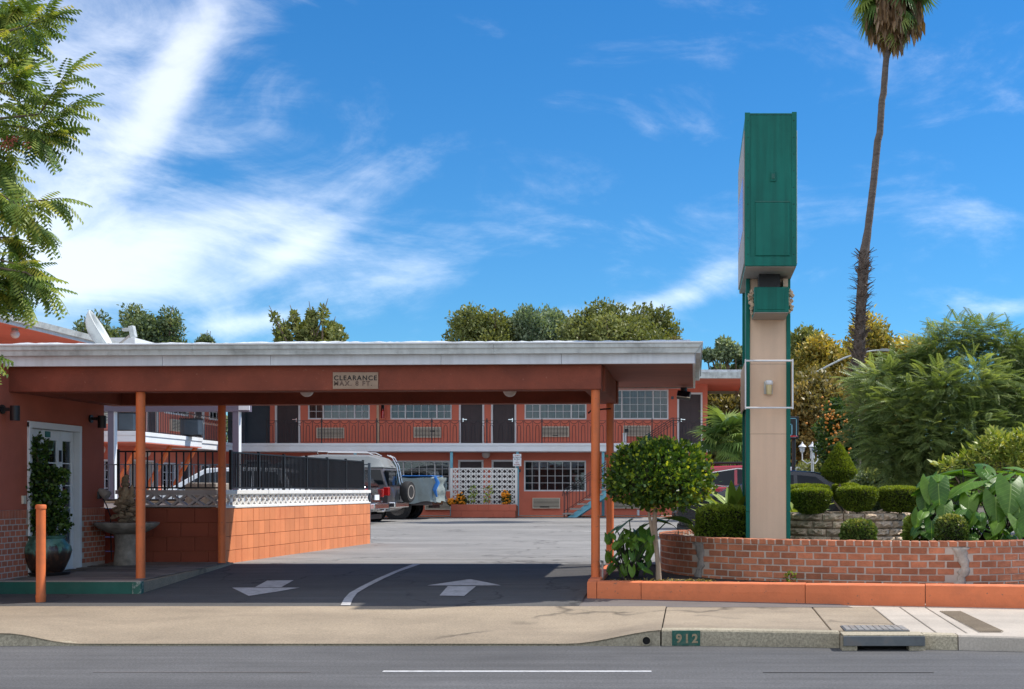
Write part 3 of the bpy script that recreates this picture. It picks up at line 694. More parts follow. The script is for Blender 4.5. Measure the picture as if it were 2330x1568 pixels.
# clearance sign
cs = thing('clearance_sign', 'tan plate with worn height lettering fixed to the front beam', 'sign', (XX(808, 14.9), 14.9, 2.8))
cx0, cx1 = XX(757, 14.88), XX(860, 14.88)
MB().box(cx0, cx1, 14.884, 14.90, ZZ(886, 14.88) + .005, ZZ(847, 14.88)).build('plate', M['clearsign'], cs, bevel=.002)
text('lettering', 'CLEARANCE', .080, M['ink'], cs, ((cx0 + cx1) / 2, 14.882, ZZ(860.5, 14.88)), space=1.22, bold=.0012)
text('lettering', 'MAX. 8 FT.', .080, M['inkfaded'], cs, ((cx0 + cx1) / 2 - .03, 14.882, ZZ(873, 14.88)), space=1.25, bold=.0008)
# ceiling globes under the soffit
for px, lab in ((698, 'small round ceiling lamp under the carport, left of the clearance sign centre'), (1160, 'small round ceiling lamp under the carport near its right post')):
    t = thing('ceiling_lamp', lab, 'lamp', (XX(px, 16.2), 16.2, 3.0), group='round lamps under the carport ceiling')
    x = XX(px, 16.2)
    MB().lathe([(.06, 2.87), (.06, 2.998)], (x, 16.2, 0), 20).build('base', M['white'], t, smooth=True)
    MB().sphere((x, 16.2, 2.795), .09, 20, 12).build('globe', M['globe'], t, smooth=True)
bpy.data.objects['ceiling_lamp']['label'] = 'small round ceiling lamp under the carport below the clearance sign'
# flood light at the back corner
fl = thing('flood_light', 'black flood lamp hanging under the right end of the carport roof', 'lamp', (XX(1556, 18.2), 18.2, 2.98))
x = XX(1556, 18.2)
MB().cyl((x, 18.2, 2.995), (x, 18.2, 2.94), .05).build('mount', M['dark'], fl, smooth=True)
MB().tube([(x, 18.2, 2.95), (x + .02, 18.16, 2.92), (x + .01, 18.15, 2.90)], .012).build('bracket', M['dark'], fl)
q = Matrix.Rotation(R(-28), 3, 'X') @ Matrix.Rotation(R(8), 3, 'Y')
o = MB().obox((x, 18.12, 2.875), (.20, .07, .12), q).build('housing', M['dark'], fl, bevel=.01)
MB().obox(Vector((x, 18.12, 2.875)) + q @ Vector((0, -.037, 0)), (.17, .006, .09), q).build('lens', M['glass_dark'], fl)
MB().obox(Vector((x, 18.12, 2.875)) + q @ Vector((0, -.036, -.052)), (.20, .008, .012), q).build('rim', M['cream'], fl)
mb = MB(); mb.tube([(XX(1390, 17.3), 17.25, 2.62), (XX(1372, 17.2), 17.2, 2.61), (XX(1362, 17.2), 17.2, 2.60), (XX(1345, 17.2), 17.2, 2.59), (XX(1338, 17.2), 17.2, 2.55)], .012, 6)
tag(mb.build('cable_stub', M['dark']), 'short dark cable hanging from the right rear corner of the carport', 'cable')

# ================================================================== OFFICE (left)
XO = -8.3
of = thing('office_building', 'terracotta stucco office with brick base and white glass door', 'building', (XO, 16, .4))
def zo(z): return z
ya, yb = 12.0, 17.30
dy0, dy1 = (8.3 * F / (CX - 62)), (8.3 * F / (CX - 183))     # door opening along Y
dt = 2.33; fl0 = .40
fy0 = dy0; fy1 = dy1
mb = MB()   # stucco above brick base
BT = 1.235                                                      # top of the brick base
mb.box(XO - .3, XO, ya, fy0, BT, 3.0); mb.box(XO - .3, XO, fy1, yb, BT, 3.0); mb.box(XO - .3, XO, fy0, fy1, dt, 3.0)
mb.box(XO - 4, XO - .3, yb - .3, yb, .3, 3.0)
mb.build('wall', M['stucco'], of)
mb = MB(); mb.box(XO - .3, XO + .012, ya, fy0, .15, BT - .002); mb.box(XO - .3, XO + .012, fy1, yb + .002, .30, BT - .002)
mb.build('mortar_wall', M['mortar'], of)
bm_ = MB().box(0, .012, -.0925, .0925, -.029, .029).mesh('brick', M['brickoffice'])
sm_ = MB().box(0, .012, -.028, .028, -.05, .05).mesh('brick', M['brickoffice'])
g = random.Random(5)
def brickrun(y0, y1, zb):
    y = y0 + .032
    while y < y1 - .02:   # soldier course on top
        piece('brick', sm_, of, (XO + .003 + g.uniform(0, .001), y, BT - .053)); y += .066
    z = BT - .105 - .038; r = 0
    while z > zb + .03:
        y = y0 + (.06 if r % 2 else 0)
        while y < y1 + .05:
            a, b = max(y, y0 + .004), min(y + .100, y1 - .004)
            if b - a > .03: piece('brick', bm_, of, (XO + .003 + g.uniform(0, .0015), (a + b) / 2, z), scale=(1, (b - a) / .185, 1))
            y += .120
        z -= .0715; r += 1
brickrun(14.55, fy0 - .01, .22); brickrun(fy1 + .01, yb, .42)
for i in range(2):   # end faces of the brick pier beside the door: seen at the jamb
    pass
for k in range(11):
    MB().box(XO - .18, XO - .005, fy1 - .012, fy1 - .001, BT - .145 - k * .0715 - .028, BT - .145 - k * .0715 + .028).build('brick', M['brickoffice'], of)
# door with side light
dr_ = part('door', of)
MBd = lambda *a: MB().box(*a)
xd = XO - .07
fw = .07
mb = MB(); mb.box(XO - .12, XO + .03, fy0 - .002, fy0 + fw, fl0, dt); mb.box(XO - .12, XO + .03, fy1 - fw, fy1 - .013, fl0, dt); mb.box(XO - .12, XO + .032, fy0 - .002, fy1 - .013, dt - fw, dt + .01)
mb.build('frame', M['white'], dr_, bevel=.006)
yy0, yy1 = fy0 + fw, fy1 - fw - .013; w3 = (yy1 - yy0)
cuts = [yy0, yy0 + w3 * .30, yy0 + w3 * .70, yy1]
for i in range(3):
    a, b = cuts[i] + .004, cuts[i + 1] - .004; s = .06; zb, zt = fl0 + .02, dt - fw - .005
    if i == 1: s = .075
    mb = MB(); mb.box(xd - .02, xd + .02, a, a + s, zb, zt); mb.box(xd - .02, xd + .02, b - s, b, zb, zt); mb.box(xd - .02, xd + .02, a + s, b - s, zt - .13, zt); mb.box(xd - .02, xd + .02, a + s, b - s, zb, zb + .24)
    mb.build('leaf', M['white'], dr_, bevel=.004)
    MB().box(xd - .006, xd, a + s, b - s, zb + .24, zt - .13).build('pane', M['glass'], dr_)
    mb = MB()
    for k in range(1, 5): z = zb + .24 + (zt - .13 - zb - .24) * k / 5; mb.box(xd - .008, xd + .006, a + s, b - s, z - .008, z + .008)
    mb.build('muntin', M['white'], dr_)
MB().box(XO - .05, XO - .035, cuts[1] + .09, cuts[1] + .2, 2.16, 2.235).build('sticker', M['greenrust'], dr_)
MB().box(xd + .02, xd + .045, cuts[2] - .03, cuts[2] - .005, 1.85, 2.0).build('hinge', M['dark'], dr_)
MB().box(XO - 1.0, XO - .9, fy0 - .3, fy1 + .5, .4, 2.6).build('curtain', M['curtain_dark'], dr_)
MB().box(XO - 1.2, XO - .3, ya, yb - .3, .35, .40).build('inner_floor', M['deck'], of)
# wall lamps
for px, py0, py1, lab in ((34, 923, 957, 'black cylinder wall lamp left of the office door'), (232, 946, 974, 'black cylinder wall lamp at the right corner of the office wall')):
    d = 8.14 * F / (CX - px); x = -8.14
    t = thing('wall_lamp', lab, 'lamp', (XO, d, ZZ(py0, d)), group='black cylinder lamps on the office wall')
    MB().lathe([(.055, ZZ(py1, d)), (.055, ZZ(py0, d))], (x, d, 0), 20).build('shade', M['dark'], t, smooth=True)
    zc = (ZZ(py0, d) * .75 + ZZ(py1, d) * .25)
    MB().box(XO + .001, x, d - .02, d + .02, zc - .02, zc + .02).build('arm', M['dark'], t)
    o = MB().lathe([(.055, 0), (.055, .02)], (0, 0, 0), 20).build('wall_plate', M['dark'], t); o.location = (XO + .001, d, zc); o.rotation_euler = (0, R(90), 0)
sw_ = MB().box(XO + .001, XO + .03, 15.17, 15.24, ZZ(1147, 15.2), ZZ(1128, 15.2)).build('doorbell', M['cream'], None, bevel=.004)
tag(sw_, 'small cream doorbell box on the office wall left of the door', 'doorbell')

# porch: raised floor of plank tiles with painted green nosing
PZ = lambda y: .392 + (y - 14.62) * .019
porch = struct('porch_floor', MB().add([(XO, 14.62, .2), (-6.56, 14.62, .2), (-6.56, 17.6, .38), (XO, 17.6, .38), (XO, 14.62, .385), (-6.56, 14.62, .385), (-6.60, 17.6, .445), (XO, 17.6, .445)],
     [(3, 2, 1, 0), (4, 5, 6, 7), (0, 1, 5, 4), (1, 2, 6, 5), (2, 3, 7, 6), (3, 0, 4, 7)]), M['concrete'])
plank = MB().box(-.295, .295, -.072, .072, -.004, .004).mesh('plank', M['deck'])
r = 0; y = 14.75
while y < 17.5:
    x = XO + .02 + (.3 if r % 2 else 0)
    while x < -6.62:
        a, b = x, min(x + .59, -6.62)
        if b - a > .08: piece('plank', plank, porch, ((a + b) / 2, y, PZ(y) + .004), (R(1.09), 0, 0), ((b - a) / .59, 1, 1))
        x += .6
    y += .15; r += 1
MB().box(XO + .02, -6.565, 14.575, 14.618, .22, PZ(14.6) - .002).build('step_riser', M['stepgreen'], porch, bevel=.006)
MB().box(XO + .02, -6.56, 14.57, 14.67, PZ(14.6) - .001, PZ(14.6) + .008).build('step_nosing', M['concretepale'], porch, bevel=.004)
o = MB().box(-6.66, -6.556, 14.571, 14.66, .24, PZ(14.6) + .004).build('chipped_corner', M['stepchip'], porch, bevel=.008)

# orange bollard
x = XX(93, 13.95)
b = thing('bollard', 'orange painted pipe bollard standing at the driveway edge', 'bollard', (x, 13.95, .2))
MB().lathe([(.052, .19), (.054, .26), (.056, .28), (.050, .30), (.049, 1.27)], (x, 13.95, 0), 24).build('pipe', M['post'], b, smooth=True)
MB().lathe([(.049, 1.262), (.057, 1.268), (.057, 1.30), (.052, 1.312), (.04, 1.315)], (x, 13.95, 0), 24).build('cap', M['post'], b, smooth=True)

# ================================================================== BLOCK WALL with breeze blocks and fence
bw = thing('block_wall', 'orange painted block wall topped by white breeze blocks', 'wall', (-6.7, 17.7, .42))
p0 = Vector((-6.73, 17.62, 0)); p1 = Vector((-6.39, 24.3, 0)); dv = (p1 - p0); Lw = dv.length; dv.normalize(); ang = math.atan2(dv.y, dv.x)
nn = Vector((dv.y, -dv.x, 0))
def wp(s, z, out=0): p = p0 + dv * s + nn * out; return (p.x, p.y, z)
BZ = .40; bh = .2035
blk = MB().box(-.0985, .0985, -.012, .012, -.0985, .0985)
blkm = blk.mesh('block', M['blockwall'])
o = MB().obox((p0 + dv * Lw / 2) - nn * .11 + Vector((0, 0, .72)), (Lw, .17, 1.02), Matrix.Rotation(ang, 3, 'Z')).build('mortar_core', M['blockjoint'], bw)
g = random.Random(9)
n = int(Lw / .203)
for r in range(5):
    for i in range(n):
        z = BZ + bh * (r + .5); hh = 1
        if r == 4: z = BZ + bh * 4 + .012; hh = .12
        if r == 4 and i % 2: continue
        w = 1 if r < 4 else 2.04
        c = wp((i + (.5 if r < 4 else 1.0)) * Lw / n, z, -.023 + g.uniform(-.0012, .0012))
        piece('block', blkm, bw, c, (0, 0, ang), ((Lw / n - .006) / .197 * w if r == 4 else (Lw / n - .006) / .197, 1, hh), bevel=.003)
# end face and porch wall (faces the street), block 40 cm
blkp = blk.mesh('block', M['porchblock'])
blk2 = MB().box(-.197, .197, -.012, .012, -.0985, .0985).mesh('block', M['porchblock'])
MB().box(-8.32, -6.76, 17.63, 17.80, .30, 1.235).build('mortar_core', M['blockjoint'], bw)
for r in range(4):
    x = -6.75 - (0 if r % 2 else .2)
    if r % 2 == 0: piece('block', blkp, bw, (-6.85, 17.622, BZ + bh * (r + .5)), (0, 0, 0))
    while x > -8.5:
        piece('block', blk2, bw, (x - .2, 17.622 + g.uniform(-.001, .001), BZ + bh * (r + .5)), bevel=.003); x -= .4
# breeze blocks: square frame with a cross of two bars, 20 cm wide
def breeze(w, h, t, bar=.022):
    mb = MB(); mb.box(-w / 2, w / 2, -t / 2, t / 2, -h / 2, -h / 2 + .018); mb.box(-w / 2, w / 2, -t / 2, t / 2, h / 2 - .018, h / 2)
    a = math.atan2(h, w); ln = math.hypot(w, h) - .03
    for k, s in enumerate((1, -1)): mb.obox((0, 0, 0), (ln, t - .004 - k * .003, bar), Matrix.Rotation(-s * a, 3, 'Y'))
    return mb
brz = breeze(.1985, .175, .045, .020).mesh('breeze_block', M['breeze'])
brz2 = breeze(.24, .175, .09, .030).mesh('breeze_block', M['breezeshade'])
ZB = BZ + bh * 4 + .03
for i in range(n):
    piece('breeze_block', brz, bw, wp((i + .5) * Lw / n, ZB + .0885, -.06), (0, 0, ang))
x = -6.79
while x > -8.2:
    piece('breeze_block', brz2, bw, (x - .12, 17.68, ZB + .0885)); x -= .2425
g = random.Random(2)
s = 0
while s < Lw - .05:
    e = min(s + .4, Lw); c = wp((s + e) / 2, ZB + .177 + .029, -.06 + g.uniform(-.003, .003))
    MB().obox((0, 0, 0), (e - s - .003, .125, .058)).build('cap_block', M['breeze'], bw, bevel=.004).matrix_basis = Matrix.Translation(c) @ Matrix.Rotation(ang, 4, 'Z')
    MB().obox((0, 0, 0), (e - s - .003, .12, .026)).build('cap_block', M['breeze'], bw, bevel=.003).matrix_basis = Matrix.Translation(wp((s + e) / 2, ZB - .013, -.06)) @ Matrix.Rotation(ang, 4, 'Z')
    s = e
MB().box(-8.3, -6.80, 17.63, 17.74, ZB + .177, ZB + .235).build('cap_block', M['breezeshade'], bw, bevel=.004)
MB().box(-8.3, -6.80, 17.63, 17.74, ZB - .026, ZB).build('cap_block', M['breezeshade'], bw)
TOPZ = ZB + .235
# back run of the pool enclosure and iron fences
fn = thing('iron_fence', 'black iron picket fence on top of the breeze block wall', 'fence', (-6.7, 17.7, TOPZ))
FT = 2.045
def fence_run(q0, q1, step, pr, postr, every, zt, zb, m, root, ln=None):
    q0, q1 = Vector(q0), Vector(q1); d = q1 - q0; L_ = d.length; d.normalize()
    sp = L_ / max(1, round(L_ / every)); k = 0
    me = MB().box(-pr, pr, -pr, pr, zb + .02, zt - .01).mesh('picket', m)
    pm = MB().box(-postr, postr, -postr, postr, zb, zt + .02).mesh('post', m)
    a = math.atan2(d.y, d.x)
    for i in range(round(L_ / every) + 1): p = q0 + d * (i * sp); piece('post', pm, root, (p.x, p.y, 0), (0, 0, a))
    for i in range(round(L_ / every)):
        s0, s1 = q0 + d * (i * sp), q0 + d * ((i + 1) * sp); nb = max(1, round(sp / step))
        for z in (zt - .012, zb + .03):
            MB().bar((s0.x, s0.y, z), (s1.x, s1.y, z), .028, .022).build('rail', m, root)
        for j in range(1, nb): p = s0.lerp(s1, j / nb); piece('picket', me, root, (p.x, p.y, 0), (0, 0, a))
fence_run(wp(.35, 0, -.06), wp(Lw - .30, 0, -.06), .060, .0080, .019, 1.05, FT, TOPZ + .002, M['iron'], fn)
fence_run((-8.28, 17.69, 0), (-6.82, 17.69, 0), .105, .0085, .016, 1.46, FT, TOPZ + .002, M['iron'], fn)
# far side of the pool enclosure
pf = thing('pool_fence', 'slate blue metal fence on the far side of the pool enclosure', 'fence', (-10, 24.6, .4))
fence_run((-15, 24.6, 0), (-6.5, 24.6, 0), .105, .009, .022, 1.9, 2.0, .5, M['bluefence'], pf)
struct('pool_deck', MB().box(-16, -6.95, 17.85, 24.5, .35, .435), M['concretepale'])
pc = thing('pool_cover_box', 'long blue and white box seen through the shaded breeze blocks', 'storage box', (-8.4, 20.5, .43))
MB().box(-10.2, -8.0, 20.2, 20.8, .435, 1.18).build('body', M['bluetarp'], pc, bevel=.02)
MB().box(-10.22, -7.98, 20.18, 20.82, 1.18, 1.27).build('lid', M['whitepaint'], pc, bevel=.02)
MB().box(-10.25, -7.95, 20.15, 20.85, 1.30, 1.33).build('top_board', M['dark'], pc)
MB().box(-10.2, -7.98, 20.2, 20.8, 1.27, 1.30).build('spacer', M['cream'], pc)
# stone block behind the fence (dark concrete thing on the wall)
tb = thing('concrete_block', 'dark grey concrete block standing behind the iron fence by the rear post', 'block', (XX(460, 20), 20, 1.2))
MB().prism([(XX(426, 20), .44), (XX(426, 20), ZZ(1104, 20)), (XX(433, 20), ZZ(1098, 20)), (XX(496, 20), ZZ(1099, 20)), (XX(496, 20), .44)], 'y', 19.9, 20.5).build('block_body', M['fountain'], tb, bevel=.02)
# spot light on bracket at the office corner
x, d = XX(246, 17.3), 17.15
t = thing('spot_light', 'old grey spot lamp mounted at the corner between office and breeze blocks', 'lamp', (x, d, 1.4))
o = MB().lathe([(.03, -.09), (.05, -.05), (.065, .02), (.07, .06), (.05, .062)], (0, 0, 0), 18).build('lamp_head', M['patchpale'], t, smooth=True); o.matrix_basis = Matrix.Translation((x + .02, d, ZZ(1123, d))) @ Matrix.Rotation(R(125), 4, 'Y')
o = MB().lathe([(.05, -.05), (.052, .05)], (0, 0, 0), 16).build('mount', M['dark'], t, smooth=True); o.matrix_basis = Matrix.Translation((x - .07, d, ZZ(1127, d)))
MB().tube([(x, d, ZZ(1135, d)), (x + .05, d, ZZ(1150, d)), (x + .08, d + .05, ZZ(1175, d)), (x + .07, d + .1, .5)], .008, 6).build('cable', M['dark'], t)
# lavender canopy frame
lv = thing('canopy_frame', 'lavender painted post and beam frame behind the fence', 'canopy', (-12, 28, .4))
for px in (257, 540):
    x = XX(px, 28); MB().box(x - .08, x + .055, 27.92, 28.06, .42, 3.3).build('post', M['lav'], lv); MB().box(x + .056, x + .070, 27.92, 28.06, .42, 3.3).build('post_trim', M['white'], lv)
MB().box(XX(190, 28), XX(570, 28), 27.90, 28.08, ZZ(937, 28), ZZ(915, 28)).build('beam', M['lav'], lv)
MB().box(XX(548, 28), XX(572, 28), 27.86, 27.895, ZZ(934, 28), ZZ(915, 28)).build('beam_end', M['white'], lv)
MB().box(XX(190, 28), XX(572, 28), 27.90, 28.3, ZZ(915, 28), ZZ(915, 28) + .05).build('roof_sheet', M['white'], lv)
# ================================================================== MOTEL (rear wing)
MY = 49.0; FL = 3.24           # wall plane, upper floor level
mo = thing('motel_building', 'two storey terracotta motel wing at the back of the car park', 'building', (-8, MY, .45))
def wall_holes(mb, x0, x1, z0, z1, holes, ya, yb, tr=None):
    xs = sorted({x0, x1, *[h[0] for h in holes], *[h[1] for h in holes]}); zs = sorted({z0, z1, *[h[2] for h in holes], *[h[3] for h in holes]})
    tr = tr or (lambda p: p)
    def q(*ps): mb.add([tr(p) for p in ps], [(0, 1, 2, 3)])
    for a, b in zip(xs, xs[1:]):
        for c, d in zip(zs, zs[1:]):
            mx_, mz_ = (a + b) / 2, (c + d) / 2
            if any(h[0] < mx_ < h[1] and h[2] < mz_ < h[3] for h in holes): continue
            q((a, ya, c), (b, ya, c), (b, ya, d), (a, ya, d)); q((a, yb, d), (b, yb, d), (b, yb, c), (a, yb, c))
    for (a, b, c, d) in holes:
        q((a, ya, c), (a, yb, c), (b, yb, c), (b, ya, c)); q((a, ya, d), (b, ya, d), (b, yb, d), (a, yb, d))
        q((a, ya, c), (a, ya, d), (a, yb, d), (a, yb, c)); q((b, ya, c), (b, yb, c), (b, yb, d), (b, ya, d))
    q((x0, ya, z0), (x0, ya, z1), (x0, yb, z1), (x0, yb, z0)); q((x1, ya, z0), (x1, yb, z0), (x1, yb, z1), (x1, ya, z1)); q((x0, ya, z1), (x1, ya, z1), (x1, yb, z1), (x0, yb, z1))
    return mb
mx_ = lambda p: XX(p, MY)
UW = [(701, 841), (888.4, 1027.5), (1193.6, 1334.5), (1380, 1521)]
UD = [(629.6, 680), (1048, 1098.5), (1121, 1171.6), (1544, 1595.5)]
LWn = [(883, 1024), (1192, 1333.5), (640, 780), (1376, 1518)]
LD = [(1046, 1097), (1122, 1173), (560, 612), (1545, 1596)]
wz0, wz1 = ZZ(954.5, MY), ZZ(886.5, MY); lz0, lz1 = ZZ(1118, MY), ZZ(1048, MY)
dz1 = FL + 2.06; ldz1 = ZZ(1050, MY)
holes = [(mx_(a), mx_(b), wz0, wz1) for a, b in UW] + [(mx_(a), mx_(b), FL, dz1) for a, b in UD]
X0, X1 = -16.9, mx_(1610)
W_ = wall_holes(MB(), X0, X1, FL - .02, 5.85, holes, MY, MY + .18).build('upper_wall', M['motel_wall'], mo, fix=False)
holes = [(mx_(a), mx_(b), lz0, lz1) for a, b in LWn] + [(mx_(a), mx_(b), .48, ldz1) for a, b in LD]
wall_holes(MB(), -18.7, X1, .40, FL - .02, holes, MY, MY + .18).build('lower_wall', M['motel_wall'], mo, fix=False)
MB().box(X1 - .18, X1 - .001, MY + .18, MY + 8, .4, 5.85).build('end_wall', M['motel_wall'], mo)
MB().box(-19, X1 - .2, MY + 1.2, MY + 1.3, .4, 5.8).build('inner_partition', M['curtain_dark'], mo)
MB().box(-18.9, X1 - .2, MY + .2, MY + 8, FL - .2, FL - .03).build('floor_slab', M['white'], mo)
# window unit (local, centre bottom), faces -Y
def window_unit(wd, hg, rows=4):
    r = thing('window', None, None, local=True); 
    f = .055
    mb = MB(); mb.box(-wd / 2, -wd / 2 + f, -.03, .05, 0, hg); mb.box(wd / 2 - f, wd / 2, -.03, .05, 0, hg); mb.box(-wd / 2 + f, wd / 2 - f, -.03, .05, 0, f); mb.box(-wd / 2 + f, wd / 2 - f, -.03, .05, hg - f, hg)
    mb.build('frame', M['white'], r)
    a = -wd / 2 + f; b = wd / 2 - f; t = b - a; c1 = a + t * .235; c2 = b - t * .235
    for c in (c1, c2): MB().box(c - .025, c + .025, -.02, .045, f, hg - f).build('mullion', M['white'], r)
    for (s, e, k) in ((a, c1 - .025, 2), (c1 + .025, c2 - .025, 4), (c2 + .025, b, 2)):
        MB().box(s, e, .018, .026, f, hg - f).build('pane', M['glass'], r)
        mb = MB()
        for i in range(1, k): x = s + (e - s) * i / k; mb.box(x - .009, x + .009, .004, .016, f, hg - f)
        for i in range(1, rows): z = f + (hg - 2 * f) * i / rows; mb.box(s, e, .003, .015, z - .008, z + .008)
        mb.build('muntin', M['white'], r)
    return r
def put(src, parent, loc, rz=0, name=None):
    c = copy_tree(src); c.parent = parent; c.matrix_parent_inverse = wmat(parent).inverted(); c.location = loc; c.rotation_euler = (0, 0, rz)
    return c
def kill(o):
    for ch in list(o.children): kill(ch)
    bpy.data.objects.remove(o)
wd = (141) * MY / F; wu = window_unit(wd, wz1 - wz0); 
for i, (a, b) in enumerate(UW): 
    o = put(wu, mo, ((mx_(a) + mx_(b)) / 2, MY + .03, wz0))
    MB().box(mx_(a), mx_(b), MY + .16, MY + .17, wz0, wz1).build('curtain', M[('curtain', 'curtain_grey', 'curtain_pale', 'curtain_warm')[i]], o)
wl = window_unit(wd, lz1 - lz0)
for i, (a, b) in enumerate(LWn):
    o = put(wl, mo, ((mx_(a) + mx_(b)) / 2, MY + .03, lz0))
    MB().box(mx_(a), mx_(b), MY + .16, MY + .17, lz0, lz1).build('curtain', M['curtain_dark'], o)
kill(wu); kill(wl)
# panelled door (local)
def door_unit(w, h, hs=1):
    r = thing('door', None, None, local=True)
    MB().box(-w / 2, w / 2, .02, .06, 0, h).build('door_slab', M['door'], r)
    pw = (w - .33) / 2
    for sx in (-1, 1):
        for z0, z1 in ((.12, .84), (.98, 1.62), (1.74, h - .10)):
            MB().box(sx * (.05 + pw / 2) - pw / 2, sx * (.05 + pw / 2) + pw / 2, .012, .022, z0, z1).build('panel', M['door'], r, bevel=.008)
    mb = MB(); mb.box(-w / 2 - .06, -w / 2 + .012, -.055, .018, 0, h); mb.box(w / 2 - .012, w / 2 + .06, -.055, .018, 0, h); mb.box(-w / 2 - .06, w / 2 + .06, -.055, .018, h - .012, h + .06)
    mb.build('frame', M['white'], r)
    o = MB().box(-hs * (w / 2 - .1) - .02, -hs * (w / 2 - .1) + .02, -.02, .02, .96, 1.10).build('handle', M['chrome'], r)
    MB().box(min(-hs * (w / 2 - .1), -hs * (w / 2 - .26)), max(-hs * (w / 2 - .1), -hs * (w / 2 - .26)), -.05, -.02, 1.03, 1.06).build('lever', M['chrome'], r)
    return r
dw_ = 50.6 * MY / F
for (a, b), hs in zip(UD, (-1, 1, -1, 1)):
    u = door_unit(dw_, dz1 - FL, hs); put(u, mo, ((mx_(a) + mx_(b)) / 2, MY + .02, FL)); kill(u)
for (a, b), hs in zip(LD, (1, -1, 1, -1)):
    u = door_unit(dw_, ldz1 - .48, hs); put(u, mo, ((mx_(a) + mx_(b)) / 2, MY + .02, .48)); kill(u)
# wall air conditioners
def ac_unit(m='cream', gap=None):
    r = thing('air_conditioner', None, None, local=True); w, h = 1.09, .42
    mb = MB(); mb.box(-w / 2, w / 2, -.10, .02, 0, .03); mb.box(-w / 2, w / 2, -.10, .02, h - .03, h); mb.box(-w / 2, -w / 2 + .03, -.10, .02, .03, h - .03); mb.box(w / 2 - .03, w / 2, -.10, .02, .03, h - .03)
    mb.build('casing', M[m], r); MB().box(-w / 2 + .03, w / 2 - .03, -.04, -.03, .03, h - .03).build('recess', M['dark'], r)
    for i in range(7):
        z = .057 + i * .051; MB().obox((0, -.085, z), (w - .065, .012, .026), Matrix.Rotation(R(10), 3, 'X')).build('slat', M[m], r)
    if gap: MB().box(*gap[:2], -.105, -.10, *gap[2:]).build('missing_slat', M['dark'], r)
    return r
AC = [((721.6, 783.8), (973.7, 997.4), 'cream', None), ((942.6, 1004.5), (972.8, 996), 'cream', (.12, .3, .24, .27)), ((1232.4, 1295), (969, 994.5), 'cream', (-.1, .12, .03, .06)), ((1419, 1481), (968.7, 992.8), 'cream', (-.5, -.35, .16, .30)),
      ((1212, 1275), (1132.5, 1157), 'cream', (-.25, .12, .05, .08)), ((968, 1030), (1134, 1160), 'cream', None), ((1395, 1457), (1132, 1157), 'cream', None)]
for (a, b), (c, d), m_, gp in AC:
    u = ac_unit(m_, gp); put(u, mo, ((mx_(a) + mx_(b)) / 2, MY, ZZ(d, MY))); kill(u)
# balcony, posts, railing
BY = 47.6
MB().box(-17.72, XX(1612, BY), BY + .03, MY + .001, 2.97, FL).build('balcony_floor', M['slabwhite'], mo)
MB().box(-17.72, XX(1615, BY), BY - .03, BY + .03, 2.965, 3.285).build('balcony_edge', M['slabwhite'], mo, bevel=.02)
MB().box(-17.72, XX(1616, BY), BY - .055, BY - .03, 3.185, 3.29).build('balcony_lip', M['slabwhite'], mo, bevel=.01)
for px in (807, 1026.5, 1177, 1602, 1372):
    MB().box(XX(px, BY) - .05, XX(px, BY) + .05, BY + .04, BY + .14, .45, 2.968).build('balcony_post', M['bluepost'], mo)
MB().box(XX(858, MY), XX(863.5, MY), MY - .08, MY - .002, FL, 5.8).build('downspout', M['tan'], mo)
MB().box(XX(858, MY), XX(863.5, MY), MY - .08, MY - .002, .5, 2.96).build('downspout', M['tan'], mo)
rl = part('balcony_railing', mo); pitch = .355
def railbay(n):
    mb = MB(); r = .013
    for i in range(n):
        x = i * pitch
        mb.bar((x, 0, .05), (x, 0, .88), .018)
        c = x + pitch / 2
        mb.tube([(x + pitch / 2 + math.cos(t) * pitch * .42, 0, .88 + .0 - math.sin(t) * .12) for t in [math.pi * k / 8 for k in range(9)]], r * .7, 4, False)
        w = .062
        mb.tube([(c - w - .01, 0, .05), (c - w, 0, .60)] + [(c + math.cos(t) * w, 0, .62 + math.sin(t) * .09) for t in [math.pi * (1 - k / 6) for k in range(7)]] + [(c + w, 0, .60), (c + w + .01, 0, .05)], r * .8, 4, False)
    mb.bar((0, 0, .88), (n * pitch, 0, .88), .03, .012); mb.bar((0, 0, .05), (n * pitch, 0, .05), .02, .012)
    return mb
bay = railbay(6).mesh('railing_bay', M['rail'], fix=False); x = XX(1609, BY - .02)
k = 0
while x > -17.4:
    x -= 6 * pitch
    if x < -17.6: break
    piece('railing_bay', bay, rl, (x, BY, 3.285)); MB().box(x - .02, x + .02, BY - .02, BY + .02, 3.285, 4.25).build('railing_post', M['rail'], rl)
MB().box(XX(1607, BY), XX(1611, BY), BY - .03, BY + .03, 3.285, 4.26).build('railing_post', M['rail'], rl)
MB().bar((XX(1609, BY), BY, 4.16), (XX(1609, BY), MY, 4.16), .03).build('rail_end', M['rail'], rl)
# roof of the rear wing
MB().prism([(46.5, 5.70), (46.5, 5.74), (52.5, 5.78), (52.5, 5.70)], 'x', -19, XX(1693, 46.5)).build('soffit', M['motel_wall'], mo)
MB().box(-19, XX(1697, 46.4), 46.38, 46.5, 5.69, 5.93).build('roof_gutter', M['gutter'], mo, bevel=.01)
MB().box(-19, XX(1695, 46.4), 46.40, 57, 5.93, 6.02).build('roof', M['membrane'], mo)
MB().box(XX(1694, 46.4), XX(1697, 46.4), 46.5, 57, 5.69, 5.93).build('roof_gutter', M['gutter'], mo)
# walkway, kerb
struct('walkway', MB().box(-20, 3, 47.4, 49, .42, .475), M['concretepale'])
struct('walkway_kerb', MB().box(-20, 3, 47.34, 47.4, .40, .475), M['kerbpaint'])
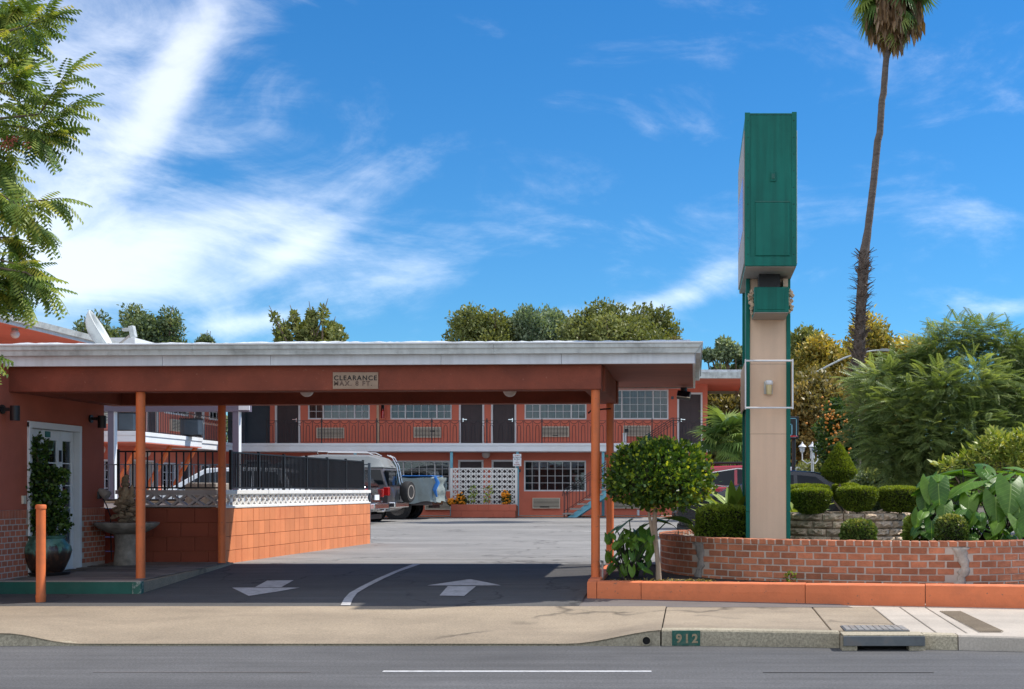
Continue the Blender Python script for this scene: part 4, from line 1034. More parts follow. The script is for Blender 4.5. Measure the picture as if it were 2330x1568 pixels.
# little room number plates and door lamp
for px, py in ((1704 * .329 + 970.9 - 38.0, 178 * .329 + 849.6),): pass
for (a, y) in ((1530, 905), (1182, 1071)):
    o = MB().box(mx_(a - 3), mx_(a + 3), MY - .02, MY - .002, ZZ(y + 3.5, MY), ZZ(y - 3, MY)).build('number_plate', M['bluefence'], mo)
t = thing('porch_globe', 'white globe lamp on the motel wall above the breeze block screen', 'lamp', (XX(1105.8, 48.9), 48.9, ZZ(1034, 48.9)))
MB().sphere((XX(1105.8, 48.8), 48.8, ZZ(1034, 48.8)), .165, 20, 12).build('globe', M['globe'], t, smooth=True)
MB().cyl((XX(1105.8, 48.8), 48.9, ZZ(1034, 48.8)), (XX(1105.8, 48.8), 49, ZZ(1034, 48.8)), .07).build('base', M['white'], t)
# fire extinguisher cabinet
fx = thing('fire_extinguisher', 'red fire extinguisher in a red framed cabinet on the upper motel wall', 'fire extinguisher', (mx_(872), MY, 4.2))
a, b = mx_(866), mx_(878.5); z0, z1 = ZZ(954.5, MY), ZZ(918, MY) + .25
mb = MB(); mb.box(a, a + .03, MY - .14, MY - .002, z0, z1); mb.box(b - .03, b, MY - .14, MY - .002, z0, z1); mb.box(a + .03, b - .03, MY - .14, MY - .002, z0, z0 + .04); mb.box(a + .03, b - .03, MY - .14, MY - .002, z1 - .04, z1)
mb.build('cabinet', M['motel_wall'], fx); MB().box(a + .03, b - .03, MY - .02, MY - .003, z0 + .04, z1 - .04).build('cabinet_back', M['void'], fx)
MB().lathe([(.055, z0 + .05), (.055, z0 + .33), (.02, z0 + .37), (.02, z0 + .42)], ((a + b) / 2, MY - .08, 0), 14).build('cylinder', M['red'], fx, smooth=True)
MB().tube([((a + b) / 2, MY - .08, z0 + .42), ((a + b) / 2 + .06, MY - .1, z0 + .46), ((a + b) / 2 + .05, MY - .1, z0 + .6)], .012, 6).build('hose', M['bluefence'], fx)

# stairs
st = thing('staircase', 'open outdoor staircase with light blue stringer and black railing', 'staircase', (XX(1298, 46.9), 46.9, .45))
sy0, sy1 = 46.15, 47.35
xa = XX(1297, 46.7); za = .45; xb_ = XX(1532, 46.7); zb_ = 3.2; sl_ = (zb_ - za) / (xb_ - xa)
for yy in (sy0, sy1):
    MB().prism([(xa - .05, za), (xa + .30, za), (xb_ + .1, zb_ - .18), (xb_ + .1, zb_ + .02), (xb_ - .1, zb_ + .0)], 'y', yy, yy + .06).build('stringer', M['bluepost'], st)
ns = 15
for i in range(ns):
    z = za + .16 + (zb_ - za - .16) * i / (ns - 1) * .98; x = xa - .22 + (xb_ - xa - .1) * i / (ns - 1)
    MB().box(x, x + .42, sy0 - .06, sy1 + .1, z - .05, z).build('tread', M['tin'], st)
MB().box(xa - .05, xa + .08, sy0 + .3, sy0 + .5, za, za + .12).build('footing', M['dark'], st)
for yy in (sy0 - .02, sy1 + .05):
    mb = MB(); mb.bar((xa - .16, yy, za), (xa - .16, yy, za + .98), .035)
    mb.tube([(xa - .22, yy, za + .8), (xa - .2, yy, za + .98), (xa - .1, yy, za + 1.08), (xb_ - .05, yy, zb_ + .97), (xb_ + .35, yy, zb_ + .97)], .016, 6)
    mb.tube([(xa - .16, yy, za + .86), (xb_ - .05, yy, zb_ + .80)], .010, 4)
    mb.tube([(xa - .16, yy, za + .24), (xb_ - .05, yy, zb_ + .08)], .010, 4)
    for i in range(30):
        s = i / 30; x = xa - .1 + (xb_ - xa) * s; zb0 = za + .27 + (zb_ - za - .1) * s; mb.bar((x, yy, zb0), (x, yy, zb0 + .62), .012)
    mb.bar((xb_, yy, zb_ + .05), (xb_, yy, zb_ + 1.0), .03)
    mb.build('handrail', M['rail'], st, fix=False)
# breeze block screen and planter
SY = 46.6
sc_ = thing('breeze_block_screen', 'white breeze block screen with diamond openings in front of two doors', 'screen', (XX(1100, SY), SY, 1))
gx0, gx1 = XX(1030.5, SY), XX(1172, SY); gz1 = ZZ(1067, SY); gz0 = ZZ(1148, SY)
nx_, nz_ = 12, 7; cw, ch = (gx1 - gx0) / nx_, (gz1 - gz0) / nz_
mb = MB(); t_ = .09
mb.box(-cw / 2, cw / 2, -t_ / 2, t_ / 2, -ch / 2, -ch / 2 + .026); mb.box(-cw / 2, cw / 2, -t_ / 2, t_ / 2, ch / 2 - .026, ch / 2)
a_ = math.atan2(ch, cw)
for k, s in enumerate((1, -1)): mb.obox((0, 0, 0), (math.hypot(cw, ch) - .035, t_ - .004 - .003 * k, .027), Matrix.Rotation(-s * a_, 3, 'Y'))
sm = mb.mesh('breeze_block', M['breeze'])
for j in range(nz_):
    for i in range(nx_): piece('breeze_block', sm, sc_, (gx0 + (i + .5) * cw, SY, gz0 + (j + .5) * ch))
for (a, b) in ((gx0 - .09, gx0 - .002), (gx1 + .002, gx1 + .09)): MB().box(a, b, SY - .06, SY + .06, gz0 - .15, gz1 + .0).build('end_post', M['breeze'], sc_)
g = random.Random(3); x = gx0 - .09
while x < gx1 + .05: e = min(x + .4, gx1 + .09); MB().box(x, e - .01, SY - .06, SY + .06, gz1 + .002, gz1 + .03 + g.uniform(0, .012)).build('cap_block', M['breeze'], sc_); x = e
pl = thing('flower_planter', 'terracotta painted block planter at the foot of the white screen', 'planter', (XX(1100, 46.3), 46.3, .45))
px0, px1 = XX(1027, 46), XX(1175, 46); zt = ZZ(1147.5, 46); zb = .45
hb = (zt - zb) / 2
bmx = MB().box(-.1985, .1985, -.06, .06, -hb / 2 + .004, hb / 2 - .004).mesh('block', M['planterblock'])
MB().box(px0 + .01, px1 - .01, 45.97, 46.5, zb, zt - .06).build('planter_core', M['blockjoint'], pl)
for r in range(2):
    x = px0 - (0.2 if r else 0)
    while x < px1 - .01:
        a, b = max(x, px0), min(x + .4, px1)
        if b - a > .05: piece('block', bmx, pl, ((a + b) / 2, 45.96, zb + hb * (r + .5)), scale=((b - a - .003) / .397, 1, 1), bevel=.004)
        x += .4
MB().box(px0 + .05, px1 - .05, 46.03, 46.5, zt - .06, zt - .03).build('planter_soil', M['soil'], pl)
def marigold(px, w, h, lab, seed):
    x = XX(px, 46.15); t = thing('marigold_plant', lab, 'flower', (x, 46.15, zt - .05), group='orange marigolds in the planter')
    bl = [((x + rnd.uniform(-w, w) * .6, 46.15 + rnd.uniform(-.1, .1), zt + h * rnd.uniform(.25, .6)), (w * .45, .14, h * .45)) for _ in range(5)]
    P, D, _ = blob_points(bl, 900, .3, seed); scatter('foliage', LEAF, P, D + rng.normal(size=D.shape) * .5, rng.normal(size=D.shape), .07, M['l_mari'], t)
    P, D, _ = blob_points(bl, 75, .95, seed + 1); mb = MB()
    for p, d in zip(P, D):
        if d[1] < .3: mb.sphere(tuple(p + np.array([0, -.03, .03])), rnd.uniform(.035, .055), 8, 5, (1, 1, .7))
    tag(mb.build('flower_heads', M['marigold'], t, smooth=True, fix=False), kind='stuff')
marigold(1055, .26, .42, 'wide orange marigold bush at the left of the planter', 1)
marigold(1149, .28, .44, 'wide orange marigold bush at the right end of the planter', 2)
marigold(1030, .14, .2, 'small low marigold spilling over the left corner of the planter', 3)
for px, lab in ((1077, 'thin leggy rose stem beside the left marigolds'), (1111, 'thin leggy rose stem in the middle of the planter')):
    x = XX(px, 46.2); t = thing('rose_stem', lab, 'plant', (x, 46.2, zt - .05)); mb = MB()
    mb.tube([(x, 46.2, zt - .05), (x + .02, 46.2, zt + .3), (x - .02, 46.2, zt + .62)], .012, 5); mb.build('stem', M['barkpale'], t)
    P, D, _ = blob_points([((x, 46.2, zt + .5), (.14, .08, .22)), ((x - .05, 46.2, zt + .2), (.12, .08, .12))], 110, .3, px); scatter('leaves', LEAF, P, D, rng.normal(size=D.shape), .09, M['l_box'], t)
# surveillance sign
t = thing('surveillance_sign', 'white surveillance notice fixed to the light blue balcony post', 'sign', (XX(1177, 46.4), 47.55, 2))
d = 47.55; x0_, x1_ = XX(1167.3, d), XX(1186.3, d); z0_, z1_ = ZZ(1061, d), ZZ(1033, d)
MB().box(x0_, x1_, d - .02, d - .005, z0_, z1_).build('plate', M['whitepaint'], t, bevel=.004)
for i, (s_, m_) in enumerate((('Premises', 'inkred'), ('Are Subject To', 'inknavy'), ('Surveillance', 'inknavy'), ('&', 'inkred'), ('Video', 'inkred'), ('Recording', 'inkred'))):
    text('lettering', s_, .052, M[m_], t, ((x0_ + x1_) / 2, d - .023, z1_ - .055 - i * .072), ext=.001, bold=.002)
# white pipe stub at the wall
o = MB().cyl((XX(1452, 48.5), 48.5, .475), (XX(1452, 48.5), 48.5, .70), .05).build('vent_pipe', M['white']); tag(o, 'short white pipe stub standing on the walkway behind the round tree', 'pipe')
t = thing('bucket', 'small white box on the upper balcony floor below the last air conditioner', 'box', (XX(1424, 48), 48, FL))
MB().box(XX(1417, 47.8), XX(1425, 47.8), 47.8, 48.1, FL + .05, FL + .40).build('body', M['white'], t, bevel=.02); MB().box(XX(1416.5, 47.8), XX(1425.5, 47.8), 47.78, 48.12, FL + .40, FL + .45).build('lid', M['white'], t)
t = thing('green_bottle', 'green bottle shaped container on the upper balcony behind the railing', 'bottle', (XX(1478, 48), 48, FL))
MB().lathe([(.08, 0), (.08, .25), (.03, .38), (.03, .44)], (XX(1477, 47.8), 47.8, FL + .03), 12).build('body', M['green'], t, smooth=True)

# ================================================================== LEFT WING of the motel
lw = thing('motel_side_wing', 'left motel wing with balcony running back along the car park', 'building', (-18.7, 43, .45))
XW = -18.7
def trw(p): return (XW + .18 - (p[1]), p[0], p[2])       # wall plan (s, depth, z) -> world: s runs along +Y
def side(dpx): return -XW * F / (CX - dpx)
hs_ = []; wins = [(38.9, 39.5), (43.4, 45.4), (47.4, 48.6)]; doors = [(42.0, 42.9), (46.0, 46.9)]
UZ = FL
hol = [(a, b, UZ + .95, UZ + 2.1) for a, b in wins] + [(a, b, UZ, UZ + 2.05) for a, b in doors]
lwins = [(38.6, 39.9), (43.2, 44.3), (46.6, 47.4)]; ldoors = [(40.7, 42.6), (44.8, 45.7)]
hol2 = [(a, b, 1.2, 2.45) for a, b in lwins] + [(a, b, .48, 2.5) for a, b in ldoors]
wall_holes(MB(), 36, 49, FL - .02, 5.8, hol, .0, .18, lambda p: (XW - p[1], p[0], p[2])).build('upper_wall', M['motel_wall'], lw, fix=False)
wall_holes(MB(), 36, 49, .4, FL - .02, hol2, .0, .18, lambda p: (XW - p[1], p[0], p[2])).build('lower_wall', M['motel_wall'], lw, fix=False)
for (a, b, c, d) in hol + hol2:
    isd = (d - c) > 1.5; w = b - a
    nm = 'door' if isd else 'window'; r = part(nm, lw)
    f = .06
    mb = MB(); mb.box(XW - .05, XW + .03, a, a + f, c, d); mb.box(XW - .05, XW + .03, b - f, b, c, d); mb.box(XW - .05, XW + .03, a + f, b - f, d - f, d)
    if not isd: mb.box(XW - .05, XW + .03, a + f, b - f, c, c + f)
    mb.build('frame', M['white'], r)
    if isd: MB().box(XW - .10, XW - .06, a + f, b - f, c, d - f).build('door_slab', M['door'] if w < 1.2 else M['curtain_pale'], r)
    else:
        MB().box(XW - .03, XW - .02, a + f, b - f, c + f, d - f).build('pane', M['glass'], r); MB().box(XW - .15, XW - .14, a, b, c, d).build('curtain', M['curtain_pale'], r)
        mb = MB()
        for i in range(1, 4): z = c + f + (d - c - 2 * f) * i / 4; mb.box(XW - .018, XW + .0, a + f, b - f, z - .01, z + .01)
        n_ = max(2, round(w / .4))
        for i in range(1, n_): y = a + f + (w - 2 * f) * i / n_; mb.box(XW - .017, XW + .001, y - .01, y + .01, c + f, d - f)
        mb.build('muntin', M['white'], r)
for y in (38.7, 41.2, 44.4): 
    u = ac_unit('cream'); put(u, lw, (XW, y, FL + .35), R(90)); kill(u)
# balcony slabs
MB().box(XW - 1, -17.0, 37.5, 42.5, 2.95, 3.27).build('balcony_slab', M['slabwhite'], lw, bevel=.02)
MB().box(XW - 1, -16.97, 37.47, 42.5, 3.15, 3.275).build('balcony_lip', M['slabwhite'], lw, bevel=.01)
MB().box(XW, -17.7, 42.5, 47.56, 2.95, 3.27).build('balcony_slab', M['slabwhite'], lw, bevel=.02)
MB().box(-17.70, -17.66, 42.5, 47.56, 3.16, 3.28).build('balcony_lip', M['slabwhite'], lw, bevel=.01)
MB().box(XW, -17.0, 37.52, 42.48, 2.93, 2.948).build('balcony_ceiling', M['motel_wall'], lw)
rr = part('balcony_railing', lw)
def bars(q0, q1, step, zb, zt, curl=False):
    q0, q1 = Vector(q0), Vector(q1); n = max(1, round((q1 - q0).length / step)); mb = MB()
    for i in range(n + 1):
        p = q0.lerp(q1, i / n)
        if curl and i < n:
            d = (q1 - q0).normalized() * .09
            mb.tube([(p.x, p.y, zb), (p.x, p.y, zt - .30), (p.x + d.x * .9, p.y + d.y * .9, zt - .22), (p.x - d.x * .3, p.y - d.y * .3, zt - .10), (p.x + d.x * .6, p.y + d.y * .6, zt)], .009, 4)
        else: mb.bar((p.x, p.y, zb), (p.x, p.y, zt), .016)
    mb.bar((q0.x, q0.y, zt), (q1.x, q1.y, zt), .035, .02); mb.bar((q0.x, q0.y, zb + .04), (q1.x, q1.y, zb + .04), .02)
    mb.build('railing_section', M['rail'], rr, fix=False)
bars((XW, 37.6, 0), (-17.05, 37.6, 0), .55, 3.27, 4.3); bars((-17.05, 37.6, 0), (-17.05, 42.4, 0), .13, 3.27, 4.3); bars((-17.74, 42.5, 0), (-17.74, 47.6, 0), .16, 3.27, 4.16, True)
for px, y, bx in ((312, 38.0, -18.3), (387, 40.2, -18.3), (455, 42.2, -18.3)):
    MB().tube([(-17.1, y, 2.95), (-18.45, y - .1, .46)], .075, 12).build('slanted_post', M['post'], lw, smooth=True)
for y in (38.4, 41.6): MB().sphere((XW + .15, y, 2.75), .16, 16, 10).build('globe_lamp', M['globe'], lw, smooth=True)
MB().box(XW - 8, -16.6, 36.5, 52, 5.75, 6.0).build('roof', M['white'], lw)
# dark boxes standing on that balcony
for px0, px1, y, lab in ((266, 303, 37.9, 'dark grey box on the near end of the left balcony'), (409, 451, 41.2, 'dark grey box behind the railing further along the left balcony')):
    x0q, x1q = XX(px0, y), XX(px1, y); t = thing('balcony_box', lab, 'box', ((x0q + x1q) / 2, y, 3.28), group='dark boxes on the left balcony')
    MB().box(x0q, x1q, y, y + .4, 3.33, 3.85).build('body', M['bluefence'], t, bevel=.02); MB().box(x0q - .02, x1q + .02, y - .02, y + .42, 3.85, 3.88).build('lid', M['dark'], t)
    MB().box(x0q + .05, x1q - .05, y + .05, y + .35, 3.275, 3.33).build('foot', M['dark'], t)
# dark stair recess in the corner
rc = thing('corner_recess', 'dark navy painted stair corner between the two motel wings', 'wall', (-17.8, 49.5, 3.2))
MB().box(-18.7, -16.92, 49.3, 49.4, 3.2, 5.8).build('back_panel', M['bluefence'], rc); MB().box(-16.93, -16.905, 49.18, 50.2, 3.2, 5.8).build('side_panel', M['bluefence'], rc)
MB().box(-18.2, -17.9, 49.0, 49.2, 3.24, 5.8).build('pier', M['bluefence'], rc); MB().box(-18.69, -16.93, 49.0, 50.2, 3.16, 3.24).build('landing', M['slabwhite'], rc)

# upper office wing behind the carport, top left of the picture
up_ = thing('upper_wing', 'upper building with white guttered eave behind the carport roof at far left', 'building', (-13, 26, 3))
# eave line: from far left (near) to the right (far)
e0 = Vector((-11.6, XX(0, 1) and 20.6, 0)); 
def EV(px, py, d): return W(px, py, d)
A0, A1 = W(-60, 697, 20.5), W(300, 788, 33.0)
A1.z = A0.z; A1.x = A0.x + .0
A0 = Vector((-11.7, 19.5, 0)); A1 = Vector((-11.7, 30.0, 0))
# z of the eave from the picture at px 0
zE = ZZ(712, 11.7 * F / CX)
def eave(y0, y1):
    x = -11.7
    MB().box(x - .02, x + .02, y0, y1, zE - .155, zE - .09).build('fascia_board', M['fascia'], up_)
    MB().prism([(x + .02, zE - .10), (x + .08, zE - .10), (x + .095, zE - .05), (x + .11, zE), (x + .02, zE)], 'y', y0, y1).build('gutter', M['gutter'], up_)
    MB().box(x - 6, x + .02, y0, y1, zE - .03, zE + .004).build('roof', M['membrane'], up_)
    MB().box(x - 1.6, x - .021, y0, y1, zE - .15, zE - .12).build('soffit', M['motel_wall'], up_)
    MB().box(x - 1.8, x - 1.6, y0, y1, .4, zE - .12).build('wall', M['motel_wall'], up_)
eave(18.8, 26.0)
x_ = -12.5
t = thing('eave_globe', 'white globe lamp under the eave at the far left above the carport', 'lamp', (-12.5, 22.3, zE - .4))
c = W(34, 760.5, 21.55); MB().sphere(c, .075, 20, 12).build('globe', M['globe'], t, smooth=True)
MB().box(c.x - .04, c.x + .04, c.y - .04, c.y + .04, c.z + .06, zE - .151).build('stem', M['tin'], t)
# satellite dish on the carport roof
t = thing('satellite_dish', 'grey satellite dish seen nearly edge on above the carport roof', 'satellite dish', W(220, 778, 17))
mb = MB(); pr = [(.34 * math.sin(a), .34 * (1 - math.cos(a)) * .75) for a in [R(70) * i / 10 for i in range(11)]]
mb.lathe([(r + 1e-4, z) for r, z in pr], (0, 0, 0), 28)
mb.f = mb.f[:-2]
o = mb.build('dish', M['gutter'], t, smooth=True, fix=False); s_ = o.modifiers.new('solid', 'SOLIDIFY'); s_.thickness = .015
o.matrix_basis = Matrix.Translation(W(205, 765, 17)) @ Matrix.Rotation(R(14), 4, 'Z') @ Matrix.Rotation(R(62), 4, 'Y')
ar = W(298, 757, 17); 
MB().tube([W(215, 783, 17), W(270, 784, 17), W(285, 772, 17), W(297, 762, 17)], .016, 8).build('arm', M['tin'], t)
MB().obox(W(302, 755, 17), (.07, .09, .16), Matrix.Rotation(R(-12), 3, 'Y')).build('receiver', M['gutter'], t, bevel=.01)
MB().obox(W(287, 750, 17), (.10, .07, .04), Matrix.Rotation(R(-5), 3, 'Y')).build('receiver_horn', M['gutter'], t, bevel=.01)
MB().cyl(W(222, 790, 17), W(222, 768, 17), .03).build('mast', M['tin'], t)
# ================================================================== PYLON SIGN
py = thing('pylon_sign', 'tall narrow green roadside sign on a peach pillar, seen edge on', 'sign', (.95, 16.4, .75))
PD = 15.86
MB().box(.695, 1.205, PD + .004, 17.05, .6, 4.2).build('pillar_core', M['greenrust'], py)
# the peach front in sheets
for a, b in ((.60, 2.20), (2.203, 3.10), (3.103, 4.2)): MB().box(.716, 1.184, PD - .006, PD + .003, a, b).build('peach_panel', M['peach'], py, bevel=.002)
for a, b in ((.664, .715), (1.185, 1.236)):
    for z0, z1 in ((.6, 1.20), (1.203, 4.2)): MB().box(a, b, PD - .02 - (.004 if z0 > 1 else 0), PD + .06, z0, z1).build('corner_channel', M['green'], py, bevel=.003)
    MB().box(a, b, 17.0, 17.07, .6, 4.2).build('corner_channel', M['green'], py)
bx = part('sign_cabinet', py)
x0, x1, z0, z1 = .622, 1.243, 4.212, 6.075
prof = [(15.0, z0), (17.08, z0), (17.08, z1 - .01), (15.0, z1)]
MB().prism(prof, 'x', x0, x1).build('cabinet_shell', M['green'], bx, bevel=.006)
MB().box(x0 + .045, x1 - .05, 14.993, 15.0, z1 - .02, z1 - .012).build('top_seam', M['greenrust'], bx)
MB().box(x0 - .008, x0 + .055, 14.99, 15.0, z0, z1 + .004).build('corner_flange', M['green'], bx, bevel=.002)
MB().box(x1 - .055, x1 + .004, 14.99, 15.0, z0, z1 + .012).build('corner_flange', M['green'], bx, bevel=.002)
MB().box(x0 + .055, x1 - .055, 14.99, 15.0, z0, z0 + .105).build('lower_flange', M['green'], bx, bevel=.002)
MB().box(XX(1719, 15), XX(1797, 15), 14.984, 15.0, ZZ(582, 15), ZZ(461, 15)).build('access_panel', M['green'], bx, bevel=.006)
MB().box(XX(1719, 15), XX(1797, 15), 14.982, 15.0, ZZ(461, 15) + .001, ZZ(458, 15)).build('panel_lip', M['greenrust'], bx)
MB().box(XX(1753, 15), XX(1765.5, 15), 14.985, 15.0, ZZ(413, 15), ZZ(391, 15)).build('hatch', M['green'], bx, bevel=.003)
MB().box(XX(1755.5, 15), XX(1763, 15), 14.978, 14.985, ZZ(408, 15), ZZ(396, 15)).build('hatch_latch', M['greenrust'], bx, bevel=.002)
mb = MB()
for y in range(275, 600, 38):
    for x in (1702, 1806): mb.sphere((XX(x, 15), 14.989, ZZ(y, 15)), .006, 6, 4)
mb.build('rivets', M['dark'], bx)
sf = MB(); sf.box(x0 - .016, x0 - .001, 15.05, 17.04, z0 + .04, z1 - .2); o = sf.build('sign_face', M['tin'], bx)
MB().box(x0 - .020, x0 - .0165, 15.3, 16.9, z0 + .5, z1 - .7).build('sign_face_band', M['redpaint'], bx)
MB().box(x1 + .001, x1 + .016, 15.05, 17.04, z0 + .04, z1 - .2).build('sign_face', M['whitepaint'], bx)
MB().box(x0 + .002, x1 - .002, 15.02, 17.06, z0 - .012, z0 - .001).build('bottom_sheet', M['tin'], bx)
MB().box(XX(1727, 15.5), XX(1775, 15.5), 15.5, 15.84, 3.985, 4.20).build('neck_plate', M['dark'], py)
MB().box(XX(1782, 15.6), XX(1793, 15.6), 15.6, 15.84, 4.06, 4.16).build('conduit_box', M['peach'], py)
sbx = part('small_cabinet', py); a, b = XX(1716.5, 15.2), XX(1794.7, 15.2); c, d = ZZ(710, 15.2), ZZ(653, 15.2)
MB().box(a, b, 15.2, 15.85, c, d).build('cabinet_shell', M['green'], sbx, bevel=.005)
MB().box(a + .03, b - .05, 15.192, 15.2, c + .03, d - .012).build('front_panel', M['green'], sbx, bevel=.004)
MB().box(a + .002, b - .002, 15.21, 15.84, c - .010, c - .001).build('bottom_sheet', M['tin'], sbx)
g = random.Random(8)
for sx, xx in ((-1, a), (1, b)):
    mb = MB()
    for k in range(13):
        z = c + .03 + k * (d - c - .02) / 13; mb.obox((xx + sx * g.uniform(.006, .05), 15.42 + g.uniform(-.1, .1), z), (g.uniform(.02, .07), .10, g.uniform(.015, .045)), Matrix.Rotation(g.uniform(-.8, .8), 3, 'Y'))
    mb.build('torn_sheet', M['tan'], sbx, bevel=.003)
fr = part('side_sign_frame', py); zt_, zb_ = ZZ(821, 15.62), ZZ(928, 15.62)
for z in (zt_, zb_): MB().cyl((.655, 15.62, z), (1.252, 15.62, z), .012, n=10).build('tube', M['white'], fr, smooth=True)
for xx in (.648, 1.248):
    MB().box(xx - .008, xx + .008, 15.60, 15.66, zb_ - .02, zt_ + .02).build('frame_edge', M['white'], fr, bevel=.003)
    MB().box(xx - .006, xx + .006, 15.66, 17.1, zb_ + .01, zt_ - .01).build('side_panel', M['tan'], fr)
lp = part('lamp', py); a, b = XX(1740, 15.8), XX(1757.5, 15.8); zt_ = ZZ(866, 15.8); zb_ = ZZ(898, 15.8)
MB().box(a - .006, b + .004, 15.83, 15.853, zb_ + .01, zt_ - .01).build('back_plate', M['gutter'], lp, bevel=.004)
MB().lathe([(.046, zt_ - .055), (.052, zt_ - .045), (.052, zt_ - .015), (.04, zt_)], ((a + b) / 2 + .006, 15.79, 0), 16).build('lamp_cap', M['white'], lp, smooth=True)
MB().lathe([(.030, zb_), (.034, zb_ + .02), (.040, zt_ - .056)], ((a + b) / 2 + .006, 15.79, 0), 16).build('lamp_glass', M['lampglass'], lp, smooth=True)

# ================================================================== BRICK PLANTER
ctrl = [(1.6, 19.6), (.6, 19.2), (-.12, 18.5), (-.42, 17.7), (-.47, 17.0), (-.36, 16.3), (-.10, 15.75), (.25, 15.33), (.75, 14.98), (1.3, 14.70), (1.95, 14.45), (2.6, 14.30), (3.2, 14.28), (3.75, 14.45), (4.25, 14.78), (4.9, 15.4), (5.4, 16.2)]
def crom(P, n=24):
    out = []
    for i in range(1, len(P) - 2):
        p0_, p1_, p2_, p3_ = [Vector(P[j]) for j in (i - 1, i, i + 1, i + 2)]
        for k in range(n):
            t = k / n; out.append(.5 * ((2 * p1_) + (-p0_ + p2_) * t + (2 * p0_ - 5 * p1_ + 4 * p2_ - p3_) * t * t + (-p0_ + 3 * p1_ - 3 * p2_ + p3_) * t ** 3))
    return out
pth = crom(ctrl); cum = [0.]
for a, b in zip(pth, pth[1:]): cum.append(cum[-1] + (b - a).length)
LP = cum[-1]
def onp(s):
    s = max(0, min(LP - 1e-4, s)); import bisect
    i = min(bisect.bisect_right(cum, s) - 1, len(pth) - 2); t = (s - cum[i]) / (cum[i + 1] - cum[i]); p = pth[i].lerp(pth[i + 1], t); d = (pth[i + 1] - pth[i]).normalized()
    return p, d, Vector((d.y, -d.x))       # outward normal: to the street side
o_ = onp(LP * .6)[2]
sgn = 1 if o_.y < 0 else -1
PT = .882
bpn = thing('brick_planter', 'curved red brick planter wall around the pylon sign', 'planter', (2, 15, .35))
# mortar body
mb = MB(); vs = []; ns_ = 120
for i in range(ns_ + 1):
    p, d, n_ = onp(LP * i / ns_); n_ = n_ * sgn
    for off, z in ((.003, .30), (.003, PT - .064), (.012, PT - .058), (.012, PT - .006), (-.185, PT - .006), (-.19, .30)): q = p + n_ * off; vs.append((q.x, q.y, z))
fs = [(i * 6 + j, i * 6 + (j + 1) % 6, (i + 1) * 6 + (j + 1) % 6, (i + 1) * 6 + j) for i in range(ns_) for j in range(6)]
mb.add(vs, fs).build('mortar', M['mortar'], bpn)
def roughbox(w, d, h, seed, amt=.0025, nx=4):
    g = random.Random(seed); mb = MB(); vs = []
    # box with a slightly uneven front face
    mb.box(-w / 2, w / 2, -d / 2, d / 2, -h / 2, h / 2)
    mb.v = [(x + g.uniform(-amt, amt), y + g.uniform(-amt, amt), z + g.uniform(-amt, amt)) for x, y, z in mb.v]; return mb
brs = [roughbox(.193, .03, .0665, k).mesh('brick', M['brick']) for k in range(5)]
cps = [roughbox(.090, .205, .062, 20 + k, .003).mesh('coping_brick', M['brick']) for k in range(5)]
g = random.Random(6)
def s_at_x(px):     # arc length where the wall front passes the picture column
    best = None
    for i in range(len(pth)):
        if cum[i] < LP * .30: continue
        e = abs(CX + F * pth[i].x / pth[i].y - px)
        if best is None or e < best[0]: best = (e, cum[i])
    return best[1]
sA, sB = s_at_x(1594), s_at_x(2189)
s = .9; k = 0
while s < LP - .1:
    p, d, n_ = onp(s); n_ = n_ * sgn; q = p + n_ * (-.085)
    piece('coping_brick', cps[k % 5], bpn, (q.x, q.y, PT - .029 + g.uniform(-.002, .002)), (g.uniform(-.01, .01), 0, math.atan2(d.y, d.x) + g.uniform(-.02, .02)), bevel=.005)
    s += .109 + g.uniform(-.002, .002); k += 1
s_start = LP * .30
for r in range(6):
    s = s_start + (.103 if r % 2 else 0)
    while s < LP - .1:
        z = PT - .062 - .045 - r * .0805
        wv = g.uniform(.94, 1.0); 
        wander = .03 * math.sin(z * 13)
        if abs(s - sA - wander) > .085 and abs(s - sB - wander) > .085:
            p, d, n_ = onp(s); n_ = n_ * sgn; q = p + n_ * (.0 - .006)
            piece('brick', brs[g.randrange(5)], bpn, (q.x, q.y, z + g.uniform(-.002, .002)), (0, g.uniform(-.008, .008), math.atan2(d.y, d.x)), (wv, 1, 1), bevel=.004)
        s += .207
def patchy(sc0, seed, m, w=.07):
    g = random.Random(seed); mb = MB(); rows = 16; vs = []; 
    for i in range(rows + 1):
        z = PT - .07 - i * (.50 / rows); wob_ = .03 * math.sin(z * 13) + g.uniform(-.014, .014); ww = w * (1.25 - .5 * abs(math.sin(i * .7)) + g.uniform(-.15, .15)) * (1.2 if i < 4 else .85)
        for j in range(5):
            s = sc0 + wob_ + ww * (j / 2 - 1); p, d, n_ = onp(s); n_ = n_ * sgn; out = (.004 + g.uniform(-.004, .003) if j in (0, 4) else .017 + g.uniform(-.004, .006)); q = p + n_ * out; vs.append((q.x, q.y, z))
    mb.add(vs, [(i * 5 + j, i * 5 + j + 1, (i + 1) * 5 + j + 1, (i + 1) * 5 + j) for i in range(rows) for j in range(4)])
    o = mb.build('cement_patch', m, bpn, smooth=True, fix=False); s_ = o.modifiers.new('solid', 'SOLIDIFY'); s_.thickness = .02; s_.offset = 0
patchy(sA, 1, M['patch'], .07); patchy(sB, 2, M['patchpale'], .065)
# soil inside and outside
poly = [(p.x, p.y) for p in pth[::6]] + [(5.6, 19.8)]
struct('planter_soil', MB().add([(x, y, .77) for x, y in poly], [tuple(range(len(poly)))]), M['soil'], fix=False)
struct('planting_bed', MB().add([(-1.15, 14.45, .375), (12, 13.45, .385), (12, 20, .40), (-1.15, 20, .42)], [(0, 1, 2, 3)]).add([(-1.15, 14.45, .375), (12, 13.45, .385), (12, 13.45, .1), (-1.15, 14.45, .1)], [(0, 1, 2, 3)]), M['soil'], fix=False)
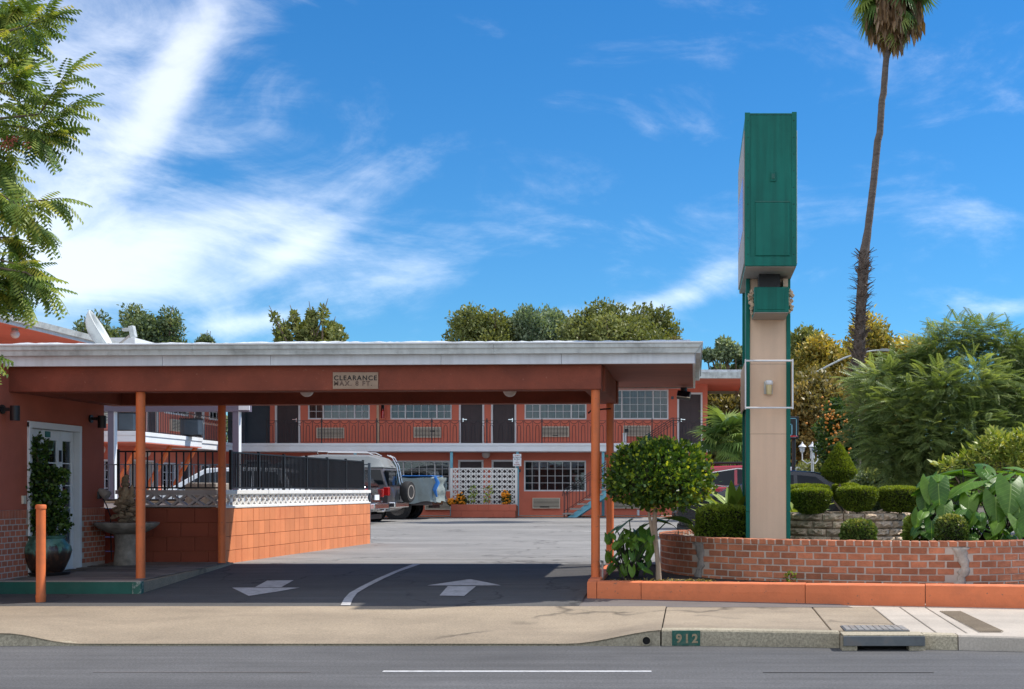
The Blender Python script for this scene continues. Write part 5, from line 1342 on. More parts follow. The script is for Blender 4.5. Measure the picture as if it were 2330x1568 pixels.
# orange kerb around the bed
pk = thing('painted_kerb', 'long orange painted kerb in front of the brick planter', 'kerb', (1, 14, .2))
ka, kb_ = Vector((XX(1335, 14.35), 14.35)), Vector((4.6, 13.28)); kd_ = (kb_ - ka); KL = kd_.length; kd_.normalize(); ka_ = math.atan2(kd_.y, kd_.x); kn = Vector((kd_.y, -kd_.x))
def kseg(s0, s1, seed, dz=0, doff=0):
    g = random.Random(seed); n = max(2, int((s1 - s0) / .12)); vs = []
    for i in range(n + 1):
        s = s0 + (s1 - s0) * i / n; p = ka + kd_ * s; t = s / KL; zt = .412 + .022 * t + dz
        for off, z in ((-.012 + doff, .12), (.0 + doff, zt - .10), (-.004 + doff, zt - .012), (-.02 + doff, zt), (-.15, zt + .003), (-.155, .12)):
            q = p + kn * (off + g.uniform(-.0025, .0025)); vs.append((q.x, q.y, z + g.uniform(-.002, .002)))
    fs = [(i * 6 + j, i * 6 + j + 1, (i + 1) * 6 + j + 1, (i + 1) * 6 + j) for i in range(n) for j in range(5)] + [tuple(range(6)), tuple(n * 6 + j for j in range(6))[::-1]]
    MB().add(vs, fs).build('kerb_block', M['kerbpaint'], pk)
def sx(px): 
    for i in range(2000):
        p = ka + kd_ * (KL * i / 2000)
        if CX + F * p.x / p.y >= px: return KL * i / 2000
    return KL
cuts_ = [0, sx(1357), sx(1458), sx(1832), sx(2105), KL, KL + 3.0, KL + 6.0]
for i, (a, b) in enumerate(zip(cuts_, cuts_[1:])): kseg(a + .004, b - .004, i, dz=(0, .002, 0, -.003, .002, 0, .003)[i], doff=(0, -.003, 0, .004, -.002, .002, 0)[i])
MB().box(ka.x, ka.x + .15, 14.52, 17.4, .12, .425).build('kerb_block', M['kerbpaint'], pk, bevel=.012)
# dark gap at the foot of the kerb
# stone ring wall
SX, SYc = 2.19, 17.75
sr = thing('stone_ring', 'low round wall of grey split face stones beneath the clipped bushes', 'wall', (SX, SYc, .76))
g = random.Random(12)
def stone_mesh(w, seed):
    g = random.Random(seed); nx, nz = 7, 4; h = .097; vs = []
    for j in range(nz + 1):
        for i in range(nx + 1):
            ed = i in (0, nx) or j in (0, nz)
            vs.append((-w / 2 + w * i / nx, (-.078 if ed else -.105 - g.uniform(0, .035)), -h / 2 + h * j / nz + (0 if ed else g.uniform(-.006, .006))))
    fs = [(j * (nx + 1) + i, j * (nx + 1) + i + 1, (j + 1) * (nx + 1) + i + 1, (j + 1) * (nx + 1) + i) for j in range(nz) for i in range(nx)]
    mb = MB().add(vs, fs); mb.box(-w / 2, w / 2, -.0775, .10, -h / 2, h / 2); return mb.mesh('stone', M['stone'], fix=False)
stm = [stone_mesh(.285, 30 + k) for k in range(6)]
for r in range(4):
    rad = .80 + r * .022; nst = 19; 
    for i in range(nst):
        a = 2 * math.pi * (i + (.5 if r % 2 else .12 * r)) / nst; w = 2 * math.pi * (rad + .09) / nst - .018
        piece('stone', stm[(i * 7 + r) % 6], sr, (SX + (rad + (ro := g.uniform(-.018, .018))) * math.sin(a), SYc - (rad + ro) * math.cos(a), 1.104 - r * .1045), (0, g.uniform(-.01, .01), a), (w / .285, 1, 1))
MB().lathe([(.80, .76), (.74, 1.10)], (SX, SYc, 0), 32).build('fill', M['soil'], sr)

# ================================================================== CLIPPED SHRUBS
def lathe_pts(prof, c, n, sy=1., seed=0, wobble=.04):
    g = np.random.default_rng(seed); P = np.array(prof, float); seg = np.diff(P, axis=0); ln = np.hypot(seg[:, 0], seg[:, 1]); ar = ln * (P[:-1, 0] + P[1:, 0]) / 2 + 1e-6; k = g.choice(len(seg), n, p=ar / ar.sum())
    t = g.random(n); r = P[k, 0] + seg[k, 0] * t; z = P[k, 1] + seg[k, 1] * t; a = g.random(n) * 2 * np.pi
    nr = seg[k, 1] / ln[k]; nz_ = -seg[k, 0] / ln[k]      # profile runs bottom to top
    jit = 1 + wobble * (np.sin(a * 3 + z * 9 + seed) * .5 + g.normal(size=n) * .35)
    pos = np.stack([c[0] + r * jit * np.cos(a), c[1] + sy * r * jit * np.sin(a), c[2] + z + g.normal(size=n) * .004], 1)
    nm = np.stack([nr * np.cos(a), nr * np.sin(a), nz_], 1); return pos, nm
def clipped(name, parent, prof, c, n, size, m, sy=1., seed=0, fuzz=.6):
    pos, nm = lathe_pts(prof, c, n, sy, seed); g = np.random.default_rng(seed + 1)
    ax = nm + g.normal(size=nm.shape) * fuzz + np.array([0, 0, .35])
    cl = .5 + .5 * np.sin(pos[:, 0] * 23 + seed) * np.sin(pos[:, 1] * 19) * np.sin(pos[:, 2] * 27)
    rn = g.random(n) * .50 + .15 * cl + .34 * np.clip(nm[:, 2], 0, 1)  # upward leaves paler: sunlit tops are put into the leaf colour
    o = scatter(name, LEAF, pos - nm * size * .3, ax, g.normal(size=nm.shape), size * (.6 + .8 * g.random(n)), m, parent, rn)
    s_ = .91; mb_ = MB().lathe([(max(1e-3, r * s_ - .006), z * s_ + .01) for r, z in prof], (0, 0, 0), 28); mb_.v = [(c[0] + x, c[1] + y * sy, c[2] + z) for x, y, z in mb_.v]; mb_.build('inner_mass', M['core'], parent, smooth=True)
    return o
tp = thing('topiary_shrub', 'clipped topiary with a cone above bowl shaped pads on bare stems', 'shrub', (SX, SYc, 1.1))
def bowl(px, py0, py1, w, d, seed, sy=.9):
    x = XX(px, d); zt, zb = ZZ(py0, d), ZZ(py1, d); r = w / 2 * d / F; h = zt - zb
    prof = [(.0, 0), (r * .55, h * .04), (r * .80, h * .25), (r * .96, h * .60), (r, h * .82), (r * .93, h * .92), (r * .6, h * .985), (0, h)]
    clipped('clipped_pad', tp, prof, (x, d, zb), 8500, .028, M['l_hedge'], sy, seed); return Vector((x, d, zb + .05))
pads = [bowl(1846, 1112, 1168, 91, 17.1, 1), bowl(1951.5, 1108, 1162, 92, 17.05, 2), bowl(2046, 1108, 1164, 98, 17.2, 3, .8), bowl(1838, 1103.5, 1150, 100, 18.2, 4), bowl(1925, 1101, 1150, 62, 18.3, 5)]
d = 17.75; x = XX(1909, d); zt, zb = ZZ(1009, d), ZZ(1099, d); r = 39.5 * d / F; h = zt - zb
prof = [(.0, 0), (r * .35, h * .03), (r * .72, h * .12), (r * .98, h * .24), (r, h * .30), (r * .74, h * .52), (r * .42, h * .76), (r * .15, h * .94), (0, h)]
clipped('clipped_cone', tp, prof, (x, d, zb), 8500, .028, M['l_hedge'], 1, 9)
mb = MB(); base = Vector((XX(1928, 17.7), 17.7, 1.08))
mb.tube([base, (XX(1912, 17.75), 17.75, ZZ(1125, 17.75)), (x, d, zb + .1)], [.022, .02, .016], 8)
for p, pw in zip(pads, (0, 1, 2, 3, 4)):
    b0 = Vector((XX((1890, 1945, 1970, 1915, 1930)[pw], 17.5), 17.4, 1.09)); mb.tube([b0, b0.lerp(p, .5) + Vector((0, 0, -.02)), p], [.017, .014, .012], 7)
b0 = Vector((XX(1925, 17.2), 17.15, 1.10)); mb.tube([b0, W(1897, 1140, 17.15)], [.016, .013], 7); mb.tube([W(1960, 1170, 17.1), W(1938, 1146, 17.1)], .012, 6); mb.tube([W(2008, 1160, 17.0), W(1972, 1174, 17.0)], .013, 6)
mb.build('stems', M['barkpale'], tp, smooth=True, fix=False)
def superbox(name, t, c, rad, n, size, m, p=4., seed=0, core=True, fuzz=.6):
    g = np.random.default_rng(seed); d = nrm(g.normal(size=(n, 3))); k = (np.abs(d) ** p).sum(1) ** (-1 / p); P = d * k[:, None]; nm = nrm(np.sign(P) * np.abs(P) ** (p - 1) / np.array(rad))
    pos = np.array(c) + P * np.array(rad) * (1 + .035 * g.normal(size=(n, 1)) + .03 * np.sin(P[:, :1] * 9) * np.sin(P[:, 2:] * 7))
    cl = .5 + .5 * np.sin(pos[:, 0] * 30) * np.sin(pos[:, 2] * 27 + 1)
    o = scatter(name, ROUNDLEAF, pos, nm + g.normal(size=nm.shape) * fuzz + np.array([0, 0, .5]), g.normal(size=nm.shape), size * (.6 + .8 * g.random(n)), m, t, g.random(n) * .52 + .15 * cl + .32 * np.clip(nm[:, 2], 0, 1))  # upward leaves get paler tones that imitate sunlight on top
    if core:
        mb = MB().sphere((0, 0, 0), 1, 20, 12)
        vv = []
        for v in mb.v: s_ = sum(abs(q) ** p for q in v) ** (-1 / p) if any(v) else 1; vv.append((c[0] + v[0] * s_ * rad[0] * .90, c[1] + v[1] * s_ * rad[1] * .90, c[2] + v[2] * s_ * rad[2] * .90))
        mb.v = vv; mb.build('inner_mass', M['core'], t, smooth=True)
    return o
t = thing('box_hedge', 'clipped rounded box hedge beside the foot of the peach pillar', 'hedge', (XX(1645, 16.5), 16.5, .77))
superbox('foliage', t, (XX(1646, 16.5), 16.5, .995), (.335, .33, .255), 11000, .030, M['l_box'], 4.5, 3)
t = thing('variegated_shrub', 'small cream edged shrub in front of the stone ring', 'shrub', (XX(1954, 15.3), 15.3, .77))
superbox('foliage', t, (XX(1954, 15.3), 15.3, .93), (.20, .15, .165), 2600, .034, M['l_varieg'], 2.6, 5, fuzz=.8)
t = thing('variegated_shrub', 'small cream edged shrub under the elephant ear leaves', 'shrub', (XX(2165, 15.3), 15.3, .77))
superbox('foliage', t, (XX(2165, 15.3), 15.3, .95), (.18, .15, .20), 2600, .034, M['l_varieg'], 2.6, 6, fuzz=.8)
t = thing('yellow_shrub', 'small yellow green shrub at the right edge of the stone ring', 'shrub', (XX(2083, 16.2), 16.2, .77))
superbox('foliage', t, (XX(2083, 16.2), 16.2, .93), (.13, .15, .20), 900, .06, M['l_yshrub'], 2.2, 7, core=False, fuzz=.9)
# lollipop tree
t = thing('round_topped_tree', 'small tree with dense round clipped crown and pale double trunk', 'tree', (XX(1497, 15.0), 15.0, .37))
cxr = XX(1499, 15.0)
bl = [((cxr + .02, 15.0, 1.66), (.54, .50, .36))] + [((cxr + dx, 15.0 + dy, 1.64 + dz), (rr, rr, rr * .8)) for dx, dy, dz, rr in ((-.40, -.1, -.02, .22), (-.28, .1, .17, .25), (.0, -.1, .20, .28), (.28, 0, .18, .27), (.42, -.1, .0, .23), (.44, .1, -.12, .20), (-.42, .1, -.14, .19), (-.15, -.3, -.05, .28), (.2, -.3, -.1, .28), (0, .3, 0, .3), (-.1, -.2, -.2, .22), (.25, -.2, -.22, .20))]
P, D, idx = blob_points(bl, 11000, .86, 4); g = np.random.default_rng(4)
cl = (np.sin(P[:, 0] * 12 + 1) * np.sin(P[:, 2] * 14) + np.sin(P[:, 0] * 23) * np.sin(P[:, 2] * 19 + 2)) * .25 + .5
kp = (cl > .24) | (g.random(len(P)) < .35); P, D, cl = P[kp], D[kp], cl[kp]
scatter('crown', ROUNDLEAF, P, D + g.normal(size=D.shape) * .55 + np.array([0, 0, .25]), g.normal(size=D.shape), .052 * (.6 + .7 * g.random(len(P))), M['l_round'], t, np.clip(g.random(len(P)) * .62 + .38 * cl * (.4 + .8 * (D[:, 0] * .5 + .5)), 0, 1))  # leaves yellower to the right: the sunlit side is put into the colour
n_ = 900; Dt = nrm(g.normal(size=(n_, 3)) + np.array([0, 0, .5])); Pt = np.array([cxr, 15., 1.66]) + Dt * np.array([.62, .56, .42]) * (1.0 + .13 * g.random((n_, 1)) * (np.sin(Dt[:, :1] * 17) > .2))
scatter('stray_shoots', ROUNDLEAF, Pt, Dt + g.normal(size=Dt.shape) * .4 + np.array([0, 0, .6]), g.normal(size=Dt.shape), .046 * (.6 + .7 * g.random(n_)), M['l_round'], t, .35 + .6 * g.random(n_))
MB().sphere((cxr, 15.0, 1.64), 1, 20, 12, (.46, .42, .28)).build('inner_mass', M['core'], t, smooth=True)
mb = MB(); mb.tube([W(1499, 1324, 15), W(1498, 1290, 15), W(1493, 1240, 15), W(1489, 1190, 15), W(1492, 1140, 15)], [.040, .032, .030, .032, .02], 10); mb.tube([W(1503, 1326, 14.98), W(1500, 1296, 14.99)], [.02, .012], 8); mb.tube([W(1493, 1250, 15), W(1483, 1205, 15), W(1477, 1172, 15), W(1474, 1130, 15)], [.020, .020, .018, .01], 8)
mb.build('trunk', M['barkpale'], t, smooth=True, fix=False)
# hose pipe
t = thing('water_pipe', 'thin upright water pipe with tap beside the right carport post', 'pipe', (XX(1371, 14.9), 14.9, .4))
MB().cyl((XX(1371, 14.9), 14.9, .36), (XX(1371, 14.9), 14.9, ZZ(1280, 14.9)), .011, n=8).build('pipe', M['tin'], t, smooth=True)
MB().tube([W(1371, 1284, 14.9), W(1371, 1278, 14.9), W(1366, 1277, 14.85)], .015, 8).build('tap', M['grate'], t, smooth=True)

# ================================================================== BIG LEAVES
def ear_leaf(seed, wid=.40, droop=.35, fold=.25, wave=.02):
    g = random.Random(seed); nr, nc = 12, 8; vs = []; uv = []; ph = g.uniform(0, 6)
    for j in range(nr + 1):
        v = j / nr; hw = wid * (math.sin(math.pi * min(1, (v * .86 + .14)) ** .8) ** .75) * (1.0 if v < .98 else .0) + .004
        for i in range(nc + 1):
            u = (i / nc) * 2 - 1; x = u * hw; yb = v - .46 * abs(u) ** 1.2 * (1 - v) ** 1.7 + .02
            z = -droop * v * v * .8 - fold * x * x * 2.0 + abs(x) * .22 + wave * math.sin(8 * v + ph + 3 * u) * abs(u) - .12 * abs(u) * (1 - v) ** 2
            vs.append((x, yb, z)); uv.append((x, yb))
    fs = [(j * (nc + 1) + i, j * (nc + 1) + i + 1, (j + 1) * (nc + 1) + i + 1, (j + 1) * (nc + 1) + i) for j in range(nr) for i in range(nc)]
    me = bpy.data.meshes.new('leaf'); me.from_pydata(vs, [], fs); me.materials.append(M['elephant']); me.shade_smooth()
    ul = me.uv_layers.new(name='uv'); 
    for lp_ in me.loops: ul.data[lp_.index].uv = uv[lp_.vertex_index]
    return me
ears = [ear_leaf(k, .40 + .03 * (k % 3), .25 + .15 * (k % 4) / 2, .2 + .1 * (k % 2)) for k in range(6)]
def ear_plant(lab, base, leaves, stalk='stalk', name='elephant_ear_plant', group=None, sr=.012):
    t = thing(name, lab, 'plant', base, 0, group); mb = MB(); b0 = Vector(base); g = random.Random(len(leaves))
    if name == 'elephant_ear_plant' and len(leaves) < 10:
        g2 = random.Random(lab); leaves = leaves + [(l[0] + g2.uniform(-.22, .22), l[1] + g2.uniform(-.1, .5), l[2] + g2.uniform(-.22, .10), l[3] + g2.uniform(-1.2, 1.2), l[4] * g2.uniform(.5, 1.1), g2.uniform(-.4, .4), l[6] * g2.uniform(.6, .9)) for l in leaves]
    for (lx, ly, lz, yaw, pitch, roll, sc) in leaves:
        p = Vector((lx, ly, lz)); q = b0.lerp(p, .6) + Vector((0, 0, .12 * (p - b0).length)); mb.tube([b0 + Vector((g.uniform(-.06, .06), g.uniform(-.06, .06), 0)), q, p], [sr, sr * .8, sr * .5], 6)
        o = bpy.data.objects.new('leaf', ears[g.randrange(6)]); link(o, t); 
        Rm = Matrix.Rotation(yaw, 4, 'Z') @ Matrix.Rotation(-pitch, 4, 'X') @ Matrix.Rotation(roll, 4, 'Y')
        o.matrix_basis = Matrix.Translation(p) @ Rm @ Matrix.Scale(sc * .74, 4)
    mb.build('stalks', M[stalk], t, smooth=True, fix=False); return t
# (picture x, y, depth, direction the tip points (deg, 0 = right, 180 = left, 270 = street), pitch down, size)
def leafset(rows): return [(XX(a, d), d, ZZ(b, d), R(az - 90), R(pt), R(rl), s) for a, b, d, az, pt, rl, s in rows]
ear_plant('leftmost tall elephant ear plant beside the stone ring', (XX(2130, 16), 16.0, .77), leafset([
    (2110, 1092, 16.0, 240, 60, 20, .42), (2140, 1080, 15.9, 190, 15, -15, .48), (2120, 1150, 15.7, 200, 50, 10, .34), (2150, 1150, 15.6, 250, 55, -10, .36), (2105, 1130, 15.9, 260, 65, 0, .36), (2135, 1100, 15.7, 262, 60, 10, .46), (2090, 1165, 15.8, 230, 60, 0, .30), (2120, 1185, 15.5, 255, 70, 0, .30)]), 'stalkdark')
ear_plant('elephant ear plant with broad horizontal leaves in the middle of the right group', (XX(2200, 16.2), 16.2, .77), leafset([
    (2190, 1068, 16.3, 170, 5, 10, .52), (2215, 1095, 15.9, 200, 22, -10, .58), (2180, 1075, 16.4, 20, 5, 0, .5), (2228, 1125, 15.8, 185, 40, 25, .50), (2205, 1130, 15.7, 250, 55, 0, .42), (2240, 1060, 16.5, 100, -20, 0, .34), (2205, 1160, 15.6, 300, 50, 0, .34)]), 'stalkdark')
ear_plant('elephant ear plant with large drooping leaves near the right picture edge', (XX(2270, 16.0), 16.0, .77), leafset([
    (2265, 1130, 15.5, 265, 62, 0, .48), (2300, 1100, 15.4, 255, 55, -15, .58), (2280, 1085, 15.8, 230, 25, 20, .50), (2262, 1082, 16.1, 300, 35, 0, .45), (2250, 1100, 15.9, 340, 30, 10, .42), (2318, 1150, 15.3, 270, 62, 10, .46), (2295, 1070, 16.4, 20, 5, 0, .50), (2310, 1062, 16.3, 330, 10, 0, .48)]), 'stalkdark')
ear_plant('elephant ear plant cut off by the right picture edge', (XX(2335, 16.0), 16.0, .77), leafset([
    (2330, 1110, 15.4, 285, 50, 0, .52), (2345, 1080, 15.8, 200, 20, 0, .55), (2335, 1170, 15.2, 250, 60, 10, .42), (2360, 1130, 15.6, 270, 50, 0, .5)]), 'stalkdark')
lf = [(1432, 1182, 15.5, 225, 25, 20, .40), (1460, 1195, 15.7, 200, 35, 0, .32), (1470, 1205, 15.4, 280, 45, 0, .30), (1420, 1215, 15.3, 240, 50, 10, .30), (1500, 1180, 15.9, 350, 15, -10, .40), (1530, 1175, 15.9, 30, 10, -10, .42), (1450, 1240, 15.2, 250, 55, 0, .30), (1400, 1200, 15.5, 190, 35, 0, .30), (1440, 1210, 15.6, 310, 40, 0, .34), (1480, 1230, 15.2, 275, 55, 0, .28)]
ear_plant('elephant ear plant in the bed between right carport post and round tree', (XX(1440, 15.6), 15.6, .38), leafset(lf))
g = random.Random(17); vl = []
for i in range(64):
    a = g.uniform(1382, 1482); b = g.uniform(1212, 1296); 
    vl.append((a, b, 15.0 + g.uniform(-.12, .45), g.uniform(200, 340), g.uniform(25, 75), g.uniform(-20, 20), g.uniform(.11, .2)))
ear_plant('leafy vine like plant with drooping pointed leaves at the foot of the carport post', (XX(1428, 15.05), 15.1, .38), leafset(vl), 'stalkdark', 'leafy_plant', sr=.005)
vl = []
for i in range(90):
    vl.append((g.uniform(2085, 2330), g.uniform(1160, 1222), 15.6 + g.uniform(-.3, .8), g.uniform(180, 360), g.uniform(10, 75), g.uniform(-20, 20), g.uniform(.14, .28)))
ear_plant('low dark leafy growth filling the bed under the elephant ears', (XX(2220, 15.9), 15.9, .77), leafset(vl), 'stalkdark', 'leafy_plant', sr=.006)
# strap leaves
def blade(wid, droop, seed, fold=.25):
    vs = []; n = 8
    for i in range(n + 1):
        t = i / n; w = wid * (math.sin(math.pi * min(1, .12 + t * .88)) ** .7) if t < .999 else .002; y = t * (1 - .25 * droop * t); z = -droop * t * t
        vs += [(-w, y, z + fold * w), (0, y, z), (w, y, z + fold * w)]
    fs = [(i * 3 + j, i * 3 + j + 1, i * 3 + j + 4, i * 3 + j + 3) for i in range(n) for j in range(2)]
    me = bpy.data.meshes.new('leaf'); me.from_pydata(vs, [], fs); me.materials.append(M['l_strap']); me.shade_smooth()
    at = me.attributes.new('rnd', 'FLOAT', 'FACE'); at.data.foreach_set('value', [.45 + (.13 * seed) % .5] * len(fs)); return me
bls = [blade(.10, .15 + .15 * k, 1 + k * 2) for k in range(4)]; als = [blade(.04, .3 + .2 * k, 2 + k) for k in range(3)]
def rosette(name, lab, base, n, ln, ms, seed, up0=35, up1=85, az0=0, az1=360):
    t = thing(name, lab, 'plant', base); g = random.Random(seed)
    for i in range(n):
        o = bpy.data.objects.new('leaf', ms[g.randrange(len(ms))]); link(o, t); az = R(g.uniform(az0, az1)); el = R(g.uniform(up0, up1))
        o.matrix_basis = Matrix.Translation(Vector(base) + Vector((g.uniform(-.03, .03), g.uniform(-.03, .03), 0))) @ Matrix.Rotation(az, 4, 'Z') @ Matrix.Rotation(el, 4, 'X') @ Matrix.Rotation(g.uniform(-.5, .5), 4, 'Y') @ Matrix.Scale(ln * g.uniform(.7, 1.15), 4)
    return t
rosette('lily_plant', 'broad leaved lily clump behind the box hedge nearest the peach pillar', (XX(1672, 17.1), 17.1, .80), 24, .82, bls, 1, 48, 88)
rosette('lily_plant', 'broad leaved lily clump behind the left end of the box hedge', (XX(1632, 17.2), 17.2, .80), 18, .66, bls, 2, 45, 88)
rosette('lily_plant', 'tall lily clump touching the left side of the pillar', (XX(1697, 17.6), 17.6, .90), 14, .85, bls, 3, 55, 88)
rosette('lily_plant', 'lily clump showing between pillar and topiary pads', (XX(1815, 18.6), 18.6, .90), 14, .85, bls, 5, 50, 88)
rosette('aloe_plant', 'spiky long leaved plant at the left end of the brick planter', (XX(1592, 16.6), 16.6, .77), 14, .52, als, 4, 30, 80)
o = thing('weed', 'small weed growing from the brick joint at the foot of the planter', 'weed', (1.1, 14.65, .38))
P, D, _ = blob_points([((XX(1796, 14.62), 14.6, .45), (.09, .03, .05))], 60, .2, 3); scatter('leaves', ROUNDLEAF, P, D, rng.normal(size=D.shape), .035, M['l_box'], o)

# ================================================================== FOUNTAIN
fx_, fd = XX(288, 17.05), 17.05
ft = thing('fountain', 'weathered stone fountain with stacked rock top beside the office', 'fountain', (fx_, fd, .43))
MB().lathe([(.17, .42), (.165, .50), (.14, .70), (.15, .85), (.19, .90)], (fx_, fd, 0), 16, lambda t, i: 1 + .05 * math.sin(t * 5 + i)).build('pedestal', M['fountain'], ft, smooth=True)
MB().lathe([(.18, .875), (.26, .90), (.36, .96), (.405, 1.0), (.41, 1.03), (.37, 1.035), (.30, 1.0), (.15, .97)], (fx_, fd, 0), 40, lambda t, i: 1 + .035 * abs(math.sin(t * 6))).build('basin', M['fountain'], ft, smooth=True)
def rockmesh(seed, m):
    g = random.Random(seed); mb = MB().sphere((0, 0, 0), 1, 8, 5); mb.v = [tuple(c * g.uniform(.75, 1.1) for c in v) for v in mb.v]; return mb.mesh('rock', m, smooth=True)
rks = [rockmesh(k, M['rock']) for k in range(6)]; g = random.Random(21)
for i in range(120):
    t_ = (i / 120); z = .99 + t_ * .36 + g.uniform(-.02, .02); rad = g.uniform(.03, .12 + .06 * math.sin(t_ * 2.6)); a = g.uniform(0, 6.28)
    w_ = g.uniform(.028, .075)
    piece('rock', rks[i % 6], ft, (fx_ + rad * math.cos(a), fd + rad * math.sin(a), z), (g.uniform(-.7, .7), g.uniform(-.5, .5), g.uniform(0, 6)), (w_, w_ * g.uniform(.5, .9), w_ * g.uniform(.25, .6)))
for dx, dy, dz, sx_, sz_ in ((0, 0, .42, .10, .10), (-.05, -.05, .44, .06, .07), (.06, -.04, .45, .055, .08), (0, -.03, .54, .085, .10), (-.075, -.02, .55, .04, .085), (.085, -.02, .57, .038, .09), (.0, -.03, .655, .07, .05), (0, -.03, .725, .052, .06), (.02, -.04, .77, .035, .03), (-.04, -.08, .47, .04, .03), (.05, -.09, .42, .05, .03), (.10, -.01, .50, .03, .04), (-.04, -.01, .70, .03, .05)):
    piece('rock', rks[(int(dz * 100)) % 6], ft, (fx_ + dx, fd + dy, .90 + dz), (0, 0, dz * 9), (sx_, sx_ * .8, sz_))
# potted shrub
pxx, pdd = XX(105, 15.45), 15.45
pz_ = PZ(15.4) + .012
pt = thing('potted_shrub', 'tall climbing shrub in a green glazed pot by the office door', 'potted plant', (pxx + .04, pdd, pz_))
MB().lathe([(.23, 0), (.245, .03), (.24, .035), (.19, .03)], (pxx + .04, pdd, pz_), 32).build('saucer', M['dark'], pt, smooth=True)
MB().lathe([(.17, .03), (.20, .06), (.26, .20), (.285, .30), (.27, .36), (.215, .42), (.205, .45), (.23, .475), (.235, .49), (.21, .49), (.19, .44)], (pxx + .04 - .03, pdd, pz_), 36).build('pot', M['potglaze'], pt, smooth=True)
MB().lathe([(.19, .44), (.02, .455)], (pxx + .01, pdd, pz_), 20).build('soil', M['soil'], pt)
bl = [(tuple(W(a, b, pdd + dd)), (rx * pdd / F, rx * pdd / F, ry * pdd / F)) for a, b, dd, rx, ry in ((80, 1040, 0, 26, 34), (88, 1015, 0, 18, 22), (70, 1060, 0, 18, 16), (108, 1090, 0, 36, 26), (132, 1078, 0, 20, 14), (95, 1125, 0, 34, 26), (128, 1130, 0, 24, 16), (110, 1170, 0, 40, 30), (90, 1195, 0, 28, 22), (130, 1195, 0, 26, 22), (85, 1075, 0, 24, 20))]
P, D, _ = blob_points(bl, 3400, .45, 8); g = np.random.default_rng(8)
scatter('foliage', ROUNDLEAF, P, D + g.normal(size=D.shape) * .7 + np.array([0, 0, .1]), g.normal(size=D.shape), .055 * (.6 + .6 * g.random(len(P))), M['l_pot'], pt)
MB().tube([(pxx + .01, pdd, pz_ + .44), W(105, 1180, pdd), W(110, 1120, pdd), W(90, 1080, pdd), W(82, 1020, pdd)], [.02, .018, .016, .012, .006], 7).build('stem', M['bark'], pt, smooth=True)
# ================================================================== VEHICLES
# local frame: nose at -x, length along x, near side at -y, wheels on z = 0
def wheel(root, x, y, r, w, rim='chrome', spokes=6, out=-1):
    t = part('wheel', root); 
    o = MB().lathe([(r * .62, -w / 2), (r * .93, -w / 2), (r, -w * .35), (r, w * .35), (r * .93, w / 2), (r * .62, w / 2)], (0, 0, 0), 32).build('tyre', M['rubber'], t, smooth=True)
    mb = MB().lathe([(r * .05, -.03), (r * .60, -.03), (r * .635, -w / 2 - .004), (r * .66, -w / 2 - .004), (r * .66, w / 2), (r * .05, w / 2)], (0, 0, 0), 32)
    rm = mb.build('rim', M['dark'] if spokes else M['tin'], t, smooth=True)
    mb = MB()
    for k in range(spokes):
        a = 2 * math.pi * k / spokes; mb.obox((math.cos(a) * r * .34, math.sin(a) * r * .34, -w / 2 + .01), (r * .62, r * .17, .02), Matrix.Rotation(a, 3, 'Z'))
    mb.lathe([(r * .60, -w / 2 - .006), (r * .66, -w / 2 - .006), (r * .66, -w / 2 + .02), (r * .60, -w / 2 + .02)], (0, 0, 0), 32); mb.cyl((0, 0, -w / 2 - .01), (0, 0, -w / 2 + .02), r * .13)
    sp = mb.build('spokes', M[rim], t)
    for o_ in (o, rm, sp): o_.matrix_basis = Matrix.Translation((x, y, r)) @ Matrix.Rotation(R(-90) * (1 if out < 0 else -1), 4, 'X')
    return t
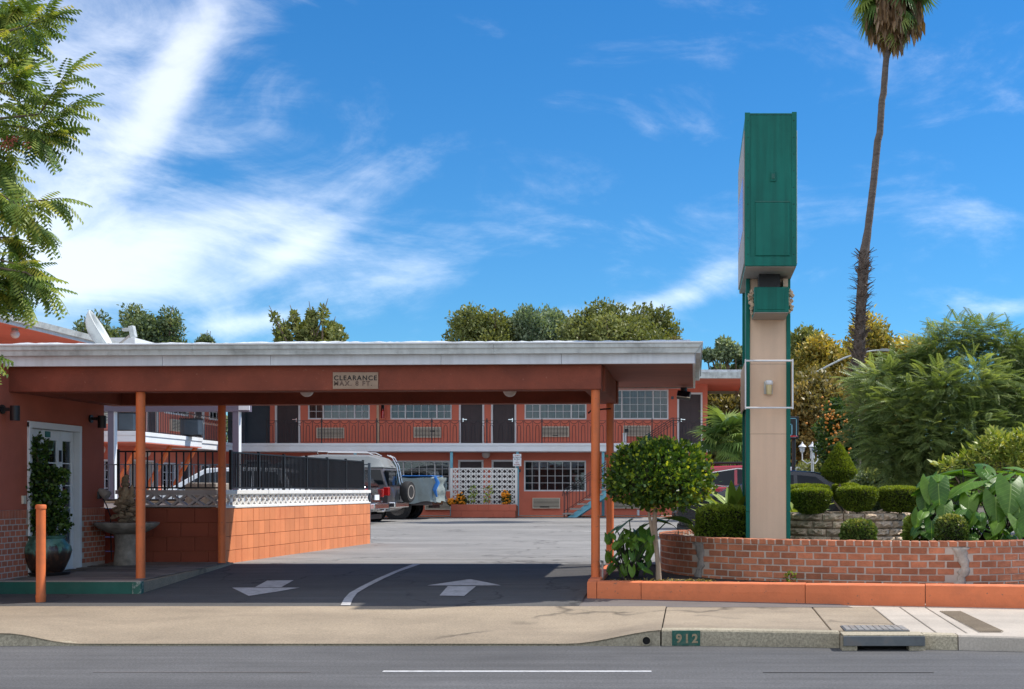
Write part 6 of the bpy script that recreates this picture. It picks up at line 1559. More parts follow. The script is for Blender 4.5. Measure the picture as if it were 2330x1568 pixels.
def vehicle(name, label, cat, loc, rz, paint, L_, Wd, low, green, wins, wr=.34, wx=(.85, 3.6), roofm=None, rim='chrome', lamps=True, wb=.47, wt=.38, hb=None, trim=None, spokes=6):
    root = thing(name, label, cat, loc, rz, None, local=True)
    hw = Wd / 2
    # lower body: loft across the width with slight tuck under and rounded shoulders
    secs = [(-hw, .955), (-hw + .03, .985), (-hw + .12, 1.0), (hw - .12, 1.0), (hw - .03, .985), (hw, .955)]
    cx_ = L_ / 2; n = len(low); vs = []
    for y, k in secs:
        for (x, z) in low: vs.append((cx_ + (x - cx_) * (1 - (1 - k) * .5), y, .22 + (z - .22) * (1 - (1 - k) * .55)))
    fs = [tuple(range(n)), tuple((len(secs) - 1) * n + j for j in range(n))[::-1]]
    for s in range(len(secs) - 1):
        for j in range(n): fs.append((s * n + j, s * n + (j + 1) % n, (s + 1) * n + (j + 1) % n, (s + 1) * n + j))
    MB().add(vs, fs).build('body', M[paint], root, smooth=True, bevel=.025, seg=2)
    # greenhouse: bottom outline / top outline
    zb, zt = green['zb'], green['zt']; xb0, xb1, xt0, xt1 = green['x']
    yb, yt = Wd * wb, Wd * wt; m = green.get('mid'); 
    def hwid(z): return yb + (yt - yb) * (z - zb) / (zt - zb)
    prof = [(xb0, zb - .03), (xt0, zt - .03), (xt0 + .12, zt), (xt0 + .5 * (xt1 - xt0), zt + .03), (xt1 - .12, zt), (xt1, zt - .05), (xb1, zb - .03)]
    vs = []; n = len(prof)
    for sg in (-1, 1):
        for (x, z) in prof: vs.append((x, sg * hwid(z) * (.96 if z > zt else 1), z))
    fs = [tuple(range(n)), tuple(range(2 * n - 1, n - 1, -1))] + [(j, (j + 1) % n, (j + 1) % n + n, j + n) for j in range(n)]
    MB().add(vs, fs).build('cabin', M[roofm or paint], root, smooth=True, bevel=.04, seg=3)
    for w_ in wins:      # side windows as (x, z) outlines on both sides
        for sg in (-1, 1):
            vs = [(x, sg * (hwid(z) + .006), z) for x, z in w_] + [(x, sg * (hwid(z) - .02), z) for x, z in w_]
            n = len(w_); MB().add(vs, [tuple(range(n)), tuple(range(2 * n - 1, n - 1, -1))] + [(j, (j + 1) % n, (j + 1) % n + n, j + n) for j in range(n)]).build('window', M['glass_dark'], root)
    def glassend(xa, za, xc, zc, nm, off):
        ins = .09; vs = []
        dx, dz = xc - xa, zc - za
        for t_ in (.10, .90):
            z = za + dz * t_; x = xa + dx * t_; w_ = hwid(z) - ins
            vs += [(x + off, -w_, z), (x + off, w_, z)]
        vs += [(v[0] - off * 1.8, v[1], v[2]) for v in vs]
        MB().add(vs, [(0, 1, 3, 2), (4, 6, 7, 5), (0, 4, 5, 1), (2, 3, 7, 6), (0, 2, 6, 4), (1, 5, 7, 3)]).build(nm, M['glass_dark'], root)
    glassend(xb0, zb, xt0, zt - .03, 'windscreen', -.012); glassend(xb1, zb, xt1, zt - .05, 'rear_window', .012)
    for i, x in enumerate(wx):
        for sg in (-1, 1):
            wheel(root, x, sg * (hw - .12), wr, .23, rim, spokes, sg)
            o = MB().lathe([(wr + .07, -.012), (wr + .07, .012)], (0, 0, 0), 32).build('wheel_arch', M['rubber'], root); o.matrix_basis = Matrix.Translation((x, sg * (hw - .008), wr + .02)) @ Matrix.Rotation(R(90), 4, 'X')
    for sg in (-1, 1):     # door mirrors
        MB().obox((xb0 + .35, sg * (hw + .07), zb + .06), (.12, .18, .13)).build('mirror', M[paint], root, bevel=.03)
    MB().box(.05, L_ - .05, -hw + .06, hw - .06, .16, .30).build('underbody', M['dark'], root)
    if trim:
        for sg in (-1, 1):
            mb = MB()
            for q0, q1 in zip(trim, trim[1:]): mb.bar((q0[0], sg * (hwid(q0[1]) + .012), q0[1]), (q1[0], sg * (hwid(q1[1]) + .012), q1[1]), .022)
            mb.build('window_trim', M['chrome'], root)
    return root
def settle(root): pass
zL = lambda d: zlot(d)
# white SUV on the far left (nose to the left)
low = [(.0, .45), (.02, .78), (.25, .92), (1.15, 1.02), (1.6, 1.04), (4.5, 1.10), (4.68, 1.05), (4.72, .55), (4.6, .28), (.15, .26)]
vehicle('white_suv', 'white people carrier parked behind the pool fence, nose to the left', 'car', (XX(338, 36.2), 36.2, zL(36)), 0, 'whitepaint', 4.72, 1.85, low, dict(zb=1.0, zt=1.68, x=(.75, 4.55, 1.9, 4.2)),
        [[(1.2, 1.06), (1.95, 1.52), (2.35, 1.58), (2.35, 1.06)], [(2.43, 1.06), (2.43, 1.58), (3.3, 1.60), (3.3, 1.08)], [(3.38, 1.08), (3.38, 1.60), (4.0, 1.56), (4.25, 1.12)]], wx=(.9, 3.8))
r_ = bpy.data.objects['white_suv']
for sg in (-1, 1): MB().tube([(2.0, sg * .62, 1.71), (2.2, sg * .62, 1.77), (3.9, sg * .62, 1.77), (4.1, sg * .62, 1.70)], .02, 6).build('roof_rail', M['dark'], r_)
# dark SUV: only its tail shows past the wall
low = [(.0, .5), (.02, .85), (.25, 1.0), (1.15, 1.10), (1.6, 1.12), (4.5, 1.18), (4.70, 1.12), (4.76, .60), (4.65, .36), (.15, .34)]
x_ = XX(862, 37.6) - 4.85
r_ = vehicle('dark_suv', 'dark grey off road car whose tail shows past the end of the block wall', 'car', (x_, 37.6, zL(37)), R(0), 'blackpaint', 4.76, 1.85, low, dict(zb=1.1, zt=1.78, x=(.9, 4.72, 1.8, 4.15)),
        [[(1.3, 1.16), (1.9, 1.62), (2.5, 1.68), (2.5, 1.16)], [(2.58, 1.16), (2.58, 1.68), (3.4, 1.70), (3.4, 1.18)], [(3.48, 1.18), (3.48, 1.70), (4.05, 1.66), (4.45, 1.22)]], wr=.38, wx=(.95, 3.85))
MB().box(4.74, 4.95, -.85, .85, .46, .64).build('bumper', M['chrome'], r_, bevel=.03)
for sg in (-1, 1): MB().box(4.60, 4.775, sg * .86 - .055, sg * .86 + .055, .82, 1.08).build('tail_lamp', M['red'], r_, bevel=.02)
MB().tube([(4.8, 0, .40), (5.0, 0, .40), (5.05, 0, .46)], .03, 8).build('tow_hitch', M['chrome'], r_)
MB().box(4.765, 4.80, -.25, .25, .74, .90).build('number_plate', M['white'], r_)
# high top van
d = 40.4; xr = XX(897, d); L_ = 5.3; VW = 1.98
vn = thing('high_top_van', 'grey high top camper van with ladder and spare wheel on its rear doors', 'van', (xr - L_, d + .2, zL(40)), R(0), None, local=True)
lowp = [(.0, .5), (.05, .95), (.9, 1.12), (5.27, 1.15), (5.30, .9), (5.28, .42), (5.1, .34), (.2, .34)]
def loft(prof_fn, ys, name, m, root, bevel=.02, smooth=True):
    vs = []; ps = [prof_fn(y) for y in ys]; n = len(ps[0])
    for y, p in zip(ys, ps): vs += [(x, y, z) for x, z in p]
    fs = [tuple(range(n)), tuple((len(ys) - 1) * n + j for j in range(n))[::-1]] + [(s * n + j, s * n + (j + 1) % n, (s + 1) * n + (j + 1) % n, (s + 1) * n + j) for s in range(len(ys) - 1) for j in range(n)]
    return MB().add(vs, fs).build(name, m, root, smooth=smooth, bevel=bevel)
loft(lambda y: lowp, (-.98, -.95, .95, .98), 'body', M['greypaint'], vn)
vs = []
up1 = [(.95, 1.10), (1.75, 1.66), (1.9, 1.78), (5.10, 1.78), (5.28, 1.12)]
for y0, k in ((-.97, 0), (.97, 0)): pass
def vanup():
    mb = MB(); vs = []
    for sg in (-1, 1):
        for (x, z) in up1: vs.append((x, sg * (.975 - .10 * (z - 1.1) / .7), z))
    n = len(up1); return mb.add(vs, [tuple(range(n)), tuple(range(2 * n - 1, n - 1, -1))] + [(j, (j + 1) % n, (j + 1) % n + n, j + n) for j in range(n)])
vanup().build('upper_body', M['greypaint'], vn, smooth=True, bevel=.04)
mb = MB(); vs = []; top = [(1.5, 1.785), (1.7, 1.95), (2.3, 2.14), (3.0, 2.20), (4.6, 2.19), (4.95, 2.08), (5.10, 1.785)]
for y, k in ((-.87, 0.0), (-.86, .0), (-.74, .86), (-.5, 1.0), (0, 1.04), (.5, 1.0), (.74, .86), (.87, .0)):
    vs += [(x, y, 1.785 + (z - 1.785) * k + .002) for x, z in top]
n = len(top); mb.add(vs, [(s * n + j, s * n + j + 1, (s + 1) * n + j + 1, (s + 1) * n + j) for s in range(7) for j in range(n - 1)])
mb.build('high_roof', M['vantop'], vn, smooth=True)
MB().box(1.6, 5.13, -.905, .905, 1.765, 1.80).build('roof_seam', M['vantop'], vn, bevel=.01)
for sg in (-1, 1):
    f = lambda z: .975 - .10 * (z - 1.1) / .7
    for w_ in ([(1.35, 1.2), (1.85, 1.66), (2.2, 1.68), (2.2, 1.2)], [(2.4, 1.2), (2.4, 1.7), (3.7, 1.7), (3.7, 1.2)], [(3.8, 1.2), (3.8, 1.7), (5.02, 1.7), (5.16, 1.22)]):
        vs = [(x, sg * (f(z) + .008), z) for x, z in w_] + [(x, sg * (f(z) - .02), z) for x, z in w_]; n = 4
        MB().add(vs, [(0, 1, 2, 3), (7, 6, 5, 4)] + [(j, (j + 1) % 4, (j + 1) % 4 + 4, j + 4) for j in range(4)]).build('window', M['glass_dark'], vn, bevel=.006)
    MB().box(5.14, 5.315, sg * .90 - .09, sg * .90 + .095, .86, 1.14).build('tail_lamp', M['red'], vn, bevel=.02)
    MB().box(.6, 4.9, sg * .985 - .006, sg * .985 + .006, .70, .80).build('stripe', M['vantop'], vn)
    for x in (1.1, 4.35): 
        wheel(vn, x, sg * .86, .35, .22, 'chrome', 6, sg)
        o = MB().lathe([(.42, -.012), (.42, .012)], (0, 0, 0), 32).build('wheel_arch', M['rubber'], vn); o.matrix_basis = Matrix.Translation((x, sg * .975, .37)) @ Matrix.Rotation(R(90), 4, 'X')
MB().box(5.29, 5.52, -.95, .95, .46, .66).build('bumper', M['chrome'], vn, bevel=.04)
MB().box(4.6, 5.35, -.965, -.93, .36, .50).build('side_step', M['vantop'], vn, bevel=.01)
MB().box(5.16, 5.30, -.9, -.05, 1.2, 1.68).build('rear_window', M['glass_dark'], vn); MB().box(5.16, 5.30, .05, .9, 1.2, 1.68).build('rear_window', M['glass_dark'], vn)
mb = MB()
for y in (.30, .62):
    mb.tube([(5.36, y, .72), (5.38, y, 1.2), (5.26, y, 1.85), (5.12, y, 2.12), (4.95, y, 2.2)], .018, 6)
for z, x in ((.85, 5.37), (1.15, 5.38), (1.45, 5.34), (1.72, 5.28), (1.97, 5.2)): mb.bar((x, .30, z), (x, .62, z), .03)
mb.build('ladder', M['chrome'], vn)
for sg in (-1, 1): MB().tube([(2.9, sg * .55, 2.22), (2.9, sg * .55, 2.30), (4.5, sg * .55, 2.28), (4.7, sg * .55, 2.18)], .018, 6).build('roof_bar', M['chrome'], vn)
sp = part('spare_wheel', vn)
o1 = MB().lathe([(.22, -.12), (.33, -.12), (.36, -.07), (.36, .07), (.33, .12), (.22, .12)], (0, 0, 0), 28).build('tyre', M['rubber'], sp, smooth=True)
o2 = MB().lathe([(.03, -.05), (.22, -.05), (.235, .122), (.20, .122), (.18, .05), (.03, .07)], (0, 0, 0), 28).build('rim', M['tin'], sp, smooth=True)
for o_ in (o1, o2): o_.matrix_basis = Matrix.Translation((5.62, .35, .98)) @ Matrix.Rotation(R(90), 4, 'Y') @ Matrix.Rotation(R(12), 4, 'X')
for k_, xs_ in enumerate((-9.0, -5.6)):
    struct('stall_line', MB().box(-9.2, -7.6, 42.25 + k_ * 3.0, 42.35 + k_ * 3.0, zlot(42) + .002, zlot(42) + .006 + .004), M['road_white'])
# pickup with covered bed
d = 44.3; xr = XX(990, 43.5)
tk = thing('pickup_truck', 'white pickup with grey tarpaulin tied over its high bed', 'truck', (xr - 5.6, 44.4, zL(44)), 0, None, local=True)
cab = [(1.0, 1.0), (1.25, 1.15), (2.0, 1.82), (2.2, 1.90), (3.2, 1.90), (3.45, 1.80), (3.62, 1.05), (3.62, .5), (1.0, .5)]
loft(lambda y: [(x, z if z < 1.2 else z) for x, z in cab], (-.85, -.78, .78, .85), 'cab', M['whitepaint'], tk, .06)
loft(lambda y: [(.0, .5), (.02, .95), (.2, 1.1), (1.3, 1.18), (1.3, .5)], (-.98, -.93, .93, .98), 'bonnet', M['whitepaint'], tk, .04)
MB().box(1.0, 5.5, -.97, .97, .50, 1.15).build('body', M['greypaint'], tk, bevel=.03)
for sg in (-1, 1):
    MB().prism([(2.5, 1.22), (2.5, 1.74), (3.1, 1.76), (3.35, 1.7), (3.45, 1.22)], 'y', sg * .853, sg * .862).build('window', M['glass_dark'], tk)
    MB().prism([(1.5, 1.22), (2.1, 1.76), (2.42, 1.76), (2.42, 1.22)], 'y', sg * .853, sg * .862).build('window', M['glass_dark'], tk)
    for x in (1.0, 4.28):
        wheel(tk, x, sg * .85, .42, .28, 'chrome', 8, sg)
        o = MB().lathe([(.50, -.012), (.50, .012)], (0, 0, 0), 32).build('wheel_arch', M['rubber'], tk); o.matrix_basis = Matrix.Translation((x, sg * .965, .45)) @ Matrix.Rotation(R(90), 4, 'X')
g = random.Random(33)
def drape():
    vs = []; nx, ns2 = 26, 18; out = []
    for i in range(nx + 1):
        x = 3.55 + 2.08 * i / nx
        for j in range(ns2 + 1):
            t_ = j / ns2       # from near hem over the top to the far hem
            if t_ < .35: y = -1.03; z = .60 + (1.50 - .60) * (t_ / .35)
            elif t_ > .65: y = 1.03; z = 1.50 - (t_ - .65) / .35 * .78
            else: y = -1.0 + 2.0 * (t_ - .35) / .3; z = 1.52
            w_ = math.sin(x * 9 + z * 5) * .025 + math.sin(x * 23 + z * 3) * .012; y += w_ * (-1 if y < 0 else 1) if abs(y) > 1.0 else 0; z += math.sin(x * 7 + y * 4) * .02 + (.0 if 0 < j < ns2 else .03 * math.sin(x * 5))
            if i == nx: x2 = x + .02
            out.append((x + (.03 * math.sin(z * 12) if i > nx - 2 else 0), y * (1 if i < nx - 1 else .93), z))
    fs = [(i * (ns2 + 1) + j, i * (ns2 + 1) + j + 1, (i + 1) * (ns2 + 1) + j + 1, (i + 1) * (ns2 + 1) + j) for i in range(nx) for j in range(ns2)]
    return MB().add(out, fs)
o = drape().build('tarpaulin', M['tarp'], tk, smooth=True, fix=False)
mb = MB(); vs = []
for j in range(11):
    z = .62 + j * .09; 
    for i in range(9): y = -.97 + i * .2425; vs.append((5.60 + .05 * math.sin(y * 6 + z * 5) + .03 * math.sin(z * 14), y, z + .03 * math.sin(y * 5)))
mb.add(vs, [(j * 9 + i, j * 9 + i + 1, (j + 1) * 9 + i + 1, (j + 1) * 9 + i) for j in range(10) for i in range(8)]); mb.build('tarpaulin', M['tarp'], tk, smooth=True, fix=False)
MB().box(3.52, 5.5, -1.02, 1.02, 1.525, 1.56).build('tarp_edge', M['bluetarp'], tk, bevel=.01); MB().tube([(5.62, -.98, 1.50), (5.68, -.9, 1.3), (5.60, -.98, 1.05), (5.66, -.9, .8)], [.05, .09, .07, .03], 8).build('tarp_corner', M['bluetarp'], tk, smooth=True)
MB().box(5.3, 5.45, -.6, .6, .40, .5).build('hitch_bar', M['dark'], tk)
# right hand cars, noses to the right
lowm = lambda pts, L_: [(L_ - x, z) for x, z in pts][::-1]
def mirror_pts(ps, L_): return [(L_ - x, z) for x, z in ps]
L_ = 4.6
low = [(.0, .5), (.02, .85), (.25, .98), (1.15, 1.08), (1.6, 1.10), (4.35, 1.14), (4.52, 1.05), (4.60, .62), (4.5, .34), (.15, .32)]
ws = [[(1.3, 1.14), (1.95, 1.54), (2.35, 1.58), (2.35, 1.12)], [(2.43, 1.12), (2.43, 1.58), (3.2, 1.60), (3.2, 1.14)], [(3.28, 1.14), (3.28, 1.60), (3.85, 1.50), (4.22, 1.34), (3.95, 1.22)]]
r_ = vehicle('red_suv', 'dark red SUV with chrome window line parked behind the peach pillar', 'car', (XX(1558, 33) + 4.6, 33.5, zL(33)), R(180), 'redpaint', 4.6, 1.85, low, dict(zb=1.08, zt=1.68, x=(.85, 4.5, 1.9, 4.15)), ws, wx=(.9, 3.65),
        trim=[(1.3, 1.13), (3.6, 1.15), (3.95, 1.20), (4.25, 1.35), (3.85, 1.52), (3.2, 1.62), (1.95, 1.56)])
for sg in (-1, 1): MB().tube([(1.9, sg * .6, 1.72), (2.1, sg * .6, 1.79), (3.9, sg * .6, 1.78), (4.2, sg * .6, 1.66)], .025, 6).build('roof_rail', M['dark'], r_)
for sg in (-1, 1): MB().box(4.45, 4.62, sg * .82 - .08, sg * .82 + .08, .92, 1.10).build('tail_lamp', M['red'], r_, bevel=.02)
L_ = 4.55
low = [(.0, .42), (.02, .68), (.25, .80), (1.15, .94), (1.6, .97), (3.8, .96), (4.48, .86), (4.56, .55), (4.45, .28), (.15, .26)]
ws = [[(1.05, .98), (1.5, 1.34), (1.9, 1.38), (1.9, .97)], [(1.98, .97), (1.98, 1.38), (2.45, 1.37), (2.9, 1.22), (2.9, .98)]]
r_ = vehicle('black_hatchback', 'black hatchback parked behind the planter hedges', 'car', (XX(1536, 27.2) + 4.56, 27.4, zL(27)), R(180), 'blackpaint', 4.56, 1.8, low, dict(zb=.93, zt=1.45, x=(.55, 3.9, 1.4, 2.5)), ws, wx=(.85, 3.65), wt=.36)
for sg in (-1, 1): MB().box(4.28, 4.575, sg * .80 - .10, sg * .80 + .085, .78, .95).build('tail_lamp', M['red'], r_, bevel=.03)
MB().box(4.50, 4.62, -.8, .8, .40, .60).build('bumper', M['blackpaint'], r_, bevel=.04)
MB().box(4.575, 4.59, -.25, .25, .66, .78).build('number_plate', M['white'], r_)
low = [(.0, .5), (.02, .85), (.25, .98), (1.15, 1.08), (1.6, 1.10), (4.35, 1.14), (4.52, 1.05), (4.60, .62), (4.5, .34), (.15, .32)]
ws = [[(1.3, 1.14), (1.95, 1.50), (2.35, 1.54), (2.35, 1.12)], [(2.43, 1.12), (2.43, 1.54), (3.2, 1.56), (3.2, 1.14)], [(3.28, 1.14), (3.28, 1.56), (3.85, 1.46), (4.1, 1.22)]]
vehicle('silver_suv', 'silver car mostly hidden beyond the red SUV', 'car', (XX(1640, 37) + 4.6, 37.2, zL(37)), R(180), 'silver', 4.6, 1.85, low, dict(zb=1.08, zt=1.72, x=(.6, 4.5, 1.9, 4.15)), ws, wx=(.9, 3.65))
o = tag(MB().obox((0, 0, 0), (.3, .3, .3)).build('tmp', M['red']), 'x', 'x'); bpy.data.objects.remove(o)

# ================================================================== STREET FURNITURE ON THE RIGHT
d = 34.; x = XX(1806, d)
bk = thing('basketball_hoop', 'black basketball board with green outline on a black pole behind the pillar', 'basketball hoop', (x, d, .42))
MB().cyl((x, d, .42), (x, d, ZZ(985, d)), .055).build('pole', M['dark'], bk, smooth=True)
a, b = XX(1772, d), XX(1816, d); z0_, z1_ = ZZ(1000, d), ZZ(948, d)
MB().box(a, b, d - .16, d - .12, z0_, z1_).build('backboard', M['dark'], bk, bevel=.03)
mb = MB(); e = .02
for (p, q, r__, s_) in ((a + .05, b - .05, z0_ + .05, z0_ + .05 + e), (a + .05, b - .05, z1_ - .05 - e, z1_ - .05), (a + .05, a + .05 + e, z0_ + .05, z1_ - .05), (b - .05 - e, b - .05, z0_ + .05, z1_ - .05)): mb.box(p, q, d - .165, d - .161, r__, s_)
mb.build('board_outline', M['bluepost'], bk)
mb = MB(); c0, c1, g0, g1 = XX(1785, d), XX(1802, d), ZZ(992, d), ZZ(965, d)
for (p, q, r__, s_) in ((c0, c1, g0, g0 + .03), (c0, c1, g1 - .03, g1), (c0, c0 + .03, g0, g1), (c1 - .03, c1, g0, g1)): mb.box(p, q, d - .167, d - .161, r__, s_)
mb.build('target_square', M['bluepost'], bk)
cxh = (c0 + c1) / 2; mb = MB().tube([(cxh + .22 * math.cos(t_), d - .40 + .22 * math.sin(t_), g0 - .03) for t_ in [2 * math.pi * k / 16 for k in range(17)]], .012, 6); mb.build('rim', M['red'], bk)
MB().bar((x, d, ZZ(1005, d)), (x - .1, d - .14, ZZ(985, d)), .05).build('bracket', M['dark'], bk)
d = 30.; xp = XX(1848.5, d)
lm = thing('lantern_post', 'white triple lantern on a grey post behind the topiary', 'lamp post', (xp, d, .42))
MB().lathe([(.05, .42), (.04, .8), (.035, ZZ(1045, d)), (.06, ZZ(1043, d)), (.05, ZZ(1030, d)), (.02, ZZ(1026, d))], (xp, d, 0), 14).build('post', M['gutter'], lm, smooth=True)
for lx, ly in ((1825.5, d), (1848.5, d - .25), (1860.5, d + .1)):
    x = XX(lx, ly); zb_ = ZZ(1029, ly); s = ly / F
    L_ = part('lantern', lm)
    MB().lathe([(.02, zb_ - .02), (.035, zb_), (.055, zb_ + .02)], (x, ly, 0), 12).build('holder', M['white'], L_, smooth=True)
    MB().lathe([(.045, zb_ + .02), (.068, zb_ + .13)], (x, ly, 0), 8).build('glass', M['clear'], L_)
    mb = MB()
    for k in range(6): a = k * math.pi / 3; mb.bar((x + .047 * math.cos(a), ly + .047 * math.sin(a), zb_ + .02), (x + .072 * math.cos(a), ly + .072 * math.sin(a), zb_ + .13), .009)
    mb.build('cage', M['white'], L_)
    MB().lathe([(.10, zb_ + .13), (.09, zb_ + .145), (.045, zb_ + .185), (.025, zb_ + .20), (.03, zb_ + .21), (.012, zb_ + .235), (.004, zb_ + .26)], (x, ly, 0), 14).build('cap', M['white'], L_, smooth=True)
    MB().tube([(xp, d, ZZ(1050, d)), (xp + (x - xp) * .5, d + (ly - d) * .5, ZZ(1055, d)), (x, ly, ZZ(1047, d)), (x, ly, zb_ - .02)], .014, 8).build('arm', M['white'], L_, smooth=True)
d = 53.; x = XX(1849, d)
sl2 = thing('street_light', 'grey street light with long arm reaching right past the palm trunk', 'street light', (x, d, .4))
MB().lathe([(.12, .42), (.075, ZZ(843, d))], (x, d, 0), 12).build('pole', M['tin'], sl2, smooth=True)
MB().tube([W(1849, 852, d), W(1880, 835, d), W(1920, 815, d), W(1955, 803, d), W(1985, 798, d), W(2001, 797, d)], [.05, .045, .04, .035, .03, .03], 8).build('arm', M['gutter'], sl2, smooth=True)
MB().prism([(XX(1999, d), ZZ(799.5, d)), (XX(2003, d), ZZ(794, d)), (XX(2018, d), ZZ(794, d)), (XX(2026, d), ZZ(797, d)), (XX(2022, d), ZZ(800, d))], 'y', d - .14, d + .14).build('lamp_head', M['vantop'], sl2, bevel=.01)
# ================================================================== PALMS
d = 45.
pm = thing('tall_fan_palm', 'very tall leaning fan palm with shaggy lower trunk', 'palm tree', W(1945, 1095, d))
pts = [(1943, 1110, 15), (1947, 960, 14), (1951, 855, 14), (1955.5, 785, 13), (1958, 716, 12), (1962.6, 646, 12), (1966, 580, 11.5), (1974, 530, 8.5), (1988, 414, 8), (1997, 321, 8), (2002, 303, 8), (2006.7, 228, 7.5), (2010.6, 213, 7.5), (2014.5, 155, 7), (2020, 97, 7), (2027, 10, 7), (2030, -60, 6)]
mb = MB(); q = []
for i in range(len(pts) - 1):
    a, b = pts[i], pts[i + 1]; n = max(1, int(abs(a[1] - b[1]) / 12))
    for k in range(n): t_ = k / n; q.append((a[0] + (b[0] - a[0]) * t_, a[1] + (b[1] - a[1]) * t_, a[2] + (b[2] - a[2]) * t_))
q.append(pts[-1]); g = random.Random(2)
mb.tube([W(a, b, d) for a, b, c in q], [c * d / F * (1 + g.uniform(-.05, .05)) for a, b, c in q], 12)
mb.build('trunk', M['palmbark'], pm, smooth=True, fix=False)
g = np.random.default_rng(3); n = 900; yy = 575 + g.random(n) ** .9 * 430; xx = np.interp(yy, [580, 646, 716, 785, 855, 1110], [1966, 1962.6, 1958, 1955.5, 1951, 1943]); a = g.random(n) * 2 * np.pi
rr = 11 * d / F; P = np.stack([(xx - CX) * d / F + rr * np.cos(a), d + rr * np.sin(a), H + (CY - yy) * d / F], 1)
ax = np.stack([np.cos(a) * .8, np.sin(a) * .8, .55 + g.normal(size=n) * .5], 1)
scatter('trunk_boots', ([(-.16, 0, 0), (.16, 0, 0), (.07, 1, .25), (-.07, 1, .25)], [(0, 1, 2, 3)]), P, ax, np.stack([np.cos(a), np.sin(a), g.normal(size=n) * .4], 1), .26 * (.5 + g.random(n)), M['palmboot'], pm)
def fan_tpl(seed, nb=26, droop=.25, spread=115):
    g = random.Random(seed); v, f = [], []
    v += [(-.012, 0, 0), (.012, 0, 0), (.010, .5, .02), (-.010, .5, .02)]; f.append((0, 1, 2, 3))
    for i in range(nb):
        a = R(-spread + 2 * spread * i / (nb - 1)); l = .62 * (1 - .25 * abs(math.sin(a / 2))); w = .028
        c, s_ = math.sin(a), math.cos(a); o = len(v); zz = -droop * g.uniform(.6, 1.6)
        v += [(0, .5, .02), (c * l * .55 - s_ * w, .5 + s_ * l * .55 + c * w, .03), (c * l, .5 + s_ * l, zz * l), (c * l * .55 + s_ * w, .5 + s_ * l * .55 - c * w, .03)]; f.append((o, o + 1, o + 2, o + 3))
    return v, f
def crownfans(name, root, c, n, size, m, el0, el1, seed, droop=.25, nb=26, spread=115):
    g = np.random.default_rng(seed); az = g.random(n) * 2 * np.pi; el = np.radians(el0 + (el1 - el0) * g.random(n))
    ax = np.stack([np.cos(az) * np.cos(el), np.sin(az) * np.cos(el), np.sin(el)], 1)
    up_ = np.stack([-np.cos(az) * np.sin(el), -np.sin(az) * np.sin(el), np.cos(el)], 1) + g.normal(size=(n, 3)) * .25
    P = np.array(c) + g.normal(size=(n, 3)) * np.array([.08, .08, .12]) * size
    return scatter(name, fan_tpl(seed, nb, droop, spread), P, ax, up_, size * (.75 + .4 * g.random(n)), m, root)
c = W(2030, -22, d)
crownfans('green_fronds', pm, c, 40, 1.75, M['l_palm'], -60, 80, 4, .3)
g = np.random.default_rng(14); n = 1700; a = g.random(n) * 2 * np.pi; a = np.round(a * 5) / 5 + g.normal(size=n) * .03; rr = 1.12 * (.72 + .28 * np.sin(a * 3 + 1)) * g.random(n) ** .55
bot = np.where(rr < .42, 116 - 60 * rr + g.normal(size=n) * 12, 74 - 10 * rr + g.normal(size=n) * 17); ln = .35 + .6 * g.random(n)
cxp = XX(2031, d); P = np.stack([cxp + rr * np.cos(a), d + rr * np.sin(a), H + (CY - bot) * d / F + ln], 1)
ax = np.stack([np.cos(a) * .08, np.sin(a) * .08, -np.ones(n)], 1) + g.normal(size=(n, 3)) * .10
scatter('dry_fronds', NEEDLE, P, ax, g.normal(size=(n, 3)), ln, M['l_palmdry'], pm)
crownfans('green_fronds', pm, W(2026, 18, d), 16, 1.35, M['l_palm'], -78, -40, 9, .3)
d = 42.
p2 = thing('fan_palm', 'low bushy fan palm right of the motel, behind the red SUV', 'palm tree', W(1655, 1090, d))
MB().tube([W(1655, 1120, d), W(1658, 1020, d)], [.2, .16], 10).build('trunk', M['palmbark'], p2, smooth=True)
crownfans('fronds', p2, W(1655, 1010, d), 44, 1.15, M['l_palm'], -35, 75, 7, .35); crownfans('fronds', p2, W(1690, 1030, d), 26, 1.0, M['l_palm'], -40, 60, 8, .35)

# ================================================================== TREES
def pxtree(name, lab, cat, px, top, bot, d, w, k, n, size, m, seed, depth=None, group=None, r=(.26, .42), **kw):
    cx_ = XX(px, d); rx = w / 2 * d / F; zt, zb = ZZ(top, d), ZZ(bot, d); rz = (zt - zb) / 2; mr = (rx + rz) / 2; w *= 1
    bl = envelope(cx_, d, (zt + zb) / 2, rx * .78, (depth or rx) * .78, rz * .80, k, mr * r[0], mr * r[1], seed)
    return tree(name, lab, cat, (cx_, d, .4), bl, n, size, M[m], group=group, seed=seed, trunk_r=kw.pop('tr', .22), **kw)
G1 = 'trees showing above the carport roof'
pxtree('oak_tree', 'dark green tree above the roof just right of the satellite dish', 'tree', 345, 692, 840, 60, 180, 30, 14000, .17, 'l_darkoak', 1, group=G1)
pxtree('oak_tree', 'low dark tree behind the satellite dish at the left', 'tree', 225, 714, 850, 58, 150, 24, 9000, .17, 'l_darkoak', 2, group=G1)
pxtree('oak_tree', 'tiny dark treetop just above the carport roof right of the tall oak', 'tree', 450, 752, 830, 66, 70, 12, 2500, .16, 'l_darkoak', 3, group=G1)
